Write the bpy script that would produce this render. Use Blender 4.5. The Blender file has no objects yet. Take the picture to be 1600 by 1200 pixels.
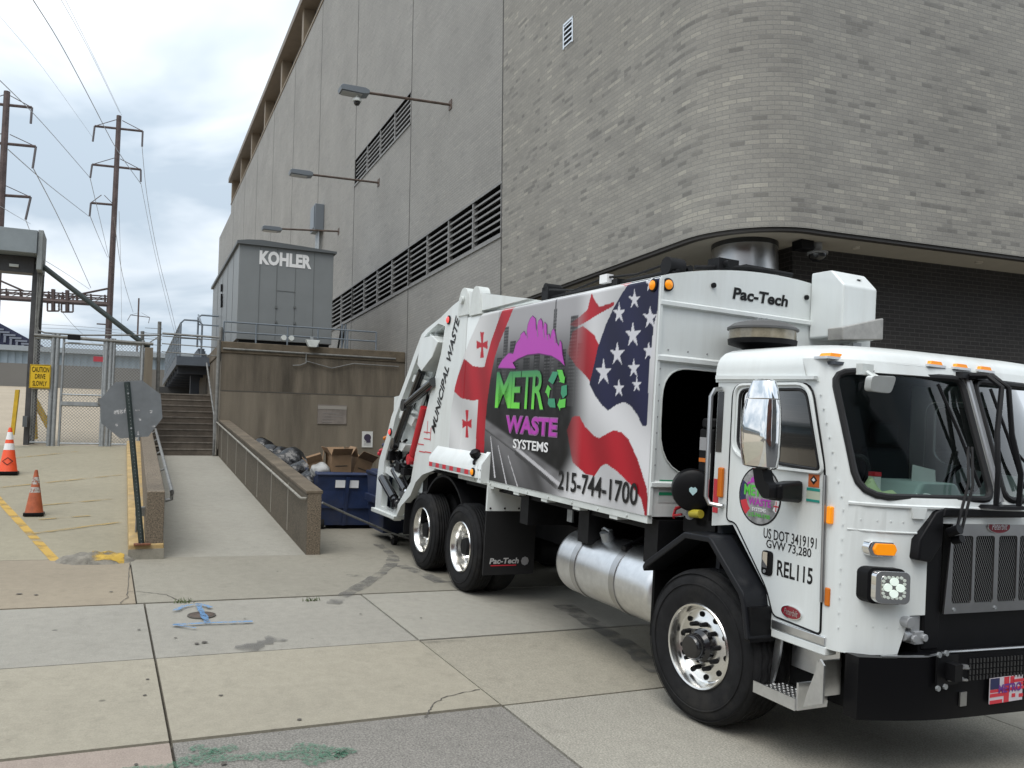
import bpy, bmesh, math, random
import numpy as np
from mathutils import Vector, Matrix
from mathutils.geometry import tessellate_polygon
random.seed(7)
S = bpy.context.scene
COL = S.collection
# ------------------------------------------------------------------ camera
FPX, CX, CY, CAMH = 1290.0, 800.0, 600.0, 1.93
PITCH, ROLL = math.atan(105 / 1290.0), 0.008
CAMP = Vector((0, 0, CAMH))
_fw = Vector((0, math.cos(PITCH), math.sin(PITCH)))
_u0 = Vector((0, -math.sin(PITCH), math.cos(PITCH)))
_r0 = Vector((1, 0, 0))
_rt = _r0 * math.cos(ROLL) + _u0 * math.sin(ROLL)
_up = _u0 * math.cos(ROLL) - _r0 * math.sin(ROLL)
cam = bpy.data.objects.new('camera', bpy.data.cameras.new('camera'))
COL.objects.link(cam)
cam.matrix_world = Matrix(((_rt.x, _up.x, -_fw.x, 0), (_rt.y, _up.y, -_fw.y, 0), (_rt.z, _up.z, -_fw.z, CAMH), (0, 0, 0, 1)))
cam.data.sensor_fit = 'HORIZONTAL'
cam.data.sensor_width = 36.0
cam.data.lens = 36.0 * FPX / 1600.0
cam.data.clip_start = 0.05
cam.data.clip_end = 3000
S.camera = cam
S.render.resolution_x, S.render.resolution_y = 1024, 768
# ------------------------------------------------------------------ world and light
SUN_EL, SUN_AZ = math.radians(58), math.radians(200)     # azimuth clockwise from +Y
W = bpy.data.worlds.new("World")
S.world = W
W.use_nodes = True
nt = W.node_tree
nt.nodes.clear()
N = nt.nodes.new
L = nt.links.new
wo = N('ShaderNodeOutputWorld'); bg = N('ShaderNodeBackground'); bg.inputs[1].default_value = 0.1
sky = N('ShaderNodeTexSky'); sky.sky_type = 'NISHITA'; sky.sun_disc = False
sky.sun_elevation = SUN_EL; sky.sun_rotation = SUN_AZ
tc = N('ShaderNodeTexCoord'); sep = N('ShaderNodeSeparateXYZ'); L(tc.outputs['Generated'], sep.inputs[0])
def wmath(op, a, b=None, clamp=False):
    m = N('ShaderNodeMath'); m.operation = op; m.use_clamp = clamp
    for i, q in enumerate((a, b)):
        if q is None: continue
        if isinstance(q, (int, float)): m.inputs[i].default_value = q
        else: L(q, m.inputs[i])
    return m.outputs[0]
zc = wmath('MAXIMUM', sep.outputs[2], 0.0)
den = wmath('ADD', zc, 0.16)
px = wmath('DIVIDE', sep.outputs[0], den); py = wmath('DIVIDE', sep.outputs[1], den)
cmb = N('ShaderNodeCombineXYZ'); L(px, cmb.inputs[0]); L(py, cmb.inputs[1]); cmb.inputs[2].default_value = 3.1
nz = N('ShaderNodeTexNoise'); nz.inputs['Scale'].default_value = 1.15; nz.inputs['Detail'].default_value = 5.0
nz.inputs['Roughness'].default_value = 0.52; nz.inputs['Distortion'].default_value = 0.35
L(cmb.outputs[0], nz.inputs['Vector'])
cr = N('ShaderNodeValToRGB')
cr.color_ramp.elements[0].position = 0.40; cr.color_ramp.elements[0].color = (5.0, 5.9, 6.8, 1)
cr.color_ramp.elements[1].position = 0.60; cr.color_ramp.elements[1].color = (9.4, 9.8, 10.2, 1)
e = cr.color_ramp.elements.new(0.49); e.color = (7.0, 7.75, 8.5, 1)
L(nz.outputs['Fac'], cr.inputs['Fac'])
# overcast sky: the zenith is brighter than the horizon
elev = wmath('ADD', wmath('MULTIPLY', zc, 0.75), 0.86)
vm = N('ShaderNodeVectorMath'); vm.operation = 'SCALE'; L(cr.outputs[0], vm.inputs[0]); L(elev, vm.inputs['Scale'])
mx = N('ShaderNodeMix'); mx.data_type = 'RGBA'; mx.inputs[0].default_value = 0.92
L(sky.outputs[0], mx.inputs[6]); L(vm.outputs[0], mx.inputs[7]); L(mx.outputs[2], bg.inputs[0]); L(bg.outputs[0], wo.inputs[0])
sun = bpy.data.objects.new('sun', bpy.data.lights.new('sun', 'SUN')); COL.objects.link(sun)
sun.data.energy = 1.5; sun.data.angle = math.radians(35); sun.data.color = (1.0, 0.96, 0.9)
sd = Vector((math.sin(SUN_AZ) * math.cos(SUN_EL), math.cos(SUN_AZ) * math.cos(SUN_EL), math.sin(SUN_EL)))
sun.rotation_euler = sd.to_track_quat('Z', 'Y').to_euler()
S.view_settings.view_transform = 'Standard'; S.view_settings.look = 'None'; S.view_settings.gamma = 1
S.view_settings.exposure = 0.25
# ------------------------------------------------------------------ frames and pixel rays
def ray(x, y):
    return (_fw + _rt * ((x - CX) / FPX) - _up * ((y - CY) / FPX)).normalized()
def hit(x, y, p0, nn):
    d = ray(x, y); return CAMP + d * ((p0 - CAMP).dot(nn) / d.dot(nn))
ER = ray(163, 614); _n = ER.cross(ray(3412, 809)).normalized()
if _n.z < 0: _n = -_n
TF, TN = -ER, _n; TL = TN.cross(TF)                      # truck forward, up, left
_P = CAMP + ray(1088, 1012) * (6.1 / ray(1088, 1012).y)
TO = _P - TN * 0.535 + TL * 1.22                         # ground under the middle of the front axle
TM = Matrix(((TF.x, TL.x, TN.x, TO.x), (TF.y, TL.y, TN.y, TO.y), (TF.z, TL.z, TN.z, TO.z), (0, 0, 0, 1)))
TI = TM.inverted()
def ty(x, y, yy): return TI @ hit(x, y, TM @ Vector((0, yy, 0)), TL)
def tx(x, y, xx): return TI @ hit(x, y, TM @ Vector((xx, 0, 0)), TF)
def tz(x, y, zz=0): return TI @ hit(x, y, TM @ Vector((0, 0, zz)), TN)
_dl = ray(189, 700); _dl.z = 0; _dl.normalize()
BV = _dl; BU = Vector((BV.y, -BV.x, 0))                  # building frame: u along the street front, v away from the street
BM = Matrix(((BU.x, BV.x, 0, 0), (BU.y, BV.y, 0, 0), (0, 0, 1, 0), (0, 0, 0, 1)))
BI = BM.inverted()
def bv(x, y, v):
    p = BI @ hit(x, y, BV * v, BV); return p.x, p.z
def bu(x, y, u):
    p = BI @ hit(x, y, BU * u, BU); return p.y, p.z
def bz(x, y, z):
    p = BI @ hit(x, y, Vector((0, 0, z)), Vector((0, 0, 1))); return p.x, p.y
def zT(u, v):                                            # height of the sidewalk plane
    w = BM @ Vector((u, v, 0)); return TO.z - ((w.x - TO.x) * TN.x + (w.y - TO.y) * TN.y) / TN.z
WM = Matrix.Identity(4)
# ------------------------------------------------------------------ materials
MATS = {}
def new_mat(name):
    m = bpy.data.materials.new(name); m.use_nodes = True
    return m, m.node_tree, m.node_tree.nodes['Principled BSDF']
def mat(name, col, rough=0.5, metal=0.0, var=0.0, scale=6.0, bump=0.0, bscale=60.0, coat=0.0, emit=0.0, streak=False, dirt=None, dirt_amt=0.5):
    if name in MATS: return MATS[name]
    m, t, p = new_mat(name)
    p.inputs['Roughness'].default_value = rough; p.inputs['Metallic'].default_value = metal
    if coat: p.inputs['Coat Weight'].default_value = coat; p.inputs['Coat Roughness'].default_value = 0.08
    c = (*col, 1)
    if max(col) < 0.03 and rough > .3: p.inputs['Specular IOR Level'].default_value = 0.22
    p.inputs['Base Color'].default_value = c
    if emit:
        p.inputs['Emission Color'].default_value = c; p.inputs['Emission Strength'].default_value = emit
    if var or bump or dirt:
        co = t.nodes.new('ShaderNodeTexCoord'); src = co.outputs['Object']
        if streak:
            mp = t.nodes.new('ShaderNodeMapping'); mp.inputs['Scale'].default_value = (1, 1, 0.12); t.links.new(src, mp.inputs[0]); vsrc = mp.outputs[0]
        else: vsrc = src
    if var or dirt:
        n1 = t.nodes.new('ShaderNodeTexNoise'); n1.inputs['Scale'].default_value = scale; n1.inputs['Detail'].default_value = 6; n1.inputs['Roughness'].default_value = 0.62
        t.links.new(vsrc, n1.inputs['Vector'])
        rp = t.nodes.new('ShaderNodeValToRGB')
        lo = tuple(max(0, q * (1 - var)) for q in col); hi = tuple(min(1, q * (1 + var)) for q in col)
        rp.color_ramp.elements[0].position = 0.32; rp.color_ramp.elements[0].color = (*lo, 1)
        rp.color_ramp.elements[1].position = 0.68; rp.color_ramp.elements[1].color = (*hi, 1)
        t.links.new(n1.outputs['Fac'], rp.inputs[0]); out = rp.outputs[0]
        if dirt:
            n2 = t.nodes.new('ShaderNodeTexNoise'); n2.inputs['Scale'].default_value = scale * 0.31; n2.inputs['Detail'].default_value = 7; n2.inputs['Roughness'].default_value = 0.7
            t.links.new(vsrc, n2.inputs['Vector'])
            r2 = t.nodes.new('ShaderNodeValToRGB'); r2.color_ramp.elements[0].position = 0.5; r2.color_ramp.elements[0].color = (0, 0, 0, 1)
            r2.color_ramp.elements[1].position = 0.72; r2.color_ramp.elements[1].color = (dirt_amt,) * 3 + (1,)
            t.links.new(n2.outputs['Fac'], r2.inputs[0])
            mm = t.nodes.new('ShaderNodeMix'); mm.data_type = 'RGBA'; mm.inputs[7].default_value = (*dirt, 1)
            t.links.new(r2.outputs[0], mm.inputs[0]); t.links.new(out, mm.inputs[6]); out = mm.outputs[2]
        t.links.new(out, p.inputs['Base Color'])
    if bump:
        n3 = t.nodes.new('ShaderNodeTexNoise'); n3.inputs['Scale'].default_value = bscale; n3.inputs['Detail'].default_value = 4
        t.links.new(src, n3.inputs['Vector'])
        b = t.nodes.new('ShaderNodeBump'); b.inputs['Strength'].default_value = bump; b.inputs['Distance'].default_value = 0.02
        t.links.new(n3.outputs['Fac'], b.inputs['Height']); t.links.new(b.outputs[0], p.inputs['Normal'])
    MATS[name] = m
    return m
def brick_mat(name, ramp, mortar, bw=0.203, bh=0.0677, ms=0.006, big=0.12, rough=0.85, plain=None):
    m, t, p = new_mat(name); p.inputs['Roughness'].default_value = rough
    uv = t.nodes.new('ShaderNodeUVMap'); uv.uv_map = 'UVMap'
    b = t.nodes.new('ShaderNodeTexBrick'); b.offset = 0.5; b.inputs['Scale'].default_value = 1.0
    b.inputs['Brick Width'].default_value = bw; b.inputs['Row Height'].default_value = bh; b.inputs['Mortar Size'].default_value = ms
    b.inputs['Mortar Smooth'].default_value = 0.2; b.inputs['Color1'].default_value = (0, 0, 0, 1); b.inputs['Color2'].default_value = (1, 1, 1, 1); b.inputs['Mortar'].default_value = (0.5, 0.5, 0.5, 1)
    t.links.new(uv.outputs[0], b.inputs['Vector'])
    r = t.nodes.new('ShaderNodeValToRGB'); r.color_ramp.interpolation = 'LINEAR'
    els = r.color_ramp.elements
    els[0].position, els[0].color = ramp[0][0], (*ramp[0][1], 1); els[1].position, els[1].color = ramp[-1][0], (*ramp[-1][1], 1)
    for pos, c in ramp[1:-1]:
        q = els.new(pos); q.color = (*c, 1)
    b2 = t.nodes.new('ShaderNodeTexBrick'); b2.offset = 0.37; b2.inputs['Scale'].default_value = 1.0; b2.inputs['Brick Width'].default_value = bw * 2.5; b2.inputs['Row Height'].default_value = bh; b2.inputs['Mortar Size'].default_value = 0
    b2.inputs['Color1'].default_value = (0, 0, 0, 1); b2.inputs['Color2'].default_value = (1, 1, 1, 1); t.links.new(uv.outputs[0], b2.inputs['Vector'])
    av = t.nodes.new('ShaderNodeMix'); av.data_type = 'RGBA'; av.inputs[0].default_value = 0.55; t.links.new(b.outputs['Color'], av.inputs[6]); t.links.new(b2.outputs['Color'], av.inputs[7])
    t.links.new(av.outputs[2], r.inputs[0])
    mm = t.nodes.new('ShaderNodeMix'); mm.data_type = 'RGBA'; mm.inputs[7].default_value = (*mortar, 1)
    rcol = r.outputs[0]
    if plain is not None:                                # long side: more even bricks, with the sky's grey reflection painted into their tone
        sx = t.nodes.new('ShaderNodeSeparateXYZ'); t.links.new(uv.outputs[0], sx.inputs[0])
        lt = t.nodes.new('ShaderNodeMapRange'); lt.inputs[1].default_value = plain[0]; lt.inputs[2].default_value = plain[0] - .01; lt.inputs[3].default_value = 0.15; lt.inputs[4].default_value = 0.72
        t.links.new(sx.outputs[0], lt.inputs[0]); ml = t.nodes.new('ShaderNodeMix'); ml.data_type = 'RGBA'; ml.inputs[7].default_value = (*plain[1], 1)
        t.links.new(lt.outputs[0], ml.inputs[0]); t.links.new(rcol, ml.inputs[6]); rcol = ml.outputs[2]
    t.links.new(b.outputs['Fac'], mm.inputs[0]); t.links.new(rcol, mm.inputs[6])
    n1 = t.nodes.new('ShaderNodeTexNoise'); n1.inputs['Scale'].default_value = 0.5; n1.inputs['Detail'].default_value = 8; n1.inputs['Roughness'].default_value = 0.65
    t.links.new(uv.outputs[0], n1.inputs['Vector'])
    r1 = t.nodes.new('ShaderNodeMapRange'); r1.inputs[1].default_value = 0.3; r1.inputs[2].default_value = 0.7; r1.inputs[3].default_value = 1 - big; r1.inputs[4].default_value = 1 + big
    t.links.new(n1.outputs['Fac'], r1.inputs[0])
    n2 = t.nodes.new('ShaderNodeTexNoise'); n2.inputs['Scale'].default_value = 45; n2.inputs['Detail'].default_value = 3
    t.links.new(uv.outputs[0], n2.inputs['Vector'])
    r2 = t.nodes.new('ShaderNodeMapRange'); r2.inputs[1].default_value = 0.3; r2.inputs[2].default_value = 0.7; r2.inputs[3].default_value = 0.9; r2.inputs[4].default_value = 1.1
    t.links.new(n2.outputs['Fac'], r2.inputs[0])
    mu = t.nodes.new('ShaderNodeMath'); mu.operation = 'MULTIPLY'; t.links.new(r1.outputs[0], mu.inputs[0]); t.links.new(r2.outputs[0], mu.inputs[1])
    vs = t.nodes.new('ShaderNodeVectorMath'); vs.operation = 'SCALE'; t.links.new(mm.outputs[2], vs.inputs[0]); t.links.new(mu.outputs[0], vs.inputs['Scale'])
    t.links.new(vs.outputs[0], p.inputs['Base Color'])
    bp = t.nodes.new('ShaderNodeBump'); bp.invert = True; bp.inputs['Strength'].default_value = 0.5; bp.inputs['Distance'].default_value = 0.01
    t.links.new(b.outputs['Fac'], bp.inputs['Height']); t.links.new(bp.outputs[0], p.inputs['Normal'])
    MATS[name] = m
    return m
def glass_mat(name, tint, spec=1.5):
    m = bpy.data.materials.new(name); m.use_nodes = True; t = m.node_tree; t.nodes.clear()
    o = t.nodes.new('ShaderNodeOutputMaterial'); mi = t.nodes.new('ShaderNodeMixShader'); tr = t.nodes.new('ShaderNodeBsdfTransparent'); gl = t.nodes.new('ShaderNodeBsdfGlossy'); fr = t.nodes.new('ShaderNodeFresnel')
    tr.inputs[0].default_value = (*tint, 1); gl.inputs['Roughness'].default_value = 0.03; fr.inputs[0].default_value = spec
    t.links.new(fr.outputs[0], mi.inputs[0]); t.links.new(tr.outputs[0], mi.inputs[1]); t.links.new(gl.outputs[0], mi.inputs[2]); t.links.new(mi.outputs[0], o.inputs[0])
    MATS[name] = m
    return m
def spray_mat(name, col, thr=0.45, scale=30, amax=1.0):
    """worn paint on the ground: patches of it have rubbed off"""
    m, t, p = new_mat(name); p.inputs['Base Color'].default_value = (*col, 1); p.inputs['Roughness'].default_value = 0.8
    co = t.nodes.new('ShaderNodeTexCoord'); n1 = t.nodes.new('ShaderNodeTexNoise'); n1.inputs['Scale'].default_value = scale; n1.inputs['Detail'].default_value = 5
    t.links.new(co.outputs['Object'], n1.inputs['Vector'])
    r = t.nodes.new('ShaderNodeValToRGB'); r.color_ramp.elements[0].position = thr - 0.08; r.color_ramp.elements[1].position = thr + 0.12
    r.color_ramp.elements[0].color = (0.05 * amax,) * 3 + (1,); r.color_ramp.elements[1].color = (amax,) * 3 + (1,)
    t.links.new(n1.outputs['Fac'], r.inputs[0]); t.links.new(r.outputs[0], p.inputs['Alpha'])
    MATS[name] = m
    return m
white = mat('white_paint', (0.74, 0.775, 0.765), 0.30, coat=0.35, var=0.035, scale=5.0, streak=True, dirt=(0.50, 0.50, 0.46), dirt_amt=0.42)
whited = mat('white_paint_dusty', (0.62, 0.65, 0.63), 0.45, var=0.1, scale=5.0)
black = mat('black_plastic', (0.005, 0.005, 0.006), 0.45, var=0.2, scale=8)
blackg = mat('black_gloss', (0.012, 0.012, 0.014), 0.18, coat=0.5)
void = mat('black_void', (0.004, 0.004, 0.004), 0.9)
chassis = mat('chassis_black', (0.008, 0.008, 0.009), 0.6, var=0.3, scale=9)
rubber = mat('tyre_rubber', (0.013, 0.013, 0.014), 0.75, var=0.3, scale=9, bump=0.15, bscale=120, dirt=(0.045, 0.042, 0.037), dirt_amt=0.55)
seal = mat('window_rubber', (0.02, 0.02, 0.021), 0.5)
alu = mat('polished_aluminium', (0.86, 0.85, 0.82), 0.22, 1.0, var=0.06, scale=10)
alub = mat('brushed_aluminium', (0.72, 0.73, 0.74), 0.33, 1.0, var=0.08, scale=14)
chrome = mat('chrome', (0.86, 0.87, 0.88), 0.04, 1.0)
stainless = mat('stainless_steel', (0.50, 0.50, 0.50), 0.30, 1.0, var=0.1, scale=3)
galv = mat('galvanised_steel', (0.36, 0.38, 0.39), 0.5, 0.6, var=0.15, scale=12)
galvd = mat('weathered_steel_pipe', (0.20, 0.20, 0.19), 0.6, 0.4, var=0.25, scale=8)
bluegrey = mat('blue_grey_steel', (0.16, 0.19, 0.22), 0.55, var=0.1, scale=6)
amber = mat('amber_lens', (0.85, 0.27, 0.006), 0.25, emit=0.35)
amberoff = mat('amber_reflector', (0.62, 0.16, 0.008), 0.3)
redlamp = mat('red_lamp', (0.95, 0.08, 0.07), 0.3, emit=0.5)
redp = mat('red_paint', (0.50, 0.02, 0.03), 0.4)
redv = mat('red_vinyl', (0.60, 0.03, 0.05), 0.35)
whitev = mat('white_vinyl', (0.80, 0.80, 0.80), 0.35)
blackv = mat('black_vinyl', (0.012, 0.012, 0.013), 0.4)
purplev = mat('purple_vinyl', (0.45, 0.04, 0.42), 0.35)
greenv = mat('green_vinyl', (0.10, 0.55, 0.06), 0.35)
dgreenv = mat('dark_green_vinyl', (0.03, 0.28, 0.14), 0.35)
navyv = mat('navy_vinyl', (0.018, 0.022, 0.085), 0.35)
greyv = mat('grey_vinyl', (0.30, 0.30, 0.31), 0.35)
maroon = mat('maroon_enamel', (0.22, 0.012, 0.025), 0.2, coat=0.6)
# ------------------------------------------------------------------ mesh builder
class MB:
    def __init__(s): s.v = []; s.f = []; s.m = []
    def add(s, vs, fs, mi=0):
        k = len(s.v); s.v += [tuple(q) for q in vs]; s.f += [tuple(k + i for i in f) for f in fs]; s.m += [mi] * len(fs); return s
    def box(s, a, b, mi=0):
        (x0, y0, z0), (x1, y1, z1) = a, b
        x0, x1 = min(x0, x1), max(x0, x1); y0, y1 = min(y0, y1), max(y0, y1); z0, z1 = min(z0, z1), max(z0, z1)
        return s.add([(x0, y0, z0), (x1, y0, z0), (x1, y1, z0), (x0, y1, z0), (x0, y0, z1), (x1, y0, z1), (x1, y1, z1), (x0, y1, z1)],
                     [(0, 3, 2, 1), (4, 5, 6, 7), (0, 1, 5, 4), (1, 2, 6, 5), (2, 3, 7, 6), (3, 0, 4, 7)], mi)
    def hexa(s, q, mi=0):     # bottom 4 then top 4
        return s.add(q, [(0, 3, 2, 1), (4, 5, 6, 7), (0, 1, 5, 4), (1, 2, 6, 5), (2, 3, 7, 6), (3, 0, 4, 7)], mi)
    def cyl(s, p0, p1, r0, r1=None, n=14, caps=True, mi=0):
        p0, p1 = Vector(p0), Vector(p1); r1 = r0 if r1 is None else r1
        d = (p1 - p0).normalized(); a = d.orthogonal().normalized(); b = d.cross(a)
        vs = []
        for p, r in ((p0, r0), (p1, r1)):
            for i in range(n):
                t = 2 * math.pi * i / n; vs.append(p + (a * math.cos(t) + b * math.sin(t)) * r)
        fs = [(i, (i + 1) % n, n + (i + 1) % n, n + i) for i in range(n)]
        if caps: fs += [tuple(range(n - 1, -1, -1)), tuple(range(n, 2 * n))]
        return s.add(vs, fs, mi)
    def tube(s, pts, r, n=8, mi=0, closed=False):
        pts = [Vector(p) for p in pts]; m = len(pts); vs = []; up = None
        for i, p in enumerate(pts):
            if closed: d = pts[(i + 1) % m] - pts[i - 1]
            else: d = pts[min(i + 1, m - 1)] - pts[max(i - 1, 0)]
            d.normalize()
            if up is None: up = d.orthogonal().normalized()
            a = (up - d * up.dot(d)); a = a.normalized() if a.length > 1e-6 else d.orthogonal().normalized(); up = a; b = d.cross(a)
            vs += [p + (a * math.cos(2 * math.pi * k / n) + b * math.sin(2 * math.pi * k / n)) * r for k in range(n)]
        fs = []
        for i in range(m if closed else m - 1):
            j = (i + 1) % m
            fs += [(i * n + k, i * n + (k + 1) % n, j * n + (k + 1) % n, j * n + k) for k in range(n)]
        if not closed: fs += [tuple(range(n - 1, -1, -1)), tuple(range((m - 1) * n, m * n))]
        return s.add(vs, fs, mi)
    def lathe(s, prof, o, axis, n=32, mi=0, close=True):
        o, axis = Vector(o), Vector(axis).normalized(); a = axis.orthogonal().normalized(); b = axis.cross(a); m = len(prof)
        vs = [o + axis * h + (a * math.cos(2 * math.pi * k / n) + b * math.sin(2 * math.pi * k / n)) * r for r, h in prof for k in range(n)]
        fs = [(i * n + k, i * n + (k + 1) % n, (i + 1) * n + (k + 1) % n, (i + 1) * n + k) for i in range(m - 1) for k in range(n)]
        if close: fs += [tuple(range(n - 1, -1, -1)), tuple(range((m - 1) * n, m * n))]
        return s.add(vs, fs, mi)
    def prism(s, poly, mp, t0, t1, mi=0, caps=True):
        n = len(poly)
        vs = [mp(a, b, t0) for a, b in poly] + [mp(a, b, t1) for a, b in poly]
        fs = [(i, (i + 1) % n, n + (i + 1) % n, n + i) for i in range(n)]
        if caps:
            tr = tessellate_polygon([[Vector((a, b, 0)) for a, b in poly]])
            fs += [tuple(reversed(q)) for q in tr] + [tuple(n + i for i in q) for q in tr]
        return s.add(vs, fs, mi)
    def sheet(s, loops, mp, cu=(), cv=(), mi=0):
        """flat outline with holes, cut along u and v so that it can follow a curved surface"""
        pts = [q for lp in loops for q in lp]
        tr = tessellate_polygon([[Vector((a, b, 0)) for a, b in lp] for lp in loops])
        bm = bmesh.new(); vs = [bm.verts.new((a, b, 0)) for a, b in pts]
        for q in tr:
            try: bm.faces.new([vs[i] for i in q])
            except ValueError: pass
        for c in cu: bmesh.ops.bisect_plane(bm, geom=bm.verts[:] + bm.edges[:] + bm.faces[:], plane_co=(c, 0, 0), plane_no=(1, 0, 0))
        for c in cv: bmesh.ops.bisect_plane(bm, geom=bm.verts[:] + bm.edges[:] + bm.faces[:], plane_co=(0, c, 0), plane_no=(0, 1, 0))
        bm.verts.index_update()
        s.add([mp(v.co.x, v.co.y) for v in bm.verts], [[v.index for v in f.verts] for f in bm.faces], mi); bm.free()
        return s
ROOT = {}
def _link(o, me=None): COL.objects.link(o); return o
def props(o, label, cat, group=None, kind=None):
    if label: o['label'] = label
    if cat: o['category'] = cat
    if group: o['group'] = group
    if kind: o['kind'] = kind
    return o
def thing(name, label, cat, base=(0, 0, 0), frame=BM, group=None):
    o = bpy.data.objects.new(name, None); _link(o); o.empty_display_size = 0.2
    M = frame @ Matrix.Translation(Vector(base)); o.matrix_world = M; ROOT[o.name] = Matrix.Translation(-Vector(base))
    return props(o, label, cat, group)
def _mesh(name, mb, mats, X, uv=None, out=None):
    if out is not None:                                 # let all faces of a sheet look the given way
        V, O_ = [Vector(v) for v in mb.v], Vector(out)
        def nrm(f):
            n = Vector()
            for i in range(len(f)): n += V[f[i]].cross(V[f[(i + 1) % len(f)]])
            return n
        mb.f = [f if nrm(f).dot(O_) > 0 else tuple(reversed(f)) for f in mb.f]
    me = bpy.data.meshes.new(name); me.from_pydata([X @ Vector(v) for v in mb.v], [], mb.f)
    for m in (mats if isinstance(mats, (list, tuple)) else [mats]): me.materials.append(m)
    me.polygons.foreach_set('material_index', mb.m)
    if uv is not None:
        ul = me.uv_layers.new(name='UVMap')
        for lp in me.loops: ul.data[lp.index].uv = uv[lp.vertex_index]
    me.validate(); me.update()
    if len(me.polygons):
        me.polygons.foreach_set('use_smooth', [True] * len(me.polygons)); me.set_sharp_from_angle(angle=math.radians(38))
    return me
def _mods(o, bev, solid):
    if solid:
        md = o.modifiers.new('thickness', 'SOLIDIFY'); md.thickness = abs(solid); md.offset = -1
        md = o.modifiers.new('crease', 'EDGE_SPLIT'); md.split_angle = math.radians(38)
    if bev:
        md = o.modifiers.new('rounding', 'BEVEL'); md.width = bev; md.segments = 2; md.limit_method = 'ANGLE'; md.angle_limit = math.radians(40); md.harden_normals = True
def pieces(mb):
    """one builder per connected piece"""
    up = list(range(len(mb.v)))
    def find(a):
        while up[a] != a: up[a] = up[up[a]]; a = up[a]
        return a
    for f in mb.f:
        for i in f[1:]: up[find(i)] = find(f[0])
    gr = {}
    for f, m in zip(mb.f, mb.m): gr.setdefault(find(f[0]), []).append((f, m))
    for fl in gr.values():
        o = MB(); ix = {}
        for f, m in fl:
            for i in f:
                if i not in ix: ix[i] = len(o.v); o.v.append(mb.v[i])
            o.f.append(tuple(ix[i] for i in f)); o.m.append(m)
        yield o
EACH = {'frame_rail', 'mullion', 'drip_rail', 'wiper', 'blade', 'pivot', 'mirror_arm', 'lug_nut', 'hand_hole', 'bolt', 'beam', 'panel_seam', 'handle', 'hook_finger', 'led', 'screw', 'plug', 'red_marking', 'rib', 'dark_opening', 'gusset', 'brace', 'hose', 'valve', 'expansion_joint', 'joint', 'faded_line', 'printed_line', 'pivot_lug', 'rivet', 'notice', 'notice_header', 'nosings', 'post_hole', 'sticker_scrap', 'girder', 'stay', 'strand', 'conduit', 'window', 'chassis', 'axle', 'skyline_gap', 'recycling_emblem', 'upper_step', 'coupling', 'air_line', 'hydraulic_bracket'}
NM1 = {'nosings': 'nosing'}
def part(name, mb, mats, parent, bev=0, solid=0, uv=None, label=None, kind=None, out=None):
    if name in EACH and uv is None:
        ps = list(pieces(mb))
        if 1 < len(ps) <= 100:
            for q in ps: o = _part(NM1.get(name, name), q, mats, parent, bev, solid, None, label, kind, out)
            return o
    return _part(name, mb, mats, parent, bev, solid, uv, label, kind, out)
def _part(name, mb, mats, parent, bev=0, solid=0, uv=None, label=None, kind=None, out=None):
    while parent.parent and parent.parent.parent: parent = parent.parent      # thing > part > sub-part, no deeper
    r = parent
    while r.parent: r = r.parent
    o = bpy.data.objects.new(name, _mesh(name, mb, mats, ROOT[r.name], uv, out)); _link(o); o.parent = parent; _mods(o, bev, solid)
    if label: o['label'] = label
    if kind: o['kind'] = kind
    return o
def solo(name, mb, mats, label, cat, base=(0, 0, 0), frame=BM, group=None, kind=None, bev=0, solid=0, uv=None):
    o = bpy.data.objects.new(name, _mesh(name, mb, mats, Matrix.Translation(-Vector(base)), uv)); _link(o)
    o.matrix_world = frame @ Matrix.Translation(Vector(base)); ROOT[o.name] = Matrix.Translation(-Vector(base)); _mods(o, bev, solid)
    return props(o, label, cat, group, kind)
def struct(name, mb, mats, frame=BM, uv=None): return solo(name, mb, mats, None, None, frame=frame, kind='structure', uv=uv)
_txt = {}
def text2d(s, bold=0.0, shear=0.0, space=1.0):
    k = (s, bold, shear, space)
    if k not in _txt:
        c = bpy.data.curves.new('lettering', 'FONT'); c.body = s; c.offset = bold; c.shear = shear; c.space_character = space; c.resolution_u = 3; c.fill_mode = 'FRONT'
        o = bpy.data.objects.new('lettering', c); COL.objects.link(o); bpy.context.view_layer.update()
        me = bpy.data.meshes.new_from_object(o.evaluated_get(bpy.context.evaluated_depsgraph_get()))
        V = [(v.co.x, v.co.y) for v in me.vertices]; Fc = [tuple(p.vertices) for p in me.polygons]
        bpy.data.objects.remove(o); bpy.data.curves.remove(c); bpy.data.meshes.remove(me)
        x0 = min(q[0] for q in V); x1 = max(q[0] for q in V); y0 = min(q[1] for q in V); y1 = max(q[1] for q in V)
        _txt[k] = ([((a - x0) / (x1 - x0), (b - y0) / (y1 - y0)) for a, b in V], Fc)
    return _txt[k]
def put_text(mb, s, mp, a0, a1, b0, b1, bold=0.0, shear=0.0, space=1.0, mi=0, flip=False):
    V, Fc = text2d(s, bold, shear, space)
    return mb.add([mp(a0 + (a1 - a0) * a, b0 + (b1 - b0) * b) for a, b in V], Fc, mi)
def arc(c, r, t0, t1, n=8, ry=None):
    ry = r if ry is None else ry
    return [(c[0] + r * math.cos(math.radians(t0 + (t1 - t0) * i / n)), c[1] + ry * math.sin(math.radians(t0 + (t1 - t0) * i / n))) for i in range(n + 1)]
def rrect(a0, a1, b0, b1, r, n=5):
    return arc((a1 - r, b0 + r), r, -90, 0, n) + arc((a1 - r, b1 - r), r, 0, 90, n) + arc((a0 + r, b1 - r), r, 90, 180, n) + arc((a0 + r, b0 + r), r, 180, 270, n)
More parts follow.
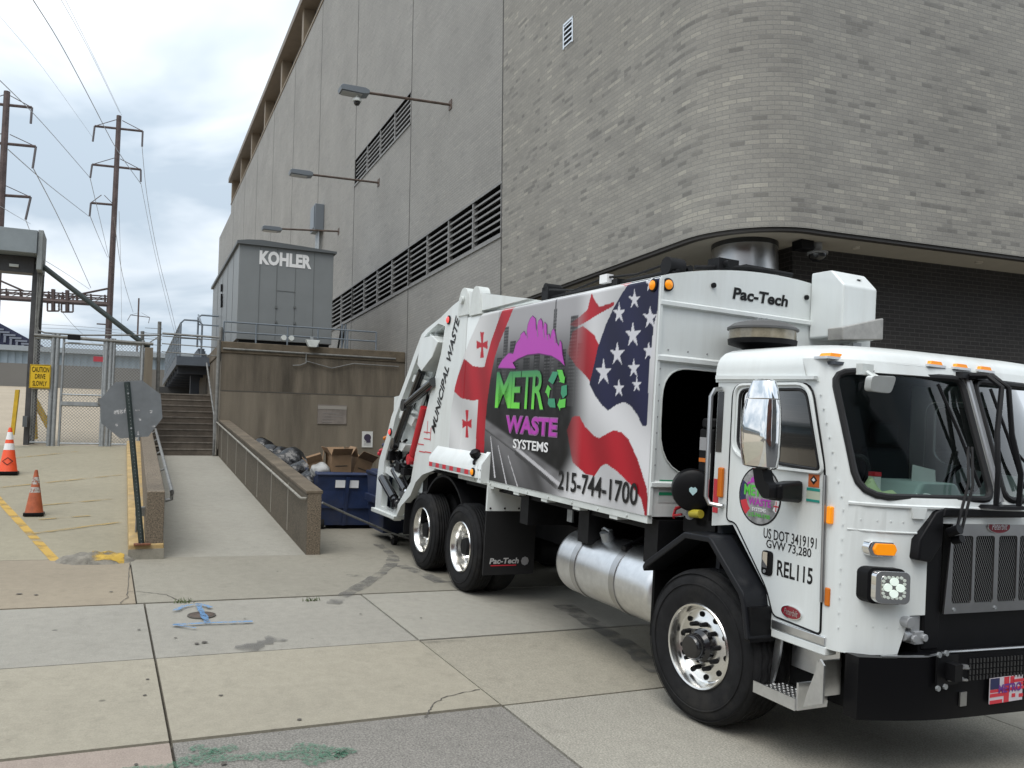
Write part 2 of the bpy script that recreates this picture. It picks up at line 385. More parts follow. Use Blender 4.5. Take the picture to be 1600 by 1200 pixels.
def round_poly(P, r, n=4):
    out = []; m = len(P)
    for i in range(m):
        a, b, c = Vector(P[i - 1]), Vector(P[i]), Vector(P[(i + 1) % m]); rr = r[i] if isinstance(r, (list, tuple)) else r
        d0, d1 = (a - b), (c - b); k = min(rr, d0.length * .48, d1.length * .48)
        p0, p1 = b + d0.normalized() * k, b + d1.normalized() * k
        for j in range(n + 1):
            t = j / n; q = p0 * (1 - t) ** 2 + b * 2 * t * (1 - t) + p1 * t * t; out.append((q.x, q.y))
    return out
XZ = lambda y: (lambda a, b, t=None: (a, y if t is None else t, b))          # drawn on the truck's side
YZ = lambda x: (lambda a, b, t=None: (x if t is None else t, a, b))          # drawn on a face that looks forward
PXZ = lambda a, b, t: (a, t, b)
PYZ = lambda a, b, t: (t, a, b)
PXY = lambda a, b, t: (a, b, t)
# ================================================================== GROUND
def concrete(name, col, grain=0.12, gscale=90, big=0.10, stain=0.25, spots=0.0):
    m, t, p = new_mat(name); p.inputs['Roughness'].default_value = 0.88
    co = t.nodes.new('ShaderNodeTexCoord'); V = co.outputs['Object']
    def noise(sc, det, rough=0.6):
        n = t.nodes.new('ShaderNodeTexNoise'); n.inputs['Scale'].default_value = sc; n.inputs['Detail'].default_value = det; n.inputs['Roughness'].default_value = rough
        t.links.new(V, n.inputs['Vector']); return n.outputs['Fac']
    def rng(src, a, b, c, d):
        r = t.nodes.new('ShaderNodeMapRange'); r.inputs[1].default_value, r.inputs[2].default_value, r.inputs[3].default_value, r.inputs[4].default_value = a, b, c, d
        t.links.new(src, r.inputs[0]); return r.outputs[0]
    def mul(a, b):
        m_ = t.nodes.new('ShaderNodeMath'); m_.operation = 'MULTIPLY'; t.links.new(a, m_.inputs[0]); t.links.new(b, m_.inputs[1]); return m_.outputs[0]
    g = noise(gscale, 3, 0.7)
    f = mul(rng(noise(0.55, 8, 0.68), 0.3, 0.7, 1 - big, 1 + big), rng(g, 0.3, 0.7, 1 - grain, 1 + grain))
    f = mul(f, rng(noise(2.6, 7, 0.75), 0.56, 0.74, 1, 1 - stain * .8))
    f = mul(f, rng(noise(9.0, 5, 0.7), 0.35, 0.7, 1.06, 0.92))
    f = mul(f, rng(noise(1.1, 9, 0.8), 0.52, 0.66, 1, 1 - stain * .55))
    f = mul(f, rng(noise(26.0, 4, 0.8), 0.62, 0.74, 1, 0.86))
    if spots:
        vo = t.nodes.new('ShaderNodeTexVoronoi'); vo.inputs['Scale'].default_value = 1.3; t.links.new(V, vo.inputs['Vector'])
        f = mul(f, rng(vo.outputs['Distance'], 0.022, 0.036, 1 - spots, 1))
    vs = t.nodes.new('ShaderNodeVectorMath'); vs.operation = 'SCALE'; vs.inputs[0].default_value = col; t.links.new(f, vs.inputs['Scale']); t.links.new(vs.outputs[0], p.inputs['Base Color'])
    b = t.nodes.new('ShaderNodeBump'); b.inputs['Strength'].default_value = 0.25; b.inputs['Distance'].default_value = 0.01; t.links.new(g, b.inputs['Height']); t.links.new(b.outputs[0], p.inputs['Normal'])
    MATS[name] = m
    return m
c_grey = concrete('concrete_grey', (0.3136, 0.2979, 0.2543), spots=0.5)
c_cool = concrete('concrete_cool', (0.2894, 0.2751, 0.2373), spots=0.55)
c_beige = concrete('concrete_beige', (0.3136, 0.2865, 0.2243), spots=0.5)
c_beige2 = concrete('concrete_beige_light', (0.2927, 0.269, 0.2137), grain=0.22, gscale=70)
c_pink = concrete('concrete_pinkish', (0.31, 0.255, 0.215), grain=0.2)
c_agg = concrete('concrete_exposed_aggregate', (0.205, 0.193, 0.172), grain=0.55, gscale=75, stain=0.3)
c_agg2 = concrete('concrete_exposed_aggregate_light', (0.3041, 0.2864, 0.2418), grain=0.42, gscale=75, stain=0.3)
c_tan = concrete('concrete_tan', (0.275, 0.232, 0.17), big=0.14)
c_apron = concrete('concrete_apron', (0.2584, 0.2411, 0.1964), big=0.12, stain=0.35)
c_ramp = concrete('concrete_ramp', (0.2991, 0.2846, 0.2431), stain=0.15)
c_lot = concrete('concrete_lot', (0.277, 0.2504, 0.182), stain=0.2)
c_lotfar = concrete('concrete_lot_far', (0.372, 0.3149, 0.2352), stain=0.2)
asphalt = concrete('asphalt', (0.055, 0.055, 0.055), grain=0.3)
soil = mat('joint_filler', (0.07, 0.06, 0.045), 0.95, var=0.3, scale=20)
struct('ground', MB().box((-19, -60, -0.4), (60, 60, -0.035)), soil, TM)
struct('street', MB().box((2.75, -60, -0.3), (60, 60, -0.02)), asphalt, TM)
mats_sw = [c_grey, c_cool, c_beige, c_beige2, c_pink, c_agg, c_agg2]
xs = [-4.45, -2.5, -0.72, 2.6]; ys = [-40, -30, -22, -15, -8.6, -4.66, -2.4, 1.2, 4.8, 8.5, 14, 22, 30, 40]
table = {(0, 4): 1, (0, 5): 1, (0, 6): 0, (1, 4): 2, (1, 5): 2, (1, 6): 3, (2, 4): 4, (2, 5): 5, (2, 6): 6}
sw = MB(); random.seed(3)
for i in range(3):
    for j in range(len(ys) - 1):
        g = 0.010; gx_ = 0.017
        sw.box((xs[i] + gx_, ys[j] + g, -0.12), (xs[i + 1] - gx_, ys[j + 1] - g, random.uniform(-0.004, 0.004)), table.get((i, j), random.choice([0, 2, 3, 6])))
struct('sidewalk', sw, mats_sw, TM)
ap = MB()
ap.box((-7.02, -30, -0.1), (-4.47, -4.74, 0.0), 0); ap.box((-7.02, -4.725, -0.1), (-4.47, 40, 0.002), 1)
ap.box((-18.4, -2.36, -0.1), (-7.03, 6, -0.002), 1)
struct('driveway_apron', ap, [c_tan, c_apron], TM)
# --- the sloping car park left of the ramp, and the wheelchair ramp
VG = 22.5                                               # line of the gate, the stairs and the retaining wall
def toB(x, y, z=0): return BI @ (TM @ Vector((x, y, z)))
def patch(mb, q00, q10, q11, q01, n=10, mi=0):
    q = [Vector(a) for a in (q00, q10, q11, q01)]; vs = []; fs = []
    for i in range(n + 1):
        for j in range(n + 1):
            s, t = i / n, j / n; vs.append((q[0] * (1 - s) + q[1] * s) * (1 - t) + (q[3] * (1 - s) + q[2] * s) * t)
    for i in range(n):
        for j in range(n):
            k = i * (n + 1) + j; fs.append((k, k + n + 1, k + n + 2, k + 1))
    return mb.add(vs, fs, mi)
LF0, LF1 = toB(-7.03, -32), toB(-7.03, -4.5)
lotm = MB(); patch(lotm, LF0, LF1, (0.62, VG, 1.97), (-30, VG, 1.97), 40)
struct('parking_lot_pavement', lotm, c_lot)
FB_V = 62.0; FB_Z = bv(60, 605, FB_V)[1]
l2 = MB(); patch(l2, (-60, VG, 1.97), (0.75, VG, 1.97), (25, FB_V, FB_Z), (-60, FB_V, FB_Z), 8)
l2.add([(-60, VG, 1.965), (-30, VG, 1.965), tuple(LF0), (-60, LF0.y, LF0.z)], [(0, 3, 2, 1)])
struct('upper_lot_pavement', l2, c_lotfar)
struct('far_ground', MB().box((-700, FB_V - .5, FB_Z - 3), (500, 1400, FB_Z - 0.05)), c_lotfar)
RF0, RF1 = toB(-7.03, -4.34), toB(-7.03, -2.40)
rampm = MB(); patch(rampm, RF0, RF1, (2.36, VG + .05, 1.755), (0.80, VG + .05, 1.755), 10)
struct('ramp_pavement', rampm, c_ramp)
# height of the lot / ramp surface at (u, v)
def zlot(v): a = toB(-7.03, -4.6); return a.z + (1.97 - a.z) * (v - a.y) / (VG - a.y)
def zramp(v): a = RF0; return a.z + (1.755 - a.z) * (v - a.y) / (VG - a.y)
# --- painted lines, spray marks, manhole, cracks, skid marks (each lies a few mm above the concrete)
yel = spray_mat('worn_yellow_paint', (0.52, 0.33, 0.07), 0.37, 3.5, .9)
yelf = spray_mat('faded_yellow_paint', (0.55, 0.38, 0.12), 0.47, 4, .6)
bluesp = spray_mat('blue_spray_paint', (0.12, 0.25, 0.44), 0.42, 34, .85)
greensp = spray_mat('green_spray_paint', (0.07, 0.20, 0.125), 0.47, 40, .55)
tar = spray_mat('tyre_mark', (0.13, 0.127, 0.12), 0.45, 5, .5)
crackm = mat('crack_dirt', (0.09, 0.082, 0.07), 0.95)
def lot_z(u, v):
    t = 0.5
    for _ in range(12):
        ul, ur = LF0.x * (1 - t) - 30 * t, LF1.x * (1 - t) + .62 * t; s = (u - ul) / (ur - ul)
        vf = LF0.y * (1 - s) + LF1.y * s; t = (v - vf) / (VG - vf)
    return (LF0.z * (1 - s) + LF1.z * s) * (1 - t) + 1.97 * t
def lotpt(x, y, dz=0.006):
    a, b = BI @ CAMP, BI.to_3x3() @ ray(x, y); t0, t1 = 4.0, 60.0
    for _ in range(50):
        t = (t0 + t1) / 2; p = a + b * t
        if p.z > lot_z(p.x, p.y): t0 = t
        else: t1 = t
    return Vector((p.x, p.y, lot_z(p.x, p.y) + dz))
def ribbon(mb, pts, w, nz=Vector((0, 0, 1)), jit=0.0, mi=0):
    pts = [Vector(p) for p in pts]; vs = []; n = len(pts)
    for i, p in enumerate(pts):
        d = (pts[min(i + 1, n - 1)] - pts[max(i - 1, 0)]).normalized(); s = d.cross(nz).normalized()
        ww = (w[min(len(w) - 1, i * len(w) // n)] if isinstance(w, (list, tuple)) else w) * (1 + random.uniform(-jit, jit)); vs += [p + s * ww / 2, p - s * ww / 2]
    return mb.add(vs, [(2 * i, 2 * i + 1, 2 * i + 3, 2 * i + 2) for i in range(n - 1)], mi)
def dens(pts, k=8):
    out = []
    for a, b in zip(pts[:-1], pts[1:]):
        a, b = Vector(a), Vector(b); out += [a.lerp(b, i / k) for i in range(k)]
    return out + [Vector(pts[-1])]
yl = MB()
ribbon(yl, dens([lotpt(-60, 712), lotpt(0, 783), lotpt(60, 848), lotpt(88, 878)], 6), 0.115, jit=.04)
ribbon(yl, dens([lotpt(86, 879), lotpt(112, 877)], 3), 0.16, jit=.06)
struct('yellow_line_paint', yl, yel)
yf = MB()
for a, b in (((50, 834), (188, 816)), ((40, 792), (175, 780)), ((0, 762), (190, 742)), ((-20, 720), (120, 706)), ((60, 812), (140, 806))):
    ribbon(yf, dens([lotpt(*a), lotpt(*b)], 6), 0.13, jit=.1)
struct('faded_line_paint', yf, yelf)
def gp(x, y, z=0.008): return tz(x, y, z)
def c4(a, b): return (a / 2.0, 850 + b / 2.0)
bl = MB(); _z = {0: .02}
for P, w in (([(650, 246), (632, 215), (618, 186)], .055), ([(545, 208), (575, 193), (618, 187), (640, 190), (660, 198)], .05), ([(540, 252), (640, 246), (790, 241)], .05), ([(540, 250), (612, 262)], .03)):
    ribbon(bl, dens([gp(*c4(*q), .021) for q in P], 6), w, jit=.3)
solo('utility_paint_mark', bl, bluesp, 'blue sprayed arrow beside the small round manhole cover', 'paint mark', frame=TM, base=gp(*c4(640, 230)))
gr = MB()
for P, w in (([(380, 708), (520, 694), (700, 668), (860, 660), (1085, 652)], [.07, .09, .11, .12, .10]), ([(915, 632), (1000, 640), (1085, 652), (1020, 664), (950, 684)], .13), ([(600, 632), (660, 650), (740, 632)], .09), ([(560, 678), (640, 660), (690, 645)], .11)):
    ribbon(gr, dens([gp(*c4(*q)) for q in P], 8), w, jit=.35)
solo('utility_paint_mark', gr, greensp, 'long green sprayed arrow on the dark exposed aggregate slab', 'paint mark', frame=TM, base=gp(*c4(700, 660)))
rust = mat('rusty_iron', (0.10, 0.075, 0.06), 0.7, 0.3, var=0.4, scale=18, bump=0.3, bscale=60)
mhc = gp(315, 962, 0); mh = thing('manhole_cover', 'small round rusty iron cover crossed by blue paint', 'manhole cover', mhc, TM)
part('cover', MB().lathe([(0.115, 0.0), (0.115, 0.012), (0.10, 0.014), (0.0, 0.014)], mhc, (0, 0, 1), 24, close=False), rust, mh)
part('rim', MB().lathe([(0.118, 0.0), (0.118, 0.012), (0.132, 0.010), (0.132, 0.0)], mhc, (0, 0, 1), 24, close=False), crackm, mh)
ck = MB()
for P in ([(1500, 454), (1440, 465), (1390, 478), (1355, 498), (1340, 520), (1326, 540)], [(405, 60), (402, 100), (396, 145), (400, 165), (375, 186)], [(402, 148), (430, 148), (470, 152), (520, 158), (550, 172), (575, 180)], [(1310, 306), (1380, 303), (1460, 300)]):
    ribbon(ck, [p + Vector((random.uniform(-.01, .01), random.uniform(-.01, .01), 0)) for p in dens([gp(*c4(*q), .007) for q in P], 5)], 0.008, jit=.5)
for q, r in (((435, 266), .022), ((460, 422), .02), ((452, 472), .022), ((690, 472), .022), ((935, 548), .025), ((640, 306), .04), ((615, 310), .03), ((548, 292), .02), ((765, 232), .018), ((1127, 218), .018), ((1316, 230), .018), ((425, 688), .02), ((700, 685), .028), ((867, 85), .02), ((348, 148), .025), ((60, 155), .04), ((112, 158), .03)):
    c = gp(*c4(*q), .009); ck.add([c + Vector((r * math.cos(t) * random.uniform(.45, .9), r * math.sin(t) * random.uniform(.45, .9), 0)) for t in [k * .7 for k in range(9)]], [tuple(range(9))])
struct('sidewalk_crack_lines', ck, crackm, TM)
sk = MB()
for P, w in (([(1230, 40), (1225, 62), (1190, 92), (1130, 130), (1060, 168), (1040, 186)], .16), ([(1250, 66), (1330, 96), (1380, 120)], .2), ([(1080, 96), (1115, 100)], .12), ([(1356, 114), (1420, 118)], .08)):
    ribbon(sk, dens([gp(*c4(*q), .008) for q in P], 6), w, jit=.25)
for P, w in (([(1180, 0), (1210, 20), (1230, 40)], .14),):
    ribbon(sk, dens([gp(*c4(*q), .008) for q in P], 6), w, jit=.2)
ribbon(sk, dens([gp(*c4(755, 330)), gp(*c4(870, 292))], 8), .16, jit=.6)
ribbon(sk, dens([gp(880, 945), gp(985, 1010), gp(1030, 1050)], 8), .22, jit=.2)
struct('tyre_mark_lines', sk, tar, TM)
# patched hump beside the kerb, with yellow paint
hp = MB(); hv = []; c0 = lotpt(150, 877, 0); random.seed(31)
for i in range(11):
    for j in range(21):
        s, t = i / 10 * 2 - 1, j / 20 * 2 - 1; rr_ = s * s + t * t; x_, y_ = c0.x + t * .46, c0.y + s * .30
        h = max(0, 1 - rr_) ** .7 * (.085 + .03 * math.sin(9 * t + 2) * math.cos(5 * s)) + (random.uniform(0, .008) if rr_ < .9 else 0)
        hv.append((x_, y_, max(lot_z(x_, y_), zT(x_, y_)) + h - (.01 if rr_ > 1 else 0)))
hp.add(hv, [(i * 21 + j, i * 21 + j + 1, (i + 1) * 21 + j + 1, (i + 1) * 21 + j) for i in range(10) for j in range(20)])
ph = thing('asphalt_patch', 'low lumpy patch with yellow paint at the kerb end', 'patch', c0)
part('mound', hp, mat('patch_asphalt', (0.19, 0.175, 0.145), .9, var=.4, scale=9, bump=.5, bscale=30), ph)
pk = [k for k in range(len(hv))]
part('paint', next(pieces(MB().add([(x, y, z + .006) for x, y, z in hv], [(i * 21 + j, i * 21 + j + 1, (i + 1) * 21 + j + 1, (i + 1) * 21 + j) for i in range(1, 9) for j in range(9, 17)]))), spray_mat('patch_yellow', (0.50, 0.32, 0.05), 0.50, 5.5), ph)
# tufts of grass in the joint
grass = mat('grass', (0.07, 0.10, 0.03), 0.7, var=.4, scale=30)
gm = MB()
for cx, cy, k in ((970, 178, 22), (580, 184, 14), (565, 184, 8)):
    c = gp(*c4(cx, cy), 0)
    for i in range(k):
        b = c + Vector((random.gauss(0, .012), random.gauss(0, .05), 0)); t = b + Vector((random.gauss(0, .03), random.gauss(0, .03), random.uniform(.02, .06))); s = Vector((0, .006, 0))
        gm.add([b - s, b + s, t], [(0, 1, 2)])
solo('grass', gm, grass, 'short weeds growing out of the sidewalk joint', 'grass', base=gp(*c4(970, 178), 0), frame=TM, kind='stuff')
# ================================================================== THE ARENA BUILDING
FU, SOF = 7.23, 5.0                                     # left facade plane, soffit height
R0, RC = 1.3, (8.53, 9.58)
RDIR = Vector((4.04, -0.27)).normalized()               # direction of the street front
def path(s):                                            # s = 0 at the corner's left tangent; negative runs back along the left side
    if s <= 0: return Vector((FU, RC[1] - s)), Vector((-1, 0))
    al = R0 * (math.pi / 2 + math.atan2(0.27, 4.04))
    if s <= al:
        t = math.pi + s / R0; nrm = Vector((math.cos(t), math.sin(t))); return Vector(RC) + nrm * R0, nrm
    t = math.pi + al / R0; nrm = Vector((math.cos(t), math.sin(t))); return Vector(RC) + nrm * R0 + RDIR * (s - al), nrm
def fs(v): return RC[1] - v                             # facade coordinate of a point on the left side
brick = brick_mat('grey_brick', [(0.0, (0.1375, 0.1299, 0.1153)), (0.14, (0.1705, 0.1616, 0.1431)), (0.24, (0.2365, 0.2248, 0.1986)), (0.5, (0.2641, 0.2511, 0.2200)), (0.78, (0.2916, 0.2762, 0.2392)), (0.95, (0.3631, 0.3406, 0.2883))], (0.2203, 0.2136, 0.1989), big=0.12, plain=(-6.35, (0.2848, 0.2791, 0.2655)))
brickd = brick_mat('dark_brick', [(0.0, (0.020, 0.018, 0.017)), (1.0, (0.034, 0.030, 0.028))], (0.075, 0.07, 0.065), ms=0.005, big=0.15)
bld = thing('arena_building', 'huge grey brick arena with a rounded corner over a steel column', 'building', (FU, RC[1], 0))
SILL, TOPZ, VEND, VSTEP = 21.7, 23.45, 77.5, 68.8
VENTS = [(15.97, 34.0, 6.60, 7.72), (22.42, 28.76, 11.45, 12.36)]
uvl = []
def fmap(s, z, t=None):
    p, nr = path(s); uvl.append((s, z)); return (p.x, p.y, z)
fm = MB(); al = R0 * (math.pi / 2 + math.atan2(0.27, 4.04))
zl = lambda v: 0.5
outl = [(fs(VEND), 0.5), (fs(15.9), 0.5), (fs(15.9), SOF), (45, SOF), (45, TOPZ), (0.0, TOPZ), (0, SILL), (fs(VSTEP), SILL), (fs(VSTEP), 20.9), (fs(VEND), 20.9)]
holes = [[(fs(b), z0), (fs(a), z0), (fs(a), z1), (fs(b), z1)] for a, b, z0, z1 in VENTS]
holes.append([(fs(13.15), 9.5), (fs(12.81), 9.5), (fs(12.81), 9.92), (fs(13.15), 9.92)])
fm.sheet([outl] + holes, fmap, cu=[al * i / 14 for i in range(15)], cv=(4.999,))
wall = part('wall', fm, brick, bld, uv=uvl, label='curved wall of grey brick courses')
jn = MB()
for v in (15.93, 22.35, 28.8, 35.1, 41.4, 47.8, 54.2, 60.3, 66.8):
    jn.box((FU - .006, v - .018, SOF if v < 16 else 1), (FU + .02, v + .018, SILL))
part('expansion_joint', jn, mat('joint_sealant', (0.06, 0.058, 0.055), .8), bld)
# soffit, dark strip standing in for the shadow line under the edge, recessed dark wall
sp = [path(s)[0] for s in [-6.3] + [al * i / 12 for i in range(13)] + [45]]
sp = [(p.x, p.y) for p in sp]
so = MB(); so.prism([(path(s)[0].x - path(s)[1].x * .06, path(s)[0].y - path(s)[1].y * .06) for s in [-6.3] + [al * i / 12 for i in range(13)] + [45]] + [(46, 16), (FU + .06, 16)], PXY, SOF + .02, SOF + .3)
part('soffit', so, mat('soffit_plaster', (0.40, 0.365, 0.31), .8, var=.05, scale=3), bld)
tr = MB()
for o, z0, z1, mi in ((0.03, SOF - .045, SOF + .012, 0),):
    q0 = [path(s) for s in [-6.3] + [al * i / 16 for i in range(17)] + [45]]
    vs = [(p.x - n_.x * o, p.y - n_.y * o, z) for p, n_ in q0 for z in (z0, z1)] + [(p.x - n_.x * (o + .1), p.y - n_.y * (o + .1), z) for p, n_ in q0 for z in (z0, z1)]
    m2 = 2 * len(q0)
    tr.add(vs, [(2 * i, 2 * i + 2, 2 * i + 3, 2 * i + 1) for i in range(len(q0) - 1)] + [(2 * i, m2 + 2 * i, m2 + 2 * i + 2, 2 * i + 2) for i in range(len(q0) - 1)] + [(m2 + 2 * i, m2 + 2 * i + 1, m2 + 2 * i + 3, m2 + 2 * i + 2) for i in range(len(q0) - 1)])
part('edge_shadow_line', tr, mat('shadow_line_dark', (0.045, 0.04, 0.036), .6), bld)
dv = []
def dseg(mb, a, b, z0, z1, s0=0):
    l = (Vector(b) - Vector(a)).length
    for s, z, p in ((s0, z0, a), (s0 + l, z0, b), (s0 + l, z1, b), (s0, z1, a)): dv.append((s, z))
    return mb.add([(a[0], a[1], z0), (b[0], b[1], z0), (b[0], b[1], z1), (a[0], a[1], z1)], [(0, 1, 2, 3)])
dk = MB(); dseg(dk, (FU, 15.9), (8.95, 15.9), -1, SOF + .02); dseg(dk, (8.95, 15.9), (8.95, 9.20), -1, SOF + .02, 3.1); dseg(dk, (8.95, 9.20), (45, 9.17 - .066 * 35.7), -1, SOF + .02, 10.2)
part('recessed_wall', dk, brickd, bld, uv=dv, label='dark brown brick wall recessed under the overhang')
cc = (8.27, 9.46)
colm = part('column', MB().cyl((*cc, -.5), (*cc, 4.99), .475, n=40), stainless, bld)
part('collar', MB().cyl((*cc, 4.95), (*cc, 5.018), .485, n=40), mat('dark_steel', (.05, .05, .05), .4, .6), colm)
for q in ((1338, 388), (1530, 411)):
    u, v = bz(*q, SOF); part('downlight', MB().cyl((u, v, SOF - .005), (u, v, SOF + .03), .055, n=14), mat('downlight_lens', (.6, .55, .47), .4), bld)
# louvres
slat = mat('louvre_slat', (0.21, 0.207, 0.20), .55, var=.15, scale=4)
for k, (v0, v1, z0, z1) in enumerate(VENTS):
    bk = MB().box((FU + .32, v0 - .1, z0 - .1), (FU + .36, v1 + .1, z1 + .1))
    for a, b in (((FU, v0, z0 - .04), (FU + .33, v1, z0)), ((FU + .002, v0, z1), (FU + .33, v1, z1 + .04)), ((FU + .002, v0 - .04, z0), (FU + .33, v0, z1)), ((FU + .002, v1, z0), (FU + .33, v1 + .04, z1))): bk.box(a, b)
    lv = part('louvre', bk, void, bld)
    sm = MB(); ns = 7 if k == 0 else 6; hgt = (z1 - z0) / ns
    for i in range(ns):
        z = z0 + i * hgt + .02
        sm.hexa([(FU + .03, v0, z), (FU + .20, v0, z + hgt * .52), (FU + .20, v1, z + hgt * .52), (FU + .03, v1, z), (FU + .03, v0, z + .045), (FU + .20, v0, z + hgt * .52 + .03), (FU + .20, v1, z + hgt * .52 + .03), (FU + .03, v1, z + .045)])
    part('slats', sm, slat, lv)
    mu = MB(); v = v0
    while v < v1 + .01:
        mu.box((FU + .005, v - .03, z0), (FU + .12, v + .03, z1)); v += 1.61 if k == 0 else 1.59
    mu.box((FU - .03, v0 - .05, z0 - .07), (FU + .12, v1 + .05, z0 - .005)); mu.box((FU - .01, v0 - .05, z1 + .002), (FU + .12, v1 + .05, z1 + .05))
    part('mullion', mu, slat, lv)
sv = MB().box((FU + .1, 12.7, 9.4), (FU + .12, 13.25, 10)); lv = part('small_louvre', sv, void, bld)
sv = MB()
for i in range(5): sv.box((FU - .01, 12.82, 9.5 + i * .095), (FU + .05, 13.14, 9.53 + i * .095))
for v in (12.79, 13.13): sv.box((FU - .02, v, 9.47), (FU + .05, v + .04, 9.95))
sv.box((FU - .02, 12.79, 9.92), (FU + .05, 13.17, 9.96))
part('mullion', sv, alub, lv)
# top storey band with posts under the roof edge
tb = MB().box((FU + .55, RC[1] + 1, SILL - .3), (FU + .6, VSTEP, TOPZ)); band = part('clerestory', tb, mat('clerestory_panel', (0.17, 0.165, 0.16), .5, var=.15, scale=1), bld)
wn = MB()
for v in np.arange(14.0, VSTEP - 2, 5.9): wn.box((FU + .52, v + 1.2, SILL + .25), (FU + .56, v + 2.6, TOPZ - .3))
part('window', wn, mat('clerestory_glass', (0.03, 0.035, 0.04), .12), band)
tan = mat('tan_steel_post', (0.20, 0.155, 0.105), .6, var=.1, scale=3)
for v in (15.9, 21.8, 27.8, 33.8, 39.7, 45.7, 51.6, 57.4, 62.9, 68.6): part('post', MB().box((FU - .02, v - .22, SILL), (FU + .5, v + .22, TOPZ)), tan, bld)
part('sill', MB().box((FU - .04, RC[1], SILL - .12), (FU + .56, VSTEP + .1, SILL - .002)), tan, bld)
rf = MB().box((FU - .25, RC[1] + .8, TOPZ + .002), (60, VSTEP + .3, TOPZ + .35)); rf.box((FU + .02, VSTEP, 20.4), (60, VEND, 20.88)); rf.box((FU + .6, RC[1] - 1, TOPZ + .002), (60, RC[1] + .7, TOPZ + .3))
part('roof', rf, mat('roof_edge', (0.17, 0.14, 0.11), .6, var=.1, scale=2), bld)
part('end_wall', MB().box((FU + .03, VEND - .02, .5), (60, VEND + .2, 20.4)), mat('end_wall_brick', (.22, .215, .2), .8), bld)
# wall lamps on long arms
lampm = mat('lamp_housing', (0.17, 0.19, 0.21), .4, .3); rustarm = mat('rusty_arm', (0.115, 0.085, 0.07), .65, .3, var=.4, scale=4)
LAB = ['long armed wall lamp with a white dome camera under its head', 'wall lamp on a bare arm below the upper louvre', 'wall lamp on an arm just above the grey generator roof']
for (v, z), dz, lab in zip(((19.13, 10.71), (25.64, 10.61), (31.09, 10.31)), (-.14, -.08, -.22), LAB):
    t = thing('wall_lamp', lab, 'wall lamp', (FU, v, z), group='lamps on arms along the arena wall')
    part('arm', MB().tube([(FU, v, z), (FU - 2.2, v, z + dz * .78)], .035), rustarm, t)
    part('wall_plate', MB().box((FU - .02, v - .1, z - .12), (FU - .003, v + .1, z + .12)), rustarm, t)
    zz = z + dz
    part('lamp_head', MB().prism([(-2.15, -.05), (-2.3, -.08), (-2.83, -.07), (-2.86, .02), (-2.8, .07), (-2.25, .08), (-2.15, .04)], lambda a, b, q: (FU + a, q, zz + b), v - .17, v + .17), lampm, t, bev=.01)
    part('lens', MB().box((FU - 2.8, v - .14, zz - .095), (FU - 2.32, v + .14, zz - .083)), mat('lamp_lens', (.35, .36, .36), .3), t)
    if dz == -.14:
        cm_ = thing('dome_camera', 'white dome camera hanging under the highest wall lamp', 'camera', (FU - 2.42, v, zz - .1))
        part('housing', MB().lathe([(.03, -.08), (.03, -.14), (.1, -.17), (.11, -.24), (.09, -.25)], (FU - 2.42, v, zz), (0, 0, 1), 16), whited, cm_)
        part('dome', MB().lathe([(.085, -.25), (.08, -.29), (.05, -.33), (0, -.345)], (FU - 2.42, v, zz), (0, 0, 1), 16, close=False), blackg, cm_)
eb = thing('electrical_box', 'tall grey electrical box on the arena wall above two conduits', 'electrical box', (FU, 34.2, 11.1))
part('cabinet', MB().box((FU - .38, 33.75, 11.0), (FU - .005, 34.65, 12.1)), lampm, eb, bev=.02)
part('door', MB().box((FU - .41, 33.82, 11.08), (FU - .385, 34.58, 12.02)), lampm, eb, bev=.01)
for dv_ in (-.2, .1, .25): part('conduit', MB().tube([(FU - .15, 34.2 + dv_, 11.0), (FU - .15, 34.2 + dv_, 7.9)], .05), galv, eb)
u, v = bz(1277, 382, SOF); dc = thing('dome_camera', 'black dome camera hanging from the soffit near the steel column', 'camera', (u, v, SOF))
part('housing', MB().lathe([(.07, .015), (.07, -.06), (.05, -.1), (.15, -.12), (.15, -.15)], (u, v, SOF), (0, 0, 1), 18), mat('grey_camera', (.35, .35, .35), .4), dc)
part('dome', MB().lathe([(.13, -.15), (.12, -.2), (.07, -.25), (0, -.265)], (u, v, SOF), (0, 0, 1), 18, close=False), blackg, dc)
solo('junction_box', MB().box((u - .4, v - .1, SOF - .12), (u - .16, v + .1, SOF + .015)), black, 'small black box on the soffit beside the dome camera', 'junction box', (u - .3, v, SOF), bev=.01)
# ================================================================== RETAINING WALLS, STAIRS
cw = mat('stained_concrete', (0.180, 0.154, 0.118), 0.9, var=0.2, scale=2.6, bump=.3, bscale=40, streak=True, dirt=(0.06, 0.05, 0.038), dirt_amt=0.65)
cwt = mat('weathered_coping', (0.125, 0.10, 0.07), 0.9, var=0.3, scale=3, bump=.3, bscale=40, dirt=(0.07, 0.06, 0.04), dirt_amt=.6)
pebb = concrete('pebble_concrete', (0.155, 0.125, 0.09), grain=0.75, gscale=55, stain=.3)
pebl = concrete('pebble_concrete_panel', (0.105, 0.088, 0.064), grain=0.45, gscale=45, stain=.4)
UR0 = bv(345, 600, VG)[0]; RT = bv(346, 533, VG)[1]
rw = thing('retaining_wall', 'tall brown stained concrete wall carrying the grey generator', 'wall', (UR0, VG, 1))
part('coping', MB().box((UR0 - .03, VG - .03, RT - .3), (FU - .01, VG + 12, RT)), cwt, rw, bev=.02)
zj = bv(400, 612, VG)[1]
cwu = mat('streaked_concrete', (0.138, 0.116, 0.088), 0.9, var=0.35, scale=3.2, bump=.3, bscale=40, streak=True, dirt=(0.045, 0.038, 0.028), dirt_amt=0.8)
part('wall', MB().box((UR0, VG, .3), (FU - .01, VG + 12, zj)), cw, rw, label='plain tan lower half of the wall')
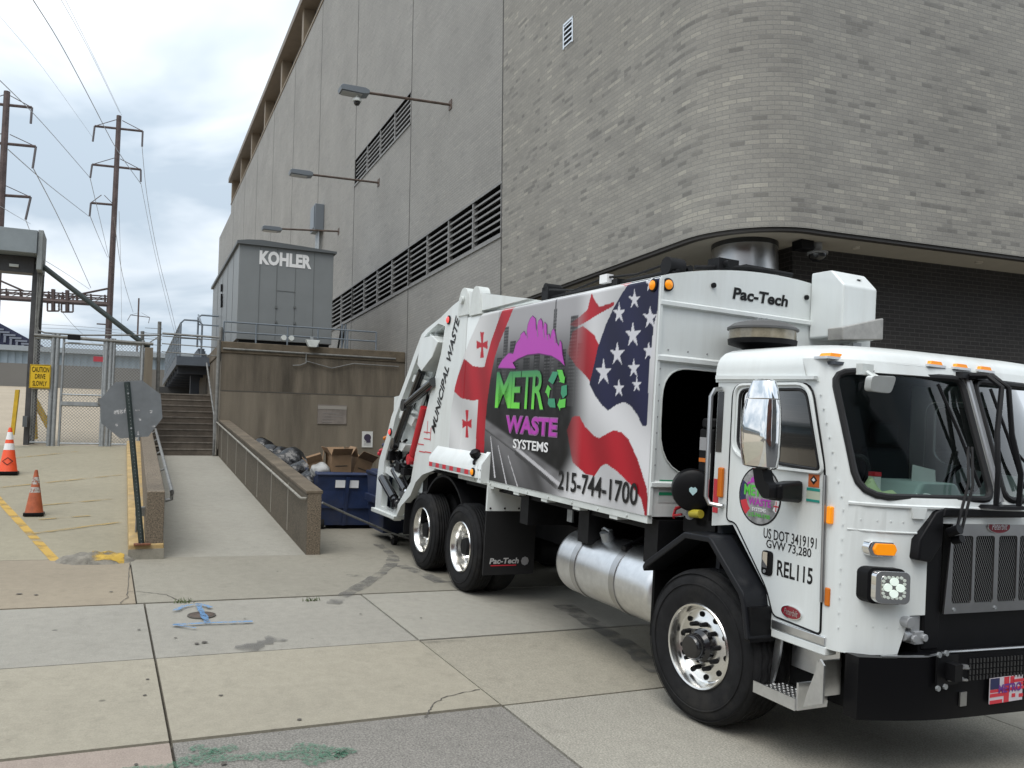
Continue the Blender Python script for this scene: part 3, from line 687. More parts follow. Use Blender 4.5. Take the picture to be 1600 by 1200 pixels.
part('wall', MB().box((UR0, VG, zj), (FU - .01, VG + 12, RT - .3)), cwu, rw, label='dark streaked upper half of the wall')
part('joint', MB().box((UR0, VG - .006, zj - .012), (FU - .02, VG + .01, zj + .012)), crackm, rw)
# steps
st = thing('stairs', 'dark concrete steps climbing beside the tall retaining wall', 'stairs', (1.5, VG, 1.75))
U0, U1 = bv(245, 712, VG)[0] - .15, UR0 - .004
sm = MB(); ns_ = MB()
for i in range(10):
    z = 1.755 + .172 * (i + 1); v = VG + .06 + .28 * i
    sm.box((U0, v, 1.2 if i == 0 else z - .4), (U1, v + (.28 if i < 9 else 6), z)); ns_.box((U0, v - .012, z - .03), (U1, v + .05, z + .004))
part('steps', sm, mat('stair_concrete', (0.10, 0.083, 0.066), .9, var=.3, scale=3, bump=.3), st)
part('nosings', ns_, mat('stair_nosing', (0.17, 0.15, 0.125), .85, var=.3, scale=6), st)
hr = MB()
hr.tube([(U1 - .12, VG - .05, 1.76), (U1 - .12, VG - .05, 2.1), (U1 - .12, VG + .1, 2.8), (U1 - .12, VG + 2.8, 4.4)], .025); hr.tube([(U1 - .08, VG - .02, 1.76), (U1 - .08, VG - .02, 4.75)], .045)
part('handrail', hr, galvd, st)
# low walls each side of the ramp
def run(mb, a, b, mi=0):     # a, b = (u0, u1, v, z0, z1) at the near and far end
    return mb.hexa([(a[0], a[2], a[3]), (a[1], a[2], a[3]), (b[1], b[2], b[3]), (b[0], b[2], b[3]), (a[0], a[2], a[4]), (a[1], a[2], a[4]), (b[1], b[2], b[4]), (b[0], b[2], b[4])], mi)
V0 = 11.85
la, lb = bv(230, 768, V0), bv(258, 768, V0); ka = bv(201, 851, V0)
lw = thing('ramp_wall', 'low pebbled concrete wall on a yellow kerb behind the stop sign', 'wall', (la[0], V0, ka[1]))
lt = bv(238, 672, VG)[1]
part('wall', run(MB(), (la[0], lb[0], V0, .3, la[1] - .0), (.42, .68, VG, 1.2, lt)), pebb, lw, bev=.012)
part('kerb', run(MB(), (ka[0], lb[0] + .01, V0 - .03, .2, ka[1]), (.12, .66, VG - .3, 1.5, zlot(VG) + .14)), mat('worn_yellow_kerb', (0.40, 0.28, 0.12), .85, var=.25, scale=5, dirt=(.28, .26, .22), dirt_amt=.8), lw, bev=.015)
part('kerb_end', MB().box((ka[0] - .004, V0 - .045, .2), (lb[0] + .014, V0 - .031, ka[1] - .06)), c_apron, lw)
pp = [(lb[0] + .1, V0 + .35, la[1] - .12), (lb[0] + .1, V0 + .3, la[1] - .02), (.76, VG - .1, lt + .02)]
rl = MB().tube([(lb[0] + .02, V0 + .35, la[1] - .14)] + pp, .028)
for t in (.25, .5, .75, .95):
    q = Vector(pp[1]).lerp(Vector(pp[2]), t); rl.tube([q, (q.x - .1, q.y, q.z - .06)], .016)
part('handrail', rl, galvd, lw)
jb = MB().box((la[0] - .12, V0 + .5, ka[1] + .32), (la[0] - .004, V0 + .72, ka[1] + .44)); jb.tube([(la[0] - .06, V0 + .6, ka[1] + .32), (la[0] - .06, V0 + .6, ka[1])], .02); jb.tube([(la[0] - .1, V0 + .66, ka[1] + .32), (la[0] - .1, V0 + .66, ka[1])], .014)
part('conduit', jb, galvd, lw)
part('pier', MB().box((bv(224, 600, VG)[0], VG - .05, 1.8), (bv(237, 600, VG)[0], VG + .3, bv(230, 543, VG)[1])), cw, lw)
ra, rb = bv(480.5, 769, 11.95), bv(502.5, 769, 11.95); rtz = bv(349, 657, VG)[1]
rw2 = thing('ramp_wall', 'sloping dark concrete wall between the ramp and the dumpsters', 'wall', (ra[0], 11.95, ra[1] - 1))
A, Bq = (ra[0], rb[0], 11.95, .2, ra[1] - .03), (UR0 - .0, UR0 + .22, VG - .01, 1.0, rtz - .03)
part('wall', run(MB(), A, Bq), pebl, rw2)
part('coping', run(MB(), (A[0] - .02, A[1] + .02, A[2] - .02, A[4], A[4] + .05), (Bq[0] - .02, Bq[1] + .02, Bq[2], Bq[4], Bq[4] + .05)), cwt, rw2, bev=.012)
part('end_face', MB().box((A[0] + .004, A[2] - .018, .2), (A[1] - .004, A[2] - .002, A[4])), pebb, rw2)
sj = MB()
for t in (.13, .27, .41, .55, .69, .83, .94):
    q = [A[i] + (Bq[i] - A[i]) * t for i in range(5)]; sj.box((q[0] - .008, q[2] - .02, zramp(q[2]) + .01), (q[0] + .02, q[2] + .02, q[4] - .06))
part('joint', sj, mat('pale_joint', (0.27, 0.25, 0.21), .9), rw2)
a1, b1 = Vector((A[0] - .07, A[2] + .1, A[4] - .06)), Vector((Bq[0] - .07, Bq[2] - .05, Bq[4] - .02))
rl = MB().tube([(A[0], A[2] + .03, A[4] - .06), a1, b1, (b1.x, b1.y, 1.76)], .019)
for t in (.2, .4, .6, .8):
    q = a1.lerp(b1, t); rl.tube([q, (q.x + .09, q.y, q.z - .05)], .014)
part('handrail', rl, mat('worn_rail', (.27, .255, .22), .6, .2, var=.3, scale=8), rw2)
# ================================================================== GENERATOR AND ITS DECK
GV = 23.1
g0, gzb = bv(369, 533, GV); g1, _z = bv(518, 533, GV); gzt = bv(372, 379, GV)[1]; gzb = RT
gback = bu(333, 455, g0)[0]
gen = thing('generator_enclosure', 'big grey steel generator enclosure with white lettering on the wall top', 'generator', (g0, GV, gzb))
gp_ = mat('generator_paint', (0.20, 0.215, 0.22), .5, var=.05, scale=1.5)
part('housing', MB().box((g0, GV, gzb + .16), (g1, gback, gzt)), gp_, gen, bev=.015)
part('skid', MB().box((g0 + .06, GV + .06, gzb + .005), (g1 - .06, gback - .06, gzb + .158)), black, gen)
rfm = MB(); um = (g0 + g1) / 2
rfm.prism([(g0 - .07, gzt - .03), (g1 + .07, gzt - .03), (g1 + .07, gzt + .03), (um - .7, gzt + .13), (g0 + .2, gzt + .10), (g0 - .07, gzt + .05)], lambda a, b, t: (a, t, b), GV - .08, gback + .05)
rfm.box((um - .4, GV + 1.2, gzt + .1), (um + .7, GV + 2.2, gzt + .2))
part('roof', rfm, mat('generator_roof', (0.10, 0.11, 0.115), .5), gen)
sm = MB()
for x in (404, 431, 460, 489):
    u = bv(x, 480, GV)[0]; sm.box((u - .008, GV - .008, gzb + .2), (u + .008, GV + .01, gzt - .05))
ua, ub = bv(430, 480, GV)[0], bv(461, 480, GV)[0]; z0 = bv(440, 455, GV)[1]
sm.box((ua, GV - .01, z0), (ub, GV + .01, z0 + .012))
for x, y in ((431, 480), (431, 503), (460, 480), (460, 505)):
    u, z = bv(x, y, GV); sm.box((u - .03, GV - .03, z - .03), (u + .03, GV - .009, z + .03))
for v in np.arange(GV + 1.2, gback - .5, 1.4): sm.box((g0 - .008, v - .01, gzb + .2), (g0 + .01, v + .01, gzt - .05))
part('panel_seam', sm, mat('generator_seam', (.13, .14, .14), .5), gen)
hm = MB()
for y, z in ((455, 447), (470, 460), (480, 478)):
    v, zz = bu(348, y, g0); hm.box((g0 - .06, v, zz), (g0 - .011, v + .12, zz + .22))
part('handle', hm, black, gen)
k0, kz0 = bv(405, 415, GV); k1, kz1 = bv(487, 395, GV)
part('lettering', put_text(MB(), 'KOHLER', lambda a, b: (a, GV - .012, b), k0, k1, bv(446, 417, GV)[1], bv(446, 395, GV)[1], bold=.05), whitev, gen)
# galvanised railing on the wall top
def railing(mb, pts, h, r=.022, mid=True):
    """posts at the given points, a top and a middle rail"""
    top = [(p[0], p[1], p[2] + h) for p in pts]; mb.tube(top, r)
    if mid: mb.tube([(p[0], p[1], p[2] + h * .52) for p in pts], r)
    for p in pts: mb.tube([p, (p[0], p[1], p[2] + h)], r)
    return mb
rail = thing('guard_rail', 'grey pipe railing along the front edge of the tall wall', 'railing', (UR0, VG + .25, RT))
u1 = bv(588, 520, VG + .25)[0]; h = bv(400, 506, VG + .25)[1] - RT
part('rails', railing(MB(), [(UR0 + .05 + (u1 - UR0 - .05) * i / 5, VG + .25, RT) for i in range(6)], h), bluegrey, rail)
ldm = MB()
for o in (0, .5): ldm.tube([(u1 - .9 + o * .2, VG + .6, RT + .0), (u1 - .9 + o * .2, VG + .6, RT + .75), (u1 - .6 + o * .2, VG + 2.5, RT)], .03)
solo('pipe_bracket', ldm, bluegrey, 'bent grey pipes standing on the wall top beside the arena', 'pipe', (u1 - .9, VG + .6, RT))
# conduit, light and signs on the wall face
cd = MB(); za = bv(480, 553, VG - .04)[1]
cd.tube([(UR0 + .02, VG - .04, bv(352, 545, VG)[1]), (FU - .3, VG - .04, bv(600, 560, VG)[1])], .028)
u, z = bv(478, 553, VG); cd.tube([(u, VG - .05, z), (u, VG - .05, z - .25), (u - .15, VG - .05, z - .32), (u - .35, VG - .05, z - .34)], .018)
cd.tube([(u, VG - .05, z - .2), (u + .7, VG - .05, z - .36), (u + 1.3, VG - .05, z - .2), (u + 2.6, VG - .05, z - .22)], .016)
solo('conduit', cd, galvd, 'rusty conduit running along the tall concrete wall below its coping', 'conduit', (UR0, VG, za))
u, z = bv(488, 537, VG - .12); fl = thing('flood_light', 'white flood light fixed at the wall top under the generator', 'flood light', (u, VG, z))
part('housing', MB().prism([(-.19, .09), (.19, .09), (.1, -.1), (-.1, -.1)], lambda a, b, t: (u + a, t, z + b), VG - .22, VG - .05), whited, fl, bev=.01)
part('bracket', MB().box((u - .04, VG - .05, z - .1), (u + .04, VG - .001, z + .2)), galv, fl)
part('lamp', MB().cyl((u - .75, VG - .1, z + .12), (u - .75, VG - .01, z + .12), .07), whited, fl)
part('lamp', MB().cyl((u - .55, VG - .1, z + .12), (u - .55, VG - .01, z + .12), .07), whited, fl)
def board(name, x0, y0, x1, y1, m_, lab, deco):
    u0, z1 = bv(x0, y0, VG - .02); u1_, z0 = bv(x1, y1, VG - .02)
    t = thing(name, lab, 'sign', (u0, VG, z0)); part('board', MB().box((u0, VG - .025, z0), (u1_, VG - .002, z1)), m_, t)
    for nm, mb, mm in deco(u0, u1_, z0, z1): part(nm, mb, mm, t)
def faded(u0, u1_, z0, z1):
    a = MB().box((u0, VG - .03, z1 - .12), (u1_, VG - .0255, z1 - .03)); b = MB()
    for i, w in enumerate((.5, .62, .4, .3)): b.box((u0 + .12, VG - .03, z1 - .24 - i * .08), (u0 + .12 + w * .9, VG - .0265, z1 - .215 - i * .08))
    return [('band', a, mat('faded_band', (.30, .28, .25), .8)), ('faded_line', b, mat('faded_text', (.22, .20, .185), .8))]
board('wall_sign', 497, 632, 541, 663, mat('faded_sign', (0.20, 0.175, 0.155), .75, var=.2, scale=4), 'faded grey board with worn out print on the tall concrete wall', faded)
def nolit(u0, u1_, z0, z1):
    um_, zt = (u0 + u1_) / 2, z1 - .17; a = MB(); a.prism(arc((um_, zt), .1, 0, 360, 18)[:-1], lambda p, q, t: (p, t, q), VG - .03, VG - .0255)
    a.box((um_ - .03, VG - .031, zt - .14), (um_ + .09, VG - .0256, zt - .06))
    b = MB()
    for i in range(3): b.box((u0 + .05, VG - .03, z0 + .06 + i * .05), (u1_ - .05, VG - .0265, z0 + .075 + i * .05))
    return [('figure', a, mat('dark_print', (.04, .03, .06), .6)), ('printed_line', b, greyv)]
board('wall_sign', 566, 674, 582, 699, mat('white_sign', (0.62, 0.62, 0.6), .6), 'small white sign with a dark round figure near the truck tail', nolit)
# steel landing above the steps
PVv = 25.6
def bvp(x, y): return bv(x, y, PVv)
pu0, pz1 = bvp(276, 556); pu1, _ = bvp(340, 560); pz0 = bvp(300, 571)[1]
pu1 = UR0 - .01
pl = thing('steel_landing', 'dark blue grey steel landing and stair above the concrete steps', 'landing', (pu0, PVv, pz0))
dkblue = mat('landing_paint', (0.085, 0.10, 0.12), .55, var=.1, scale=4)
part('deck', MB().box((pu0, PVv, pz0), (pu1, PVv + 9, pz1)), dkblue, pl)
ug = MB(); [ug.box((pu0 + .05, PVv + .4 + i * 1.1, pz0 - .22), (pu1 - .05, PVv + .5 + i * 1.1, pz0 - .004)) for i in range(8)]
ug.box((pu1 - .45, PVv + .9, 3.4), (pu1 - .2, PVv + 1.2, pz0 - .23)); ug.box((pu0 + .05, PVv + 8, 3.4), (pu0 + .2, PVv + 8.2, pz0 - .23))
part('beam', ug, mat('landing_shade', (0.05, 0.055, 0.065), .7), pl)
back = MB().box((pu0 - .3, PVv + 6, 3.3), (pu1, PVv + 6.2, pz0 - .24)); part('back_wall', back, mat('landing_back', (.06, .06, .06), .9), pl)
rl = MB()
ht = bvp(283, 499)[1] - pz1
rl.tube([(pu0 + .08, PVv + .05, pz1), (pu0 + .08, PVv + .05, pz1 + ht - .1), (pu0 + .17, PVv + .05, pz1 + ht), (pu1 - .35, PVv + .05, pz1 + ht), (pu1 - .25, PVv + .05, pz1 + ht - .1), (pu1 - .25, PVv + .05, pz1)], .028)
rl.tube([(pu0 + .08, PVv + .05, pz1 + ht * .5), (pu1 - .25, PVv + .05, pz1 + ht * .5)], .022)
rl.tube([(pu0 + .08, PVv + .05, pz1 + ht - .1), (pu0 + .08, PVv + 9, pz1 + ht - .1)], .028)
for k in range(4): rl.tube([(pu0 + .08, PVv + .05, pz1 + ht * (k + 1) * .2), (pu0 + .08, PVv + 9, pz1 + ht * (k + 1) * .2)], .012)
for i in range(10): rl.tube([(pu0 + .08, PVv + i, pz1), (pu0 + .08, PVv + i, pz1 + ht - .1)], .022)
for i in range(54): rl.tube([(pu0 + .08, PVv + i / 6, pz1 + .02), (pu0 + .08, PVv + i / 6, pz1 + ht - .1)], .007, n=4)
part('railing', rl, bluegrey, pl)
q0 = bv(310, 492, 28.0); q1 = bv(357, 500, 28.0); zz = bv(320, 543, 28.0)[1]; r2 = MB()
r2.tube([(q0[0], 28, zz), (q0[0], 28, q0[1] - .08), (q0[0] + .1, 28, q0[1]), (q1[0] - .1, 28, q0[1]), (q1[0], 28, q0[1] - .1), (q1[0], 28, zz)], .03)
for k in (.35, .7): r2.tube([(q0[0], 28, zz + (q0[1] - zz) * k), (q1[0], 28, zz + (q0[1] - zz) * k)], .022)
r2.tube([(q0[0], 28, q0[1]), (q0[0] - .05, 25.7, pz1 + .9)], .028); r2.tube([(q0[0], 28, zz + .4), (q0[0] - .05, 25.7, pz1 + .4)], .022)
part('upper_railing', r2, bluegrey, pl)
us = MB()
for i in range(4): us.box((q0[0], 26.4 + i * .4, pz1 + .001 + i * .12), (pu1, 29.5, pz1 + .119 + i * .12))
part('upper_step', us, dkblue, pl)
# ================================================================== GATE, FENCES AND THE FRAME OVER THEM
gz = 1.97
def chain(mb, u0, u1_, z0, z1, v, pitch=.075, w=.0042):
    """wire diamonds"""
    du, dz = u1_ - u0, z1 - z0
    for sgn in (1, -1):
        c = -dz
        while c < du:
            # line u = u0 + c + t (t from 0 to dz), clipped to the panel
            a0, a1 = max(0, -c), min(dz, du - c)
            if a1 > a0 + .02:
                p0, p1 = (u0 + c + a0, z0 + a0), (u0 + c + a1, z0 + a1)
                if sgn < 0: p0, p1 = (u1_ - (p0[0] - u0), p0[1]), (u1_ - (p1[0] - u0), p1[1])
                k = w * .7; o = .003 * sgn
                mb.add([(p0[0] - k, v + o, p0[1] + k * sgn), (p0[0] + k, v + o, p0[1] - k * sgn), (p1[0] + k, v + o, p1[1] - k * sgn), (p1[0] - k, v + o, p1[1] + k * sgn)], [(0, 1, 2, 3)])
            c += pitch
    return mb
wire = mat('fence_wire', (0.30, 0.31, 0.31), .5, .5)
U = lambda x, y=620: bv(x, y, VG)[0]
Zp = lambda x, y: bv(x, y, VG)[1]
topz = Zp(130, 532)
def fence(name, lab, cat, x0, x1, z0, z1, posts, mid=(), group=None):
    u0, u1_ = U(x0), U(x1); t = thing(name, lab, cat, (u0, VG, gz), group=group)
    part('mesh', chain(MB(), u0, u1_, z0, z1, VG), wire, t, kind=None)
    fr = MB(); fr.tube([(u0, VG, z0), (u1_, VG, z0)], .02); fr.tube([(u0, VG, z1), (u1_, VG, z1)], .025)
    for z, r in mid: fr.tube([(u0, VG, z), (u1_, VG, z)], r)
    part('frame_rail', fr, galv, t)
    for x, r in posts: part('post', MB().cyl((U(x), VG, gz - .05), (U(x), VG, z1 + .12), r, n=10), galv, t)
    return t
fence('chain_link_fence', 'narrow wire fence panel carrying the yellow caution sign', 'fence', 50, 77, gz + .08, topz, ((79, .045), (86, .05)), ((gz + 1.35, .018),))
gt = fence('chain_link_gate', 'wire mesh gate with a double middle rail and a red plate', 'gate', 95, 160, gz + .06, topz - .08, ((95.5, .028), (159.5, .028)), ((Zp(125, 617), .02), (Zp(125, 634), .02)))
part('push_bar', MB().box((U(96), VG - .03, Zp(125, 634)), (U(159), VG - .012, Zp(125, 628))), galv, gt)
part('closer', MB().box((U(101), VG - .1, topz + .0), (U(121), VG + .05, topz + .12)), chassis, gt, bev=.01)
part('red_plate', MB().box((U(143), VG - .02, Zp(150, 565)), (U(160), VG - .008, Zp(150, 557))), mat('red_plate', (.45, .05, .07), .5), gt)
part('latch', MB().box((U(153), VG - .08, Zp(155, 632)), (U(165), VG - .035, Zp(155, 622))), galvd, gt)
fence('chain_link_fence', 'wire fence panel between the gate and the concrete pier', 'fence', 163, 220, gz + .05, topz - .03, ((163, .045), (170, .045), (175, .035), (220, .035)))
hd = MB(); hd.tube([(U(48), VG - .02, Zp(60, 524)), (U(236), VG - .02, Zp(225, 537))], .04); solo('fence_top_rail', hd, galvd, 'pipe spanning above the gate from the frame post to the pier', 'pipe', (U(48), VG, 4.4))
sg = thing('caution_sign', 'yellow board reading caution drive slowly on the fence', 'sign', (U(45), VG - .06, Zp(60, 590)))
u0, u1_ = U(45), U(77.5); z0, z1 = Zp(60, 607), Zp(60, 570)
part('board', MB().box((u0, VG - .09, z0), (u1_, VG - .07, z1)), mat('yellow_sign', (0.72, 0.47, 0.02), .45), sg)
lt_ = MB(); w_ = u1_ - u0; hh = z1 - z0
for s_, a, b, c, d in (('CAUTION', .10, .92, .68, .90), ('DRIVE', .26, .76, .40, .60), ('SLOWLY', .16, .84, .10, .31)):
    put_text(lt_, s_, lambda p, q: (p, VG - .094, q), u0 + w_ * a, u0 + w_ * b, z0 + hh * c, z0 + hh * d, bold=.01)
part('lettering', lt_, blackv, sg)
bd = MB()
for a, b, c, d in ((.02, .98, .02, .035), (.02, .98, .965, .98), (.02, .035, .02, .98), (.965, .98, .02, .98)): bd.box((u0 + w_ * a, VG - .093, z0 + hh * c), (u0 + w_ * b, VG - .0905, z0 + hh * d))
part('border', bd, blackv, sg)
# steel frame with the grey box
sf = thing('gate_frame', 'dark steel frame with a big grey box over the car park entry', 'frame', (U(45), VG + .3, gz))
fpost = mat('frame_steel', (0.075, 0.075, 0.078), .6, .2, var=.2, scale=5)
part('post', MB().box((U(35, 690), VG + .15, gz - .05), (U(43, 690) + .0, VG + .4, Zp(45, 400))), fpost, sf)
part('post', MB().tube([(U(50), VG + .5, gz), (U(50) + .02, VG + .5, Zp(50, 470)), (U(52), VG + .45, Zp(55, 425))], .06), fpost, sf)
part('beam', MB().box((U(-120), VG + .1, Zp(20, 423)), (U(41), VG + .45, Zp(20, 398))), fpost, sf)
bx = MB().box((U(-120), VG - .35, Zp(20, 397)), (U(47), VG + .65, Zp(20, 361))); part('box', bx, mat('frame_box', (0.22, 0.25, 0.265), .5, var=.12, scale=2), sf, bev=.01)
part('end_cap', MB().box((U(47) + .004, VG - .3, Zp(55, 425)), (U(47) + .12, VG + .6, Zp(50, 362))), mat('frame_cap', (.26, .28, .28), .5, var=.15, scale=4), sf, bev=.02)
part('light', MB().box((U(2), VG + .03, Zp(10, 415)), (U(17), VG + .09, Zp(10, 411))), whited, sf)
cn = MB()
for dx, y1_ in ((47, 680), (50, 690), (53, 560)): cn.tube([(U(dx, y1_), VG + .05, Zp(50, y1_)), (U(dx + 2), VG + .05, Zp(50, 440)), (U(dx + 2), VG + .1, Zp(50, 402))], .022)
cn.tube([(U(50), VG + .05, Zp(50, 502)), (U(54), VG + .05, Zp(50, 515)), (U(64), VG + .05, Zp(60, 519)), (U(120), VG + .05, Zp(60, 519.5)), (U(245), VG + .05, Zp(245, 523))], .022)
part('conduit', cn, galvd, sf)
part('control_box', MB().box((U(38), VG - .1, Zp(40, 667)), (U(45), VG + .1, Zp(40, 650))), lampm, sf)
solo('brace_pipe', MB().tube([(U(57, 408), VG + .05, Zp(57, 408)), (U(233, 543), VG + .1, Zp(233, 543))], .066, n=12), mat('green_grey_pipe', (0.045, 0.06, 0.06), .5, var=.1, scale=4), 'thick green grey pipe slanting from the steel frame to the concrete pier', 'pipe', (U(57, 408), VG, Zp(57, 408)))
ypm = mat('yellow_guard_paint', (0.62, 0.40, 0.03), .5, var=.15, scale=6)
yb = MB().prism([(U(20, 672), Zp(20, 680)), (U(26, 672), Zp(26, 680)), (U(33.5, 612), Zp(33, 611)), (U(27.5, 612), Zp(27, 611))], lambda a, b, t: (a, t, b), VG - .5, VG - .3)
solo('guard_post', yb, ypm, 'leaning yellow guard plate left of the dark frame post', 'guard post', (U(22), VG - .4, gz))
yb = MB().tube([(U(47.5, 686), VG + .9, Zp(47, 686)), (U(45, 612), VG + .9, Zp(45, 614))], .085, n=10)
g_ = thing('guard_post', 'upright yellow guard post with a slanting brace behind the fence', 'guard post', (U(47.5), VG + .9, gz)); part('upright', yb, ypm, g_)
part('brace', MB().tube([(U(43, 612), VG + .95, Zp(43, 612)), (U(73, 668), VG + .95, Zp(73, 668))], .075, n=10), ypm, g_)
part('base', MB().box((U(44), VG + .8, Zp(45, 688)), (U(51), VG + 1.0, Zp(45, 685))), rust, g_)
# posts with strands behind the stop sign
fp = thing('barbed_wire_fence', 'two rusty posts with thin wire strands beside the concrete steps', 'fence', (U(248), VG + .3, 2))
for x0, y0, x1, y1 in ((247, 606, 250, 501), (345, 545, 347, 510), (222, 560, 223, 516)):
    part('post', MB().cyl((U(x0, y0), VG + .2, Zp(x0, y0) - .3), (U(x1, y1), VG + .2, Zp(x1, y1)), .045, n=8), galvd, fp)
ws = MB()
for y in (511, 519, 528, 537, 548, 560): ws.tube([(U(222), VG + .22, Zp(235, y)), (U(250), VG + .22, Zp(250, y + 1))], .008, n=4)
for y in (519, 523, 535, 548): ws.tube([(U(250), VG + .22, Zp(250, y)), (U(345), VG + .22, Zp(345, y + 7))], .014 if y > 520 else .03, n=5)
ws.tube([(U(231), VG + .22, Zp(231, 533)), (U(249), VG + .22, Zp(249, 521))], .015, n=5)
part('strand', ws, galvd, fp)
# ================================================================== SIGN, CONES
kz = ka[1]
sp0 = BI @ hit(222, 850, Vector((0, 0, kz)), Vector((0, 0, 1)))
vS = sp0.y
pu, pz = bv(198.5, 597, vS)
ss = thing('stop_sign', 'back of a dented octagonal sign on a leaning dark green post', 'sign', sp0)
dpost = mat('green_post', (0.035, 0.05, 0.048), .55, .2, var=.3, scale=10)
P0, P1 = Vector(sp0) - Vector((0, 0, .05)), Vector((pu, vS, pz)); ax = (P1 - P0).normalized(); side = ax.cross(Vector((0, 1, 0))).normalized()
pm = MB(); w0 = .034
prof = [(-.036, .0), (-.026, .0), (-.016, .026), (.016, .026), (.026, .0), (.036, .0), (.026, -.008), (.016, .018), (-.016, .018), (-.026, -.008)]
pm.prism(prof, lambda a, b, t: P0.lerp(P1, t) + side * a + Vector((0, -b, 0)), 0, 1)
part('post', pm, dpost, ss)
hl_ = MB()
for i in range(46):
    t = .03 + i * .021; c = P0.lerp(P1, t) + Vector((0, -.0265, 0)); hl_.cyl(c, c + Vector((0, -.0015, 0)), .0055, n=8)
part('post_hole', hl_, mat('hole_pale', (.22, .23, .22), .8), ss)
oc = [(154, 628), (172, 604), (203, 593), (236, 603), (254, 634), (252, 655), (237, 676), (203, 686), (171, 675), (156, 655)]
oc = [(155.5, 625), (180, 597), (222, 594), (251, 616), (254, 653), (232, 682), (188, 685), (158, 661)]
ov = [bv(x, y, vS) for x, y in oc]
part('plate', MB().prism(ov, lambda a, b, t: (a, t, b), vS + .012, vS + .016), mat('sign_back', (0.20, 0.215, 0.225), .42, .35, var=.1, scale=5, dirt=(.34, .34, .33), dirt_amt=.3), ss)
sk_ = MB()
for x, y, w, h in ((185, 644, .11, .06), (195, 641, .02, .07), (215, 641, .05, .02), (219, 655, .025, .03), (236, 643, .03, .035), (216, 677, .02, .05), (240, 666, .04, .02), (182, 664, .03, .03)):
    u, z = bv(x, y, vS); sk_.add([(u + dx * w * random.uniform(.4, .6), vS + .0105, z + dz * h * random.uniform(.35, .6)) for dx, dz in ((-1, -1), (0, -1.2), (1, -1), (1, 1), (0, .9), (-1, 1))], [tuple(range(6))])
part('sticker_scrap', sk_, spray_mat('sticker_scrap_white', (.5, .5, .5), .45, 60), ss)
bo = MB()
for t in (.93, .72): c = P0.lerp(P1, t) + Vector((0, -.03, 0)); bo.cyl(c, c + Vector((0, -.01, 0)), .013, n=8)
part('bolt', bo, galv, ss)
part('base_plate', MB().box((sp0.x - .1, sp0.y - .1, kz - .01), (sp0.x + .1, sp0.y + .1, kz + .012)), mat('rust_stain', (.16, .06, .03), .8, var=.5, scale=30), ss, bev=.004)
def cone(xb, yb, xt, yt, lab, colr, wmat, baseW, dirty):
    b = lotpt(xb, yb, 0); H_ = bv(xt, yt, b.y)[1] - b.z
    t = thing('traffic_cone', lab, 'traffic cone', b, group='traffic cones')
    bm_ = MB(); w = baseW * H_; rp = [(x, y) for x, y in rrect(-w, w, -w, w, w * .25, 3)]
    bm_.prism(rp, lambda p, q, r_: (b.x + p, b.y + q, b.z + r_), .0, .045 * H_ / .7); part('base', bm_, black, t, bev=.008)
    r0, r1, z0 = .175 * H_, .030 * H_, .06 * H_
    rr = lambda z: r0 + (r1 - r0) * (z - z0) / (H_ - z0)
    part('body', MB().lathe([(rr(z0) * 1.08, z0), (rr(z0), z0 + .03), (rr(H_ - .03), H_ - .03), (r1 * .8, H_), (r1 * .5, H_)], b, (0, 0, 1), 28), colr, t)
    for a, c in ((.52, .66), (.74, .90)) if not dirty else ((.50, .62), (.68, .84)):
        part('stripe', MB().lathe([(rr(H_ * a) + .003, H_ * a), (rr(H_ * c) + .003, H_ * c)], b, (0, 0, 1), 28, close=False), wmat, t)
    return t, b, H_, rr
t1, b, H_, rr = cone(12, 741, 20, 668, 'bright orange cone with clean white stripes beside the yellow guard plate', mat('cone_orange', (0.80, 0.085, 0.02), .45), whitev, .20, False)
dm = MB(); z = H_ * .28; c = Vector((b.x, b.y - rr(z) - .008, b.z + z))
for k in range(4):
    a0, a1 = math.pi / 2 * k, math.pi / 2 * (k + 1); p = lambda a, r: c + Vector((math.cos(a) * r * 1.25, math.sin(a) * r * .2 - .0, math.sin(a) * r))
    dm.add([p(a0, .075), p(a1, .075), p(a1, .06), p(a0, .06)], [(0, 1, 2, 3)])
part('diamond_mark', dm, blackv, t1)
cone(53, 805, 56, 734, 'faded brownish orange cone with worn stripes near the yellow line', mat('cone_faded', (0.36, 0.085, 0.03), .6, var=.25, scale=10), spray_mat('worn_stripe', (.45, .43, .4), .42, 22), .20, True)
# ================================================================== DISTANCE: wall, warehouse, stands, catenary
wz1 = bv(60, 569, FB_V)[1]
solo('parapet_wall', MB().box((-90, FB_V, FB_Z - 1), (40, FB_V + .4, wz1)), mat('parapet_concrete', (0.17, 0.165, 0.155), .9, var=.1, scale=.3), 'long low grey wall at the far end of the car park', 'wall', (-20, FB_V, FB_Z))
WV = 74.0
wa = thing('warehouse', 'long low pale blue corrugated warehouse beyond the grey wall', 'building', (bv(0, 570, WV)[0], WV, FB_Z))
wzb, wzt = bv(100, 575, WV)[1], bv(100, 552, WV)[1]
wb = MB(); u0 = -120.0
while u0 < 30:
    wb.box((u0, WV, FB_Z - 1), (u0 + .28, WV + 20, wzt)); wb.box((u0 + .28, WV + .06, FB_Z - 1), (u0 + .5, WV + 20, wzt)); u0 += .5
part('wall', wb, mat('warehouse_cladding', (0.27, 0.335, 0.39), .5, var=.04, scale=.2), wa)
part('roof', MB().prism([(-122, wzt + .002), (32, wzt + .002), (32, wzt + .45), (bv(150, 548, WV)[0], bv(150, 547, WV)[1]), (-122, wzt + .45)], lambda a, b, t: (a, t, b), WV - .4, WV + 20), mat('warehouse_roof', (0.33, 0.37, 0.40), .5), wa)
SV = 96.0
sb = thing('grandstand', 'dark navy sloping grandstand showing above the far warehouse', 'grandstand', (bv(0, 560, SV)[0], SV, FB_Z))
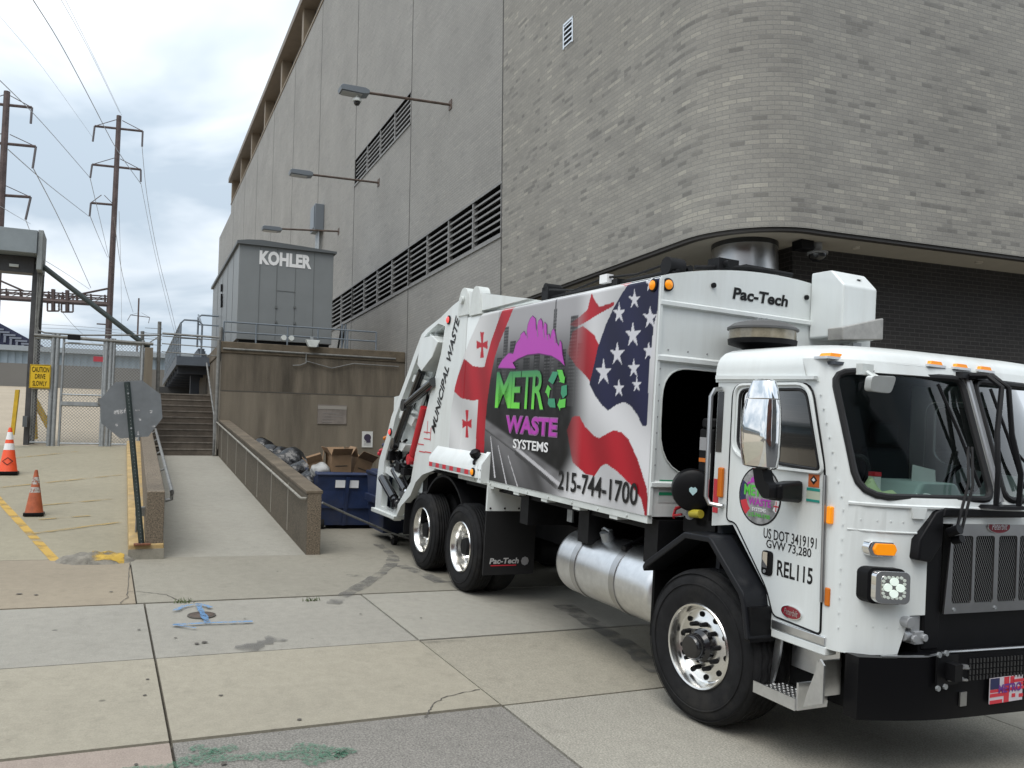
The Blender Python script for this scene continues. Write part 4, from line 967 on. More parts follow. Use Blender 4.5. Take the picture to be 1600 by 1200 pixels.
pts = [bv(x, y, SV) for x, y in ((-160, 430), (-40, 486), (0, 505), (48, 531), (84, 549), (84, 570), (-160, 570))]
part('stand', MB().prism(pts, lambda a, b, t: (a, t, b), SV, SV + 12), mat('stand_navy', (0.012, 0.015, 0.045), .6), sb)
gm_ = MB()
for k in range(14):
    t = k / 13; x, y = -40 + 120 * t, 487 + 60 * t; a = bv(x, y + 6, SV - .1); gm_.box((a[0] - .55, SV - .2, a[1] - .28), (a[0] + .5, SV - .02, a[1] - .1))
    gm_.box((a[0] - .5, SV - .2, a[1] - .95), (a[0] - .3, SV - .02, a[1] - .3))
part('girder', gm_, mat('stand_grey', (.16, .17, .20), .6), sb)
polem = mat('rusty_steel_pole', (0.085, 0.062, 0.058), .7, .2, var=.3, scale=2); insm = mat('insulator', (0.09, 0.08, 0.085), .5)
PVs = 76.0
def steel_pole(v, xb, yb, xt, yt, arms, lab, r):
    (ub, zb), (ut, zt) = bv(xb, yb, v), bv(xt, yt, v); zb = FB_Z - .5
    t = thing('catenary_pole', lab, 'utility pole', (ub, v, zb), group='steel poles of the power line')
    part('mast', MB().cyl((ub, v, zb), (ut, v, zt), r, r * .72, n=8), polem, t)
    for P in arms:
        a = MB(); q = [bv(x, y, v) for x, y in P[:2]]; a.tube([(q[0][0], v, q[0][1]), (q[1][0], v, q[1][1])], r * .36, n=6)
        mid = ((q[0][0] + q[1][0]) / 2, (q[0][1] + q[1][1]) / 2); uc = ut + (ub - ut) * .3
        for e in q:
            if abs(e[0] - mid[0]) > .3: a.tube([(e[0], v, e[1]), (mid[0] + (e[0] - mid[0]) * .12, v, mid[1] + .75)], .035, n=4)
        part('crossarm', a, polem, t)
        for x0, y0, x1, y1 in P[2:]:
            p, q_ = bv(x0, y0, v), bv(x1, y1, v); part('insulator', MB().tube([(p[0], v, p[1]), (q_[0], v, q_[1])], r * .3, n=6), insm, t)
    return t
steel_pole(PVs, 166, 590, 186, 181, [((148, 197), (223, 205), (148, 197, 145, 221), (223, 205, 222, 229)), ((144, 257), (220, 265), (144, 257, 141, 278), (220, 265, 220, 284)), ((142, 317), (178, 320), (142, 317, 140, 338))], 'tall rusty steel pole with three crossarms behind the gate', .27)
steel_pole(PVs - 6, -12, 590, 11, 143, [((-30, 160), (50, 168), (50, 168, 48, 193)), ((-40, 220), (56, 229), (56, 229, 51, 263)), ((-44, 302), (48, 308), (48, 308, 40, 343))], 'rusty steel pole cut by the left edge behind the grey box', .30)
steel_pole(190, 215, 556, 217, 466, [((204, 492), (234, 496), (204, 492, 199, 501), (234, 496, 232, 505))], 'small distant pole right of the nearest power pole', .22)
gn = thing('signal_gantry', 'dark lattice gantry with two signal cages joined to the steel pole', 'gantry', (*bv(80, 470, PVs), 0)[:1] + (PVs, bv(80, 470, PVs)[1]))
ga = MB(); G = lambda x, y: (bv(x, y, PVs)[0], PVs, bv(x, y, PVs)[1])
def bar(mb, a, b, r, dv=0): p, q = G(*a), G(*b); return mb.tube([(p[0], p[1] + dv, p[2]), (q[0], q[1] + dv, q[2])], r, n=5)
bar(ga, (-80, 460), (170, 476), .20)
part('girder', ga, polem, gn)
gl = MB()
for dv in (0, 1.2):
    bar(gl, (-80, 447), (170, 463), .06, dv); bar(gl, (-80, 453), (170, 469), .05, dv)
    for i in range(12): x = -78 + i * 22; y = 460 + (x + 80) * .064; bar(gl, (x, y), (x, y - 15), .07, dv)
    for i in range(11): x = -78 + i * 22; y = 460 + (x + 80) * .064; bar(gl, (x, y - 5), (x + 22, y - 13), .03, dv)
part('railing', gl, polem, gn)
for x in (83, 105):
    c = MB(); y = 462 + (x - 83) * .07
    bar(c, (x, y - 10), (x, y + 24), .17); p = G(x, y + 14)
    for a, b in (((x - 9, y - 2), (x - 9, y + 24)), ((x + 9, y - 2), (x + 9, y + 24)), ((x - 9, y + 24), (x + 9, y + 24)), ((x - 9, y + 11), (x + 9, y + 11))): bar(c, a, b, .07)
    part('signal_cage', c, polem, gn)
bar2 = MB(); bar(bar2, (168, 451), (124, 460), .09); bar(bar2, (124, 460), (92, 474), .07); bar(bar2, (-10, 434), (38, 455), .08); bar(bar2, (151, 506), (168, 507), .06)
part('stay', bar2, polem, gn)
wirem = mat('power_line', (0.32, 0.34, 0.37), .6)
def cable(P, r, lab, v0=44.0, v1=PVs):
    n = len(P); pts = []
    for i, (x, y) in enumerate(P):
        v = v0 + (v1 - v0) * i / (n - 1); q = bv(x, y, v); pts.append((q[0], v, q[1]))
    sm_ = []
    for i in range(n - 1): sm_ += [Vector(pts[i]).lerp(Vector(pts[i + 1]), k / 4) for k in range(4)]
    sm_.append(Vector(pts[-1])); c = sm_[:]
    for _ in range(3): c = [c[0]] + [(c[i - 1] + c[i] * 2 + c[i + 1]) / 4 for i in range(1, len(c) - 1)] + [c[-1]]
    solo('power_line', MB().tube(c, r * .75, n=4), wirem, lab, 'cable', c[len(c) // 2], group='power lines against the cloudy sky')
WLS = ['thick cable from the sky past the top of the gate pole', 'cable dropping to the lower left insulator of the gate pole', 'thin cable reaching the tip of the gate pole', 'faint cable beside the one reaching the pole tip', 'cable from the left pole to the lowest arm of the gate pole', 'cable sagging from the middle arm of the left pole', 'cable falling from the middle left insulator of the gate pole', 'short cable under the lowest arm of the gate pole', 'cable falling from the top right insulator of the gate pole', 'cable falling from the middle right insulator of the gate pole', 'thin vertical wire just right of the gate pole', 'wire sweeping from the gate pole to the small far pole', 'cable hanging from the lowest arm of the left pole', 'short wire beside the left pole above the grey box', 'faintest wire crossing the cloud at the far left', 'thin wire running from the grey box toward the gantry', 'thin wire under the signal cages of the gantry']
for WL, (P, r) in zip(WLS, (([(44, -12), (92, 62), (150, 172), (180, 232), (220, 287)], .035), ([(-6, 120), (60, 184), (140, 277)], .03), ([(84, -20), (135, 68), (187, 176)], .018), ([(100, -5), (150, 95), (190, 180)], .015),
             ([(12, 233), (70, 285), (139, 338)], .03), ([(52, 263), (95, 345), (142, 450)], .03), ([(141, 279), (155, 338), (172, 410)], .022), ([(141, 338), (153, 368), (168, 402)], .022), ([(222, 229), (228, 300), (246, 400), (267, 479), (285, 560)], .02),
             ([(220, 285), (238, 380), (262, 480), (285, 565)], .015), ([(186, 330), (189, 420), (190, 500), (191, 570)], .015), ([(178, 340), (190, 430), (208, 488)], .022), ([(40, 343), (52, 375), (66, 402)], .022), ([(0, 322), (30, 340), (48, 350)], .02), ([(-5, 20), (60, 95), (145, 215)], .012),
             ([(62, 402), (100, 425), (140, 452)], .018), ([(90, 478), (115, 510), (150, 540)], .015))):
    cable(P, r, WL)
cable([(52, 506), (140, 511), (230, 520)], .02, 'upper of two level cables passing above the gate', 60, 62); cable([(52, 512), (140, 515), (250, 528)], .02, 'lower of two level cables passing above the gate', 60, 62)
# ================================================================== DUMPSTERS AND RUBBISH
dblue = mat('dumpster_blue', (0.018, 0.034, 0.095), .45, var=.25, scale=4, dirt=(.05, .05, .06), dirt_amt=.6)
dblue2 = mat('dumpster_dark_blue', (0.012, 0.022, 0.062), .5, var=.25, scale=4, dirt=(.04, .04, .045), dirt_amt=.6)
def dumpster(lab, xf, y0, y1, zb, zt, depth, m_, casters, stickers, taper=.12):
    c = (xf - depth / 2, (y0 + y1) / 2, 0); t = thing('dumpster', lab, 'dumpster', c, TM, group='blue dumpsters behind the truck')
    o = MB(); th = .03; xb = xf - depth
    B_ = [(xf - taper, y0 + .06), (xb + taper, y0 + .06), (xb + taper, y1 - .06), (xf - taper, y1 - .06)]; T_ = [(xf, y0), (xb, y0), (xb, y1), (xf, y1)]
    I_ = [(xf - th, y0 + th), (xb + th, y0 + th), (xb + th, y1 - th), (xf - th, y1 - th)]
    vs = [(a, b, zb) for a, b in B_] + [(a, b, zt) for a, b in T_] + [(a, b, zt) for a, b in I_] + [(a + (-.02 if a > c[0] else .02), b, zb + .3) for a, b in I_]
    fs = [(0, 1, 2, 3)] + [(i, (i + 1) % 4, 4 + (i + 1) % 4, 4 + i) for i in range(4)] + [(4 + i, 4 + (i + 1) % 4, 8 + (i + 1) % 4, 8 + i) for i in range(4)] + [(8 + i, 8 + (i + 1) % 4, 12 + (i + 1) % 4, 12 + i) for i in range(4)] + [(12, 13, 14, 15)]
    o.add(vs, fs); part('bin', o, m_, t)
    rm = MB(); rm.tube([(xf, y0, zt), (xb, y0, zt), (xb, y1, zt), (xf, y1, zt)], .035, n=6, closed=True); part('rim', rm, m_, t)
    rb = MB()
    for f in (.3, .7): y = y0 + (y1 - y0) * f; rb.hexa([(xf - taper + .001, y - .03, zb), (xf - taper + .001, y + .03, zb), (xf - taper + .04, y + .03, zb), (xf - taper + .04, y - .03, zb), (xf + .001, y - .03, zt - .05), (xf + .001, y + .03, zt - .05), (xf + .04, y + .03, zt - .05), (xf + .04, y - .03, zt - .05)])
    rb.box((xf - .1, y0 - .05, zb + .45), (xf - depth + .1, y0 + .02, zb + .56)); part('rib', rb, m_, t)
    for y, z, w, h in stickers:
        xs_ = xf - taper * (zt - z) / (zt - zb) + .008
        part('sticker', MB().box((xs_, y - w / 2, z - h / 2), (xs_ + .006, y + w / 2, z + h / 2)), whitev, t)
    for x, y in casters:
        w_m = MB().cyl((x, y - .03, .09), (x, y + .03, .09), .09, n=16); cs = part('caster', w_m, rubber, t)
        part('fork', MB().box((x - .03, y - .05, .1), (x + .03, y - .035, zb)).box((x - .03, y + .035, .1), (x + .03, y + .05, zb)).box((x - .06, y - .06, zb - .03), (x + .06, y + .06, zb - .003)), galvd, cs)
    return t
p = tx(497, 740, -9.35); q = tx(572, 740, -9.35); zb_ = tx(505, 822, -9.35).z; zt_ = p.z
dumpster('blue dumpster heaped with cardboard behind the ramp wall', -9.35, p.y, p.y + 1.75, zb_, zt_, 1.1, dblue, ((-9.5, p.y + .15), (-9.5, p.y + 1.6), (-10.3, p.y + .15)), ((p.y + .40, zt_ - .17, .17, .13), (p.y + .64, zt_ - .17, .17, .13)))
p2 = tx(574, 735, -8.85); zb2 = tx(590, 835, -7.85).z
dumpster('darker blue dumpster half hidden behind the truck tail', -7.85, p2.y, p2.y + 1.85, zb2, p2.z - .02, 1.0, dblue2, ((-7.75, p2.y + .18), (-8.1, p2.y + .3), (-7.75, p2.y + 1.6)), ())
card = mat('cardboard', (0.235, 0.15, 0.085), .8, var=.12, scale=8); bagm = mat('black_bag', (0.006, 0.006, 0.007), .28, bump=1.0, bscale=9); bagw = mat('pale_bag', (0.32, 0.32, 0.31), .5, bump=.6, bscale=10, var=.2, scale=8)
def carton(x, y, z, w, d, h, rz, tilt, lab):
    M = Matrix.Translation((x, y, z)) @ Matrix.Rotation(rz, 4, 'Z') @ Matrix.Rotation(tilt, 4, 'X'); t = thing('cardboard_box', lab, 'box', (x, y, z), TM, group='boxes heaped in the dumpster')
    b_ = MB().box((-w / 2, -d / 2, 0), (w / 2, d / 2, h)); b_.v = [tuple(M @ Vector(q)) for q in b_.v]; part('carton', b_, card, t)
    f = MB()
    for s in (-1, 1): f.add([(s * w / 2, -d / 2, h), (s * w / 2, d / 2, h), (s * w * .8, d / 2, h + .12), (s * w * .8, -d / 2, h + .12)], [(0, 1, 2, 3)]); f.add([(-w / 2, s * d / 2, h), (w / 2, s * d / 2, h), (w / 2, s * d * .75, h + .14), (-w / 2, s * d * .75, h + .14)], [(0, 1, 2, 3)])
    f.v = [tuple(M @ Vector(q)) for q in f.v]; part('flap', f, card, t, solid=.006)
    tp = MB().box((w / 2 + .002, -d * .3, h * .45), (w / 2 + .004, d * .3, h * .5)); tp.v = [tuple(M @ Vector(q)) for q in tp.v]; part('tape', tp, mat('dark_tape', (.05, .04, .03), .5), t)
pc = tx(530, 735, -9.75)
carton(-9.8, pc.y, zt_ - .05, .34, .36, .36, .06, .05, 'open cardboard box sitting highest on the blue dumpster')
carton(-10.0, pc.y + .34, zt_ - .1, .4, .34, .34, .3, -.3, 'cardboard box leaning behind the highest open box')
carton(-9.95, pc.y - .27, zt_ - .16, .3, .26, .34, -.2, .35, 'narrow cardboard box tipped toward the ramp wall')
carton(-8.6, p2.y + .75, p2.z - .2, .5, .6, .2, .2, .05, 'flat cardboard box in the darker dumpster')
def bag(x, y, z, rx, ry, rz_, m_, lab, grp, seed):
    random.seed(seed); bm = bmesh.new(); bmesh.ops.create_icosphere(bm, subdivisions=4, radius=1)
    ph_ = [random.uniform(0, 6) for _ in range(6)]
    for v in bm.verts:
        c = v.co; k = 1 + .10 * math.sin(4 * c.x + ph_[0]) + .09 * math.sin(5 * c.y + 3 * c.z + ph_[1]) + .05 * math.sin(9 * c.z + 7 * c.x + ph_[2]) + .03 * math.sin(15 * c.x - 11 * c.y + ph_[3])
        v.co = Vector((c.x * rx * k, c.y * ry * k, max(-.75, c.z) * rz_ * k))
    m = MB(); bm.verts.index_update(); m.add([(v.co.x + x, v.co.y + y, v.co.z + z) for v in bm.verts], [[v.index for v in f.verts] for f in bm.faces]); bm.free()
    solo('trash_bag', m, m_, lab, 'trash bag', (x, y, z - rz_), TM, group=grp)
pb = tx(503, 735, -9.6)
bag(-9.65, pb.y, pb.z - .04, .18, .17, .17, bagw, 'pale crumpled bag at the dumpster corner beside the boxes', None, 5)
for i, (x_, y_, r) in enumerate(((474, 722, .30), (452, 708, .36), (430, 698, .34), (410, 688, .30), (486, 737, .22), (440, 706, .3))):
    p = ty(x_, y_, -1.8); bag(p.x, p.y, p.z - r * .85, r * 1.15, r * 1.1, r, bagm, ['black bag beside the small bag at the dumpster corner', 'biggest shiny black bag on the heap behind the coping', 'black bag third from the dumpster behind the coping', 'black bag farthest up the ramp wall', 'small black bag tucked against the dumpster corner', 'black bag wedged behind the biggest shiny one'][i], 'black rubbish bags behind the ramp wall', 20 + i)
pa = ty(450, 735, -1.8)
pil = thing('wooden_pallet', 'stack of dark pallets under the black bags beside the ramp wall', 'pallet', (pa.x, -1.75, 0), TM)
for i in range(6):
    part('pallet_deck', MB().box((pa.x - 1.6, -2.2, .04 + i * .16), (pa.x + 1.3, -1.3, .10 + i * .16)), mat('pile_dark', (.03, .027, .024), .85, var=.3, scale=6), pil)
    for k in range(3): part('bearer', MB().box((pa.x - 1.6, -2.18 + k * .4, .10 + i * .16), (pa.x + 1.3, -2.10 + k * .4, .20 + i * .16) if i < 5 else (pa.x + 1.3, -2.10 + k * .4, .14 + i * .16)), MATS['pile_dark'], pil)
cw0 = tx(503, 785, -6.96); e1 = tz(660, 871, .05)
cp = [(-6.94, cw0.y, cw0.z), (-7.2, cw0.y + .45, .55), (-7.55, p2.y + .05, .22), (-7.3, p2.y + .6, .06), (-6.9, p2.y + 1.1, .04)]
solo('chain', MB().tube(cp, .016, n=6), galvd, 'slack grey chain running from the ramp wall end to the dumpster wheel', 'chain', cp[0], TM)

# ================================================================== ACROSS THE STREET (out of view, added for reflections in the truck's chrome and glass)
def block(lab, x0, x1, y, h, m_, nw, nf):
    t = thing('reflection_building', lab, 'building', (x0, y, -1), WM); w0 = None
    part('wall', MB().box((x0, y - 12, -2.5), (x1, y, h)), m_, t); part('cornice', MB().box((x0 - .2, y - 12, h), (x1 + .2, y + .3, h + .5)), greyv, t)
    for f in range(nf):
        for k in range(nw):
            cx_ = x0 + (x1 - x0) * (k + .5) / nw; cz_ = 1.0 + f * (h - 1) / nf
            if w0 is None: w0 = part('window', MB().box((cx_ - .8, y + .002, cz_), (cx_ + .8, y + .05, cz_ + 1.8)), mat('far_window', (.04, .05, .06), .1), t); o0 = (cx_, cz_)
            else:
                c = w0.copy(); COL.objects.link(c); c.parent = t; c.location = (cx_ - o0[0], 0, cz_ - o0[1])
block('red brick row across the street mirrored in the door mirror', -34, 8, -20, 12, mat('red_brick_far', (.16, .065, .045), .9, var=.15, scale=1.5), 10, 3)
block('grey stone block added across the street to darken the windscreen reflection', 14, 52, -18, 17, mat('grey_stone_far', (.15, .145, .135), .9, var=.15, scale=1.5), 9, 4)
# ================================================================== THE GARBAGE TRUCK (frame TM: x forward, y left, z up)
TR = thing('garbage_truck', 'white rear loading garbage truck with a printed flag and city wrap', 'garbage truck', (0, 0, 0), TM)
def tp(name, mb, m_, parent=None, **k): return part(name, mb, m_, parent or TR, **k)
YS = -1.22                                              # near side of the body
# ---- chassis
ch = MB()
for s in (-1, 1): ch.box((-6.2, s * .43 - .05, .72), (1.05, s * .43 + .05, 1.02))
for x in (-5.9, -4.9, -3.9, -2.9, -1.9, -.9, .1): ch.box((x - .06, -.4, .76), (x + .06, .4, .98))
for s in (-1, 1):
    for x in (-6.0, -3.9, -3.0, -1.8, -.75): ch.box((x - .09, s * .48, 1.0), (x + .09, s * 1.12, 1.36))
ch.box((-4.55, -.5, 1.0), (-.7, .5, 1.36)); ch.box((-2.9, -.62, .5), (-2.4, -.45, 1.0)); ch.box((-3.3, .1, .45), (-2.7, .5, .75))
tp('chassis', ch, chassis)
axm = MB()
for x in (0, -4.43, -5.78): axm.cyl((x, -.85, .535), (x, .85, .535), .075 if x == 0 else .11, n=12)
for x in (-4.43, -5.78): axm.lathe([(.05, -.3), (.2, -.2), (.25, 0), (.2, .2), (.05, .3)], (x, 0, .535), (0, 1, 0), 16)
axm.cyl((-.9, 0, .75), (-4.2, 0, .6), .06, n=10); tp('axle', axm, chassis)
eng = MB().box((-1.5, -.42, .55), (.9, .42, 1.3)).box((-1.0, -.6, .9), (.0, .6, 1.5)); tp('engine', eng, chassis)
# ---- wheels
def wheel(x, s, R, Wd, dish, steer=0.0, tread='rib'):
    """one wheel; s = -1 near side, +1 far side; outer sidewall plane at |y| = 1.22"""
    yo = 1.215 * s; c = Vector((x, yo, R)); A = Vector((math.sin(steer) * 1.0, math.cos(steer), 0)) * -s    # axis pointing inwards
    w = MB(); pr = [(.292, .035), (.30, .012), (.33, .004), (R * .72, -.012), (R * .86, -.006), (R * .955, .018), (R * .985, .035)]
    ng = 5; t0, t1 = .05, Wd - .05; pr.append((R - .004, t0))
    for g in range(ng):
        a = t0 + (t1 - t0) * (g + .5) / ng; pr += [(R, a - .018), (R - .016, a - .006), (R - .016, a + .006), (R, a + .018)]
    pr += [(R - .004, t1), (R * .985, Wd - .035), (R * .955, Wd - .018), (R * .86, Wd), (R * .72, Wd), (.30, Wd - .02), (.292, Wd - .04)]
    nseg = 96; w.lathe(pr, c, A, nseg, close=False)
    for i, (r_, h_) in enumerate(pr):                   # the grooves zigzag round the tread
        if tread == 'zig' and t0 + .02 < h_ < t1 - .02:
            for q in range(nseg): w.v[i * nseg + q] = tuple(Vector(w.v[i * nseg + q]) + A * (.009 if (q // 2) % 2 else -.009))
    sw_ = [(R * .80, -.0125), (R * .805, -.017), (R * .815, -.017), (R * .82, -.012)]; w.lathe(sw_, c, A, nseg, close=False)
    sw_ = [(R * .938, .006), (R * .942, .001), (R * .950, .006), (R * .954, .012)]; w.lathe(sw_, c, A, nseg, close=False)
    if tread == 'lug':
        a0 = A.orthogonal().normalized(); b0 = A.cross(a0)
        for k in range(56):
            t = 2 * math.pi * k / 56; rd = a0 * math.cos(t) + b0 * math.sin(t); tg = b0 * math.cos(t) - a0 * math.sin(t)
            for h0, h1 in ((.035, .10), (Wd - .10, Wd - .035)):
                q = [c + A * h + rd * r + tg * o for r in (R - .02, R + .006) for h, o in ((h0, -.014), (h1, -.014), (h1, .014), (h0, .014))]
                w.hexa(q)
    tyre = tp('wheel', w, rubber)
    rm = MB()
    if not dish: pr = [(.297, .05), (.305, .004), (.298, -.006), (.285, -.002), (.268, .035), (.262, .07), (.25, .078), (.205, .07), (.185, .06), (.13, .055), (0, .055)]
    else: pr = [(.297, .05), (.305, .004), (.298, -.006), (.285, .0), (.268, .035), (.258, .09), (.252, .15), (.235, .16), (.2, .155), (.15, .15), (0, .15)]
    rm.lathe(pr, c, A, 48, close=False); rim = part('rim', rm, alu, tyre)
    a0 = A.orthogonal().normalized(); b0 = A.cross(a0); hh = .066 if not dish else .155
    hl = MB(); nu = MB()
    for k in range(10):
        t = 2 * math.pi * (k + .5) / 10; rd = a0 * math.cos(t) + b0 * math.sin(t)
        q = c + rd * .222 + A * (hh + .004); hl.cyl(q - A * .008, q + A * .02, .019, n=12)
        t = 2 * math.pi * k / 10; rd = a0 * math.cos(t) + b0 * math.sin(t); q = c + rd * .160 + A * (hh - .012); nu.cyl(q, q - A * .055, .019, .015, n=8)
    part('hand_hole', hl, void, rim); part('lug_nut', nu, chassis if not dish else alub, rim)
    hb = MB().lathe([(.125, hh), (.12, hh - .05), (.095, hh - .075), (.09, hh - .12), (.075, hh - .14), (0, hh - .142)], c, A, 24, close=False) if not dish else MB().lathe([(.11, .15), (.105, .08), (.095, .045), (0, .04)], c, A, 24, close=False)
    part('hub', hb, blackg if not dish else chassis, rim)
wheel(0, -1, .545, .40, False, math.radians(-5), 'zig'); wheel(0, 1, .545, .40, False, math.radians(5), 'zig')
for x in (-4.43, -5.78):
    wheel(x, -1, .525, .27, True); wheel(x, 1, .525, .27, True)
    for s in (-1, 1):
        w = MB().lathe([(.30, .02), (.38, 0), (.46, .0), (.505, .03), (.525, .05), (.525, .22), (.505, .25), (.40, .27), (.30, .25)], (x, s * .92, .525), (0, -s, 0), 40, close=False); tp('inner_tyre', w, rubber)
# ---- body box
XB0, XB1, ZB0 = -4.62, -.68, 1.387
def roofz(y): return 3.335 + .165 * (1 - (y / 1.22) ** 2)
prof = [(YS, ZB0), (1.22, ZB0), (1.22, 3.30)] + [(1.22 - .05 * (1 - math.cos(a)), 3.30 + .04 * math.sin(a)) for a in (.5, 1.0)] + [(y, roofz(y)) for y in np.linspace(1.12, -1.12, 15)] + [(-1.22 + .05 * (1 - math.cos(a)), 3.30 + .04 * math.sin(a)) for a in (1.0, .5)] + [(YS, 3.30)]
bo = MB(); n_ = len(prof)
bo.add([(x, y, z) for x in (XB0, XB1 - .03) for y, z in prof], [(i, (i + 1) % n_, n_ + (i + 1) % n_, n_ + i) for i in range(n_)] + [tuple(range(n_))])
body = tp('body', bo, white)
bt = MB().box((XB0, YS + .004, ZB0 - .055), (XB1, YS + .05, ZB0 - .002)); 
for x in np.arange(XB0 + .9, XB1 - .2, .62): bt.box((x, YS + .01, ZB0 - .085), (x + .12, YS + .3, ZB0 - .056))
for x in np.arange(XB0 + .5, XB1, .45): bt.cyl((x, YS + .002, ZB0 - .028), (x, YS - .006, ZB0 - .028), .012, n=8)
part('lower_rail', bt, whited, body)
part('underside', MB().box((XB0, -1.1, ZB0 - .12), (XB1 - .02, 1.2, ZB0 - .06)), chassis, body)
# front wall with its opening
win = round_poly([(-1.14, 1.72), (.55, 1.72), (.55, 2.60), (-1.14, 2.60)], [.40, .3, .2, .26], 7)
fw_ = MB(); fwo = [(y, z) for y, z in prof if True]
fw_.sheet([fwo, win], YZ(XB1)); fwall = part('front_wall', fw_, white, body, solid=.028, out=(1, 0, 0))
ri = MB()
for z, h in ((3.115, .03), (2.665, .035), (1.735 - .09, .03)):
    ri.prism([(0, z - h), (.03, z - h * .5), (.03, z + h * .5), (0, z + h)], lambda a, b, t: (XB1 + a + .001, t, b), -1.215, 1.215)
for y in (-1.2,): ri.box((XB1 + .001, -1.218, 1.40), (XB1 + .022, -1.19, 3.31))
part('rib', ri, white, fwall)
rv = MB()
for z in np.arange(1.8, 2.6, .13): rv.cyl((XB1, -1.175, z), (XB1 + .006, -1.175, z), .008, n=6)
for y in np.arange(-1.1, 1.1, .2): rv.cyl((XB1, y, 2.74), (XB1 + .006, y, 2.74), .007, n=6)
part('rivet', rv, greyv, fwall)
part('opening_edge', MB().tube([(XB1 + .004, y, z) for y, z in win], .007, n=6, closed=True), whited, fwall)
part('inner_blade', MB().box((-2.2, -1.15, 1.45), (-1.9, 1.15, 3.2)), void, body)
iv = MB().box((-1.9, -1.2, 1.42), (-.72, -1.19, 3.25)).box((-1.9, 1.19, 1.42), (-.72, 1.2, 3.25)).box((-1.9, -1.19, 1.41), (-.72, 1.19, 1.44)).box((-1.9, -1.19, 3.24), (-.72, 1.19, 3.27)); part('lining', iv, void, body)
kn = MB()
for q in ((1114, 446), (1259, 465)): p = tx(*q, XB1); kn.cyl((XB1, p.y, p.z), (XB1 + .02, p.y, p.z), .022, n=12)
part('plug', kn, black, fwall)
a, b = tx(1144, 468, XB1), tx(1231, 468, XB1); zt_ = tx(1150, 451, XB1).z; zb_ = tx(1150, 468, XB1).z
lt_ = MB(); put_text(lt_, 'Pac-Tech', YZ(XB1 + .004), a.y, b.y, zb_, zt_ + .01, bold=.035, shear=.12); part('lettering', lt_, blackv, fwall)
lab = MB()
for k, mi in ((0, 0), (1, 0)): lab.box((XB1 + .001, -1.12, 1.50 + .1 * k), (XB1 + .003, -.9, 1.585 + .1 * k))
part('notice', lab, mat('notice_pale', (.55, .58, .57), .5), fwall)
lb2 = MB().box((XB1 + .003, -1.12, 1.56), (XB1 + .005, -.9, 1.585)).box((XB1 + .003, -1.12, 1.665), (XB1 + .005, -.9, 1.685)); part('notice_header', lb2, dgreenv, fwall)
def round_lamp(c, ax, r, m_, parent, name='marker_lamp'):
    c, ax = Vector(c), Vector(ax); o = part(name, MB().lathe([(r * .72, .0), (r * .7, .022), (r * .45, .034), (0, .038)], c, ax, 20, close=False), m_, parent)
    part('bezel', MB().lathe([(r, 0), (r, .012), (r * .74, .018), (r * .72, 0)], c, ax, 20, close=False), black, o)
p = tx(1043, 445, XB1); round_lamp((XB1, p.y, p.z), (1, 0, 0), .055, amber, fwall)
p = ty(1022, 446, YS); round_lamp((p.x, YS, p.z), (0, -1, 0), .055, amber, body)
# roof gear
rg = MB()
rg.tube([(-3.0, -.95, 3.42), (-.8, -.95, 3.42)], .022); rg.tube([(-3.0, -.82, 3.46), (-.8, -.82, 3.46)], .03)
rg.box((-3.12, -1.0, 3.36), (-2.98, -.78, 3.54)); rg.cyl((-3.05, -1.0, 3.54), (-3.05, -.82, 3.54), .045); rg.box((-1.74, -1.0, 3.36), (-1.64, -.8, 3.46))
rg.tube([(-2.95, -1.0, 3.5), (-2.4, -1.02, 3.43), (-1.9, -.98, 3.5), (-1.3, -1.02, 3.45), (-.85, -.98, 3.5)], .011, n=6); rg.tube([(-.9, -.7, 3.5), (-.78, -.2, 3.55), (-.78, .3, 3.55)], .02)
rg.box((-.95, -.52, 3.46), (-.80, -.30, 3.60)); rg.box((-.95, -.22, 3.49), (-.80, .12, 3.58)); rg.cyl((-.86, -.45, 3.55), (-.74, -.45, 3.55), .03)
tp('roof_hydraulics', rg, chassis); rl0 = MB().cyl((-.88, -1.02, 3.47), (-.88, -.86, 3.47), .075, n=16).box((-.96, -1.0, 3.34), (-.80, -.84, 3.42)); tp('hose_reel', rl0, chassis)
tp('valve_block', MB().box((-1.92, -1.02, 3.44), (-1.79, -.95, 3.52)), whitev)
# tarp motor housing on the far side, horn
p0, p1 = tx(1275, 425, -.6), tx(1335, 440, -.6); pb_ = tx(1264, 528, -.6); pr_ = tx(1318, 530, -.6)
hb_ = MB(); y0, y1, z0, z1 = pb_.y - .0, pr_.y, pb_.z, p0.z
hb_.hexa([(-.675, y0, z0), (-.30, y0 + .02, z0 - .02), (-.30, y1, z0 - .02), (-.675, y1, z0), (-.675, p0.y, z1), (-.48, p0.y + .05, z1 - .01), (-.48, p1.y - .06, z1 - .02), (-.675, p1.y, z1 - .0)])
cv = tp('cover_box', MB().prism([(-.674, z0), (-.30, z0), (-.30, z1 - .14), (-.44, z1), (-.674, z1)], lambda a, b, t: (a, t, b), p0.y + .02, p1.y - .05), white, bev=.02)
part('dirt_mark', MB().add([(-.372 + random.uniform(-.03, .03), p1.y - .2 + random.uniform(-.06, .06), z1 - .072 + .008) for _ in range(7)], [(0, 1, 2, 3, 4, 5, 6)]), mat('dirt_smear', (.35, .33, .29), .8), cv)
part('side_leg', MB().prism([(-.66, z0 - .3), (-.5, z0 - .3), (-.5, z1 - .3), (-.66, z1 - .1)], lambda a, b, t: (a, t, b), p1.y - .045, p1.y + .12), white, cv)
h0, h1, h2, h3 = tx(1317, 511, -.28), tx(1381, 497, -.28), tx(1380, 531, -.28), tx(1317, 531, -.28)
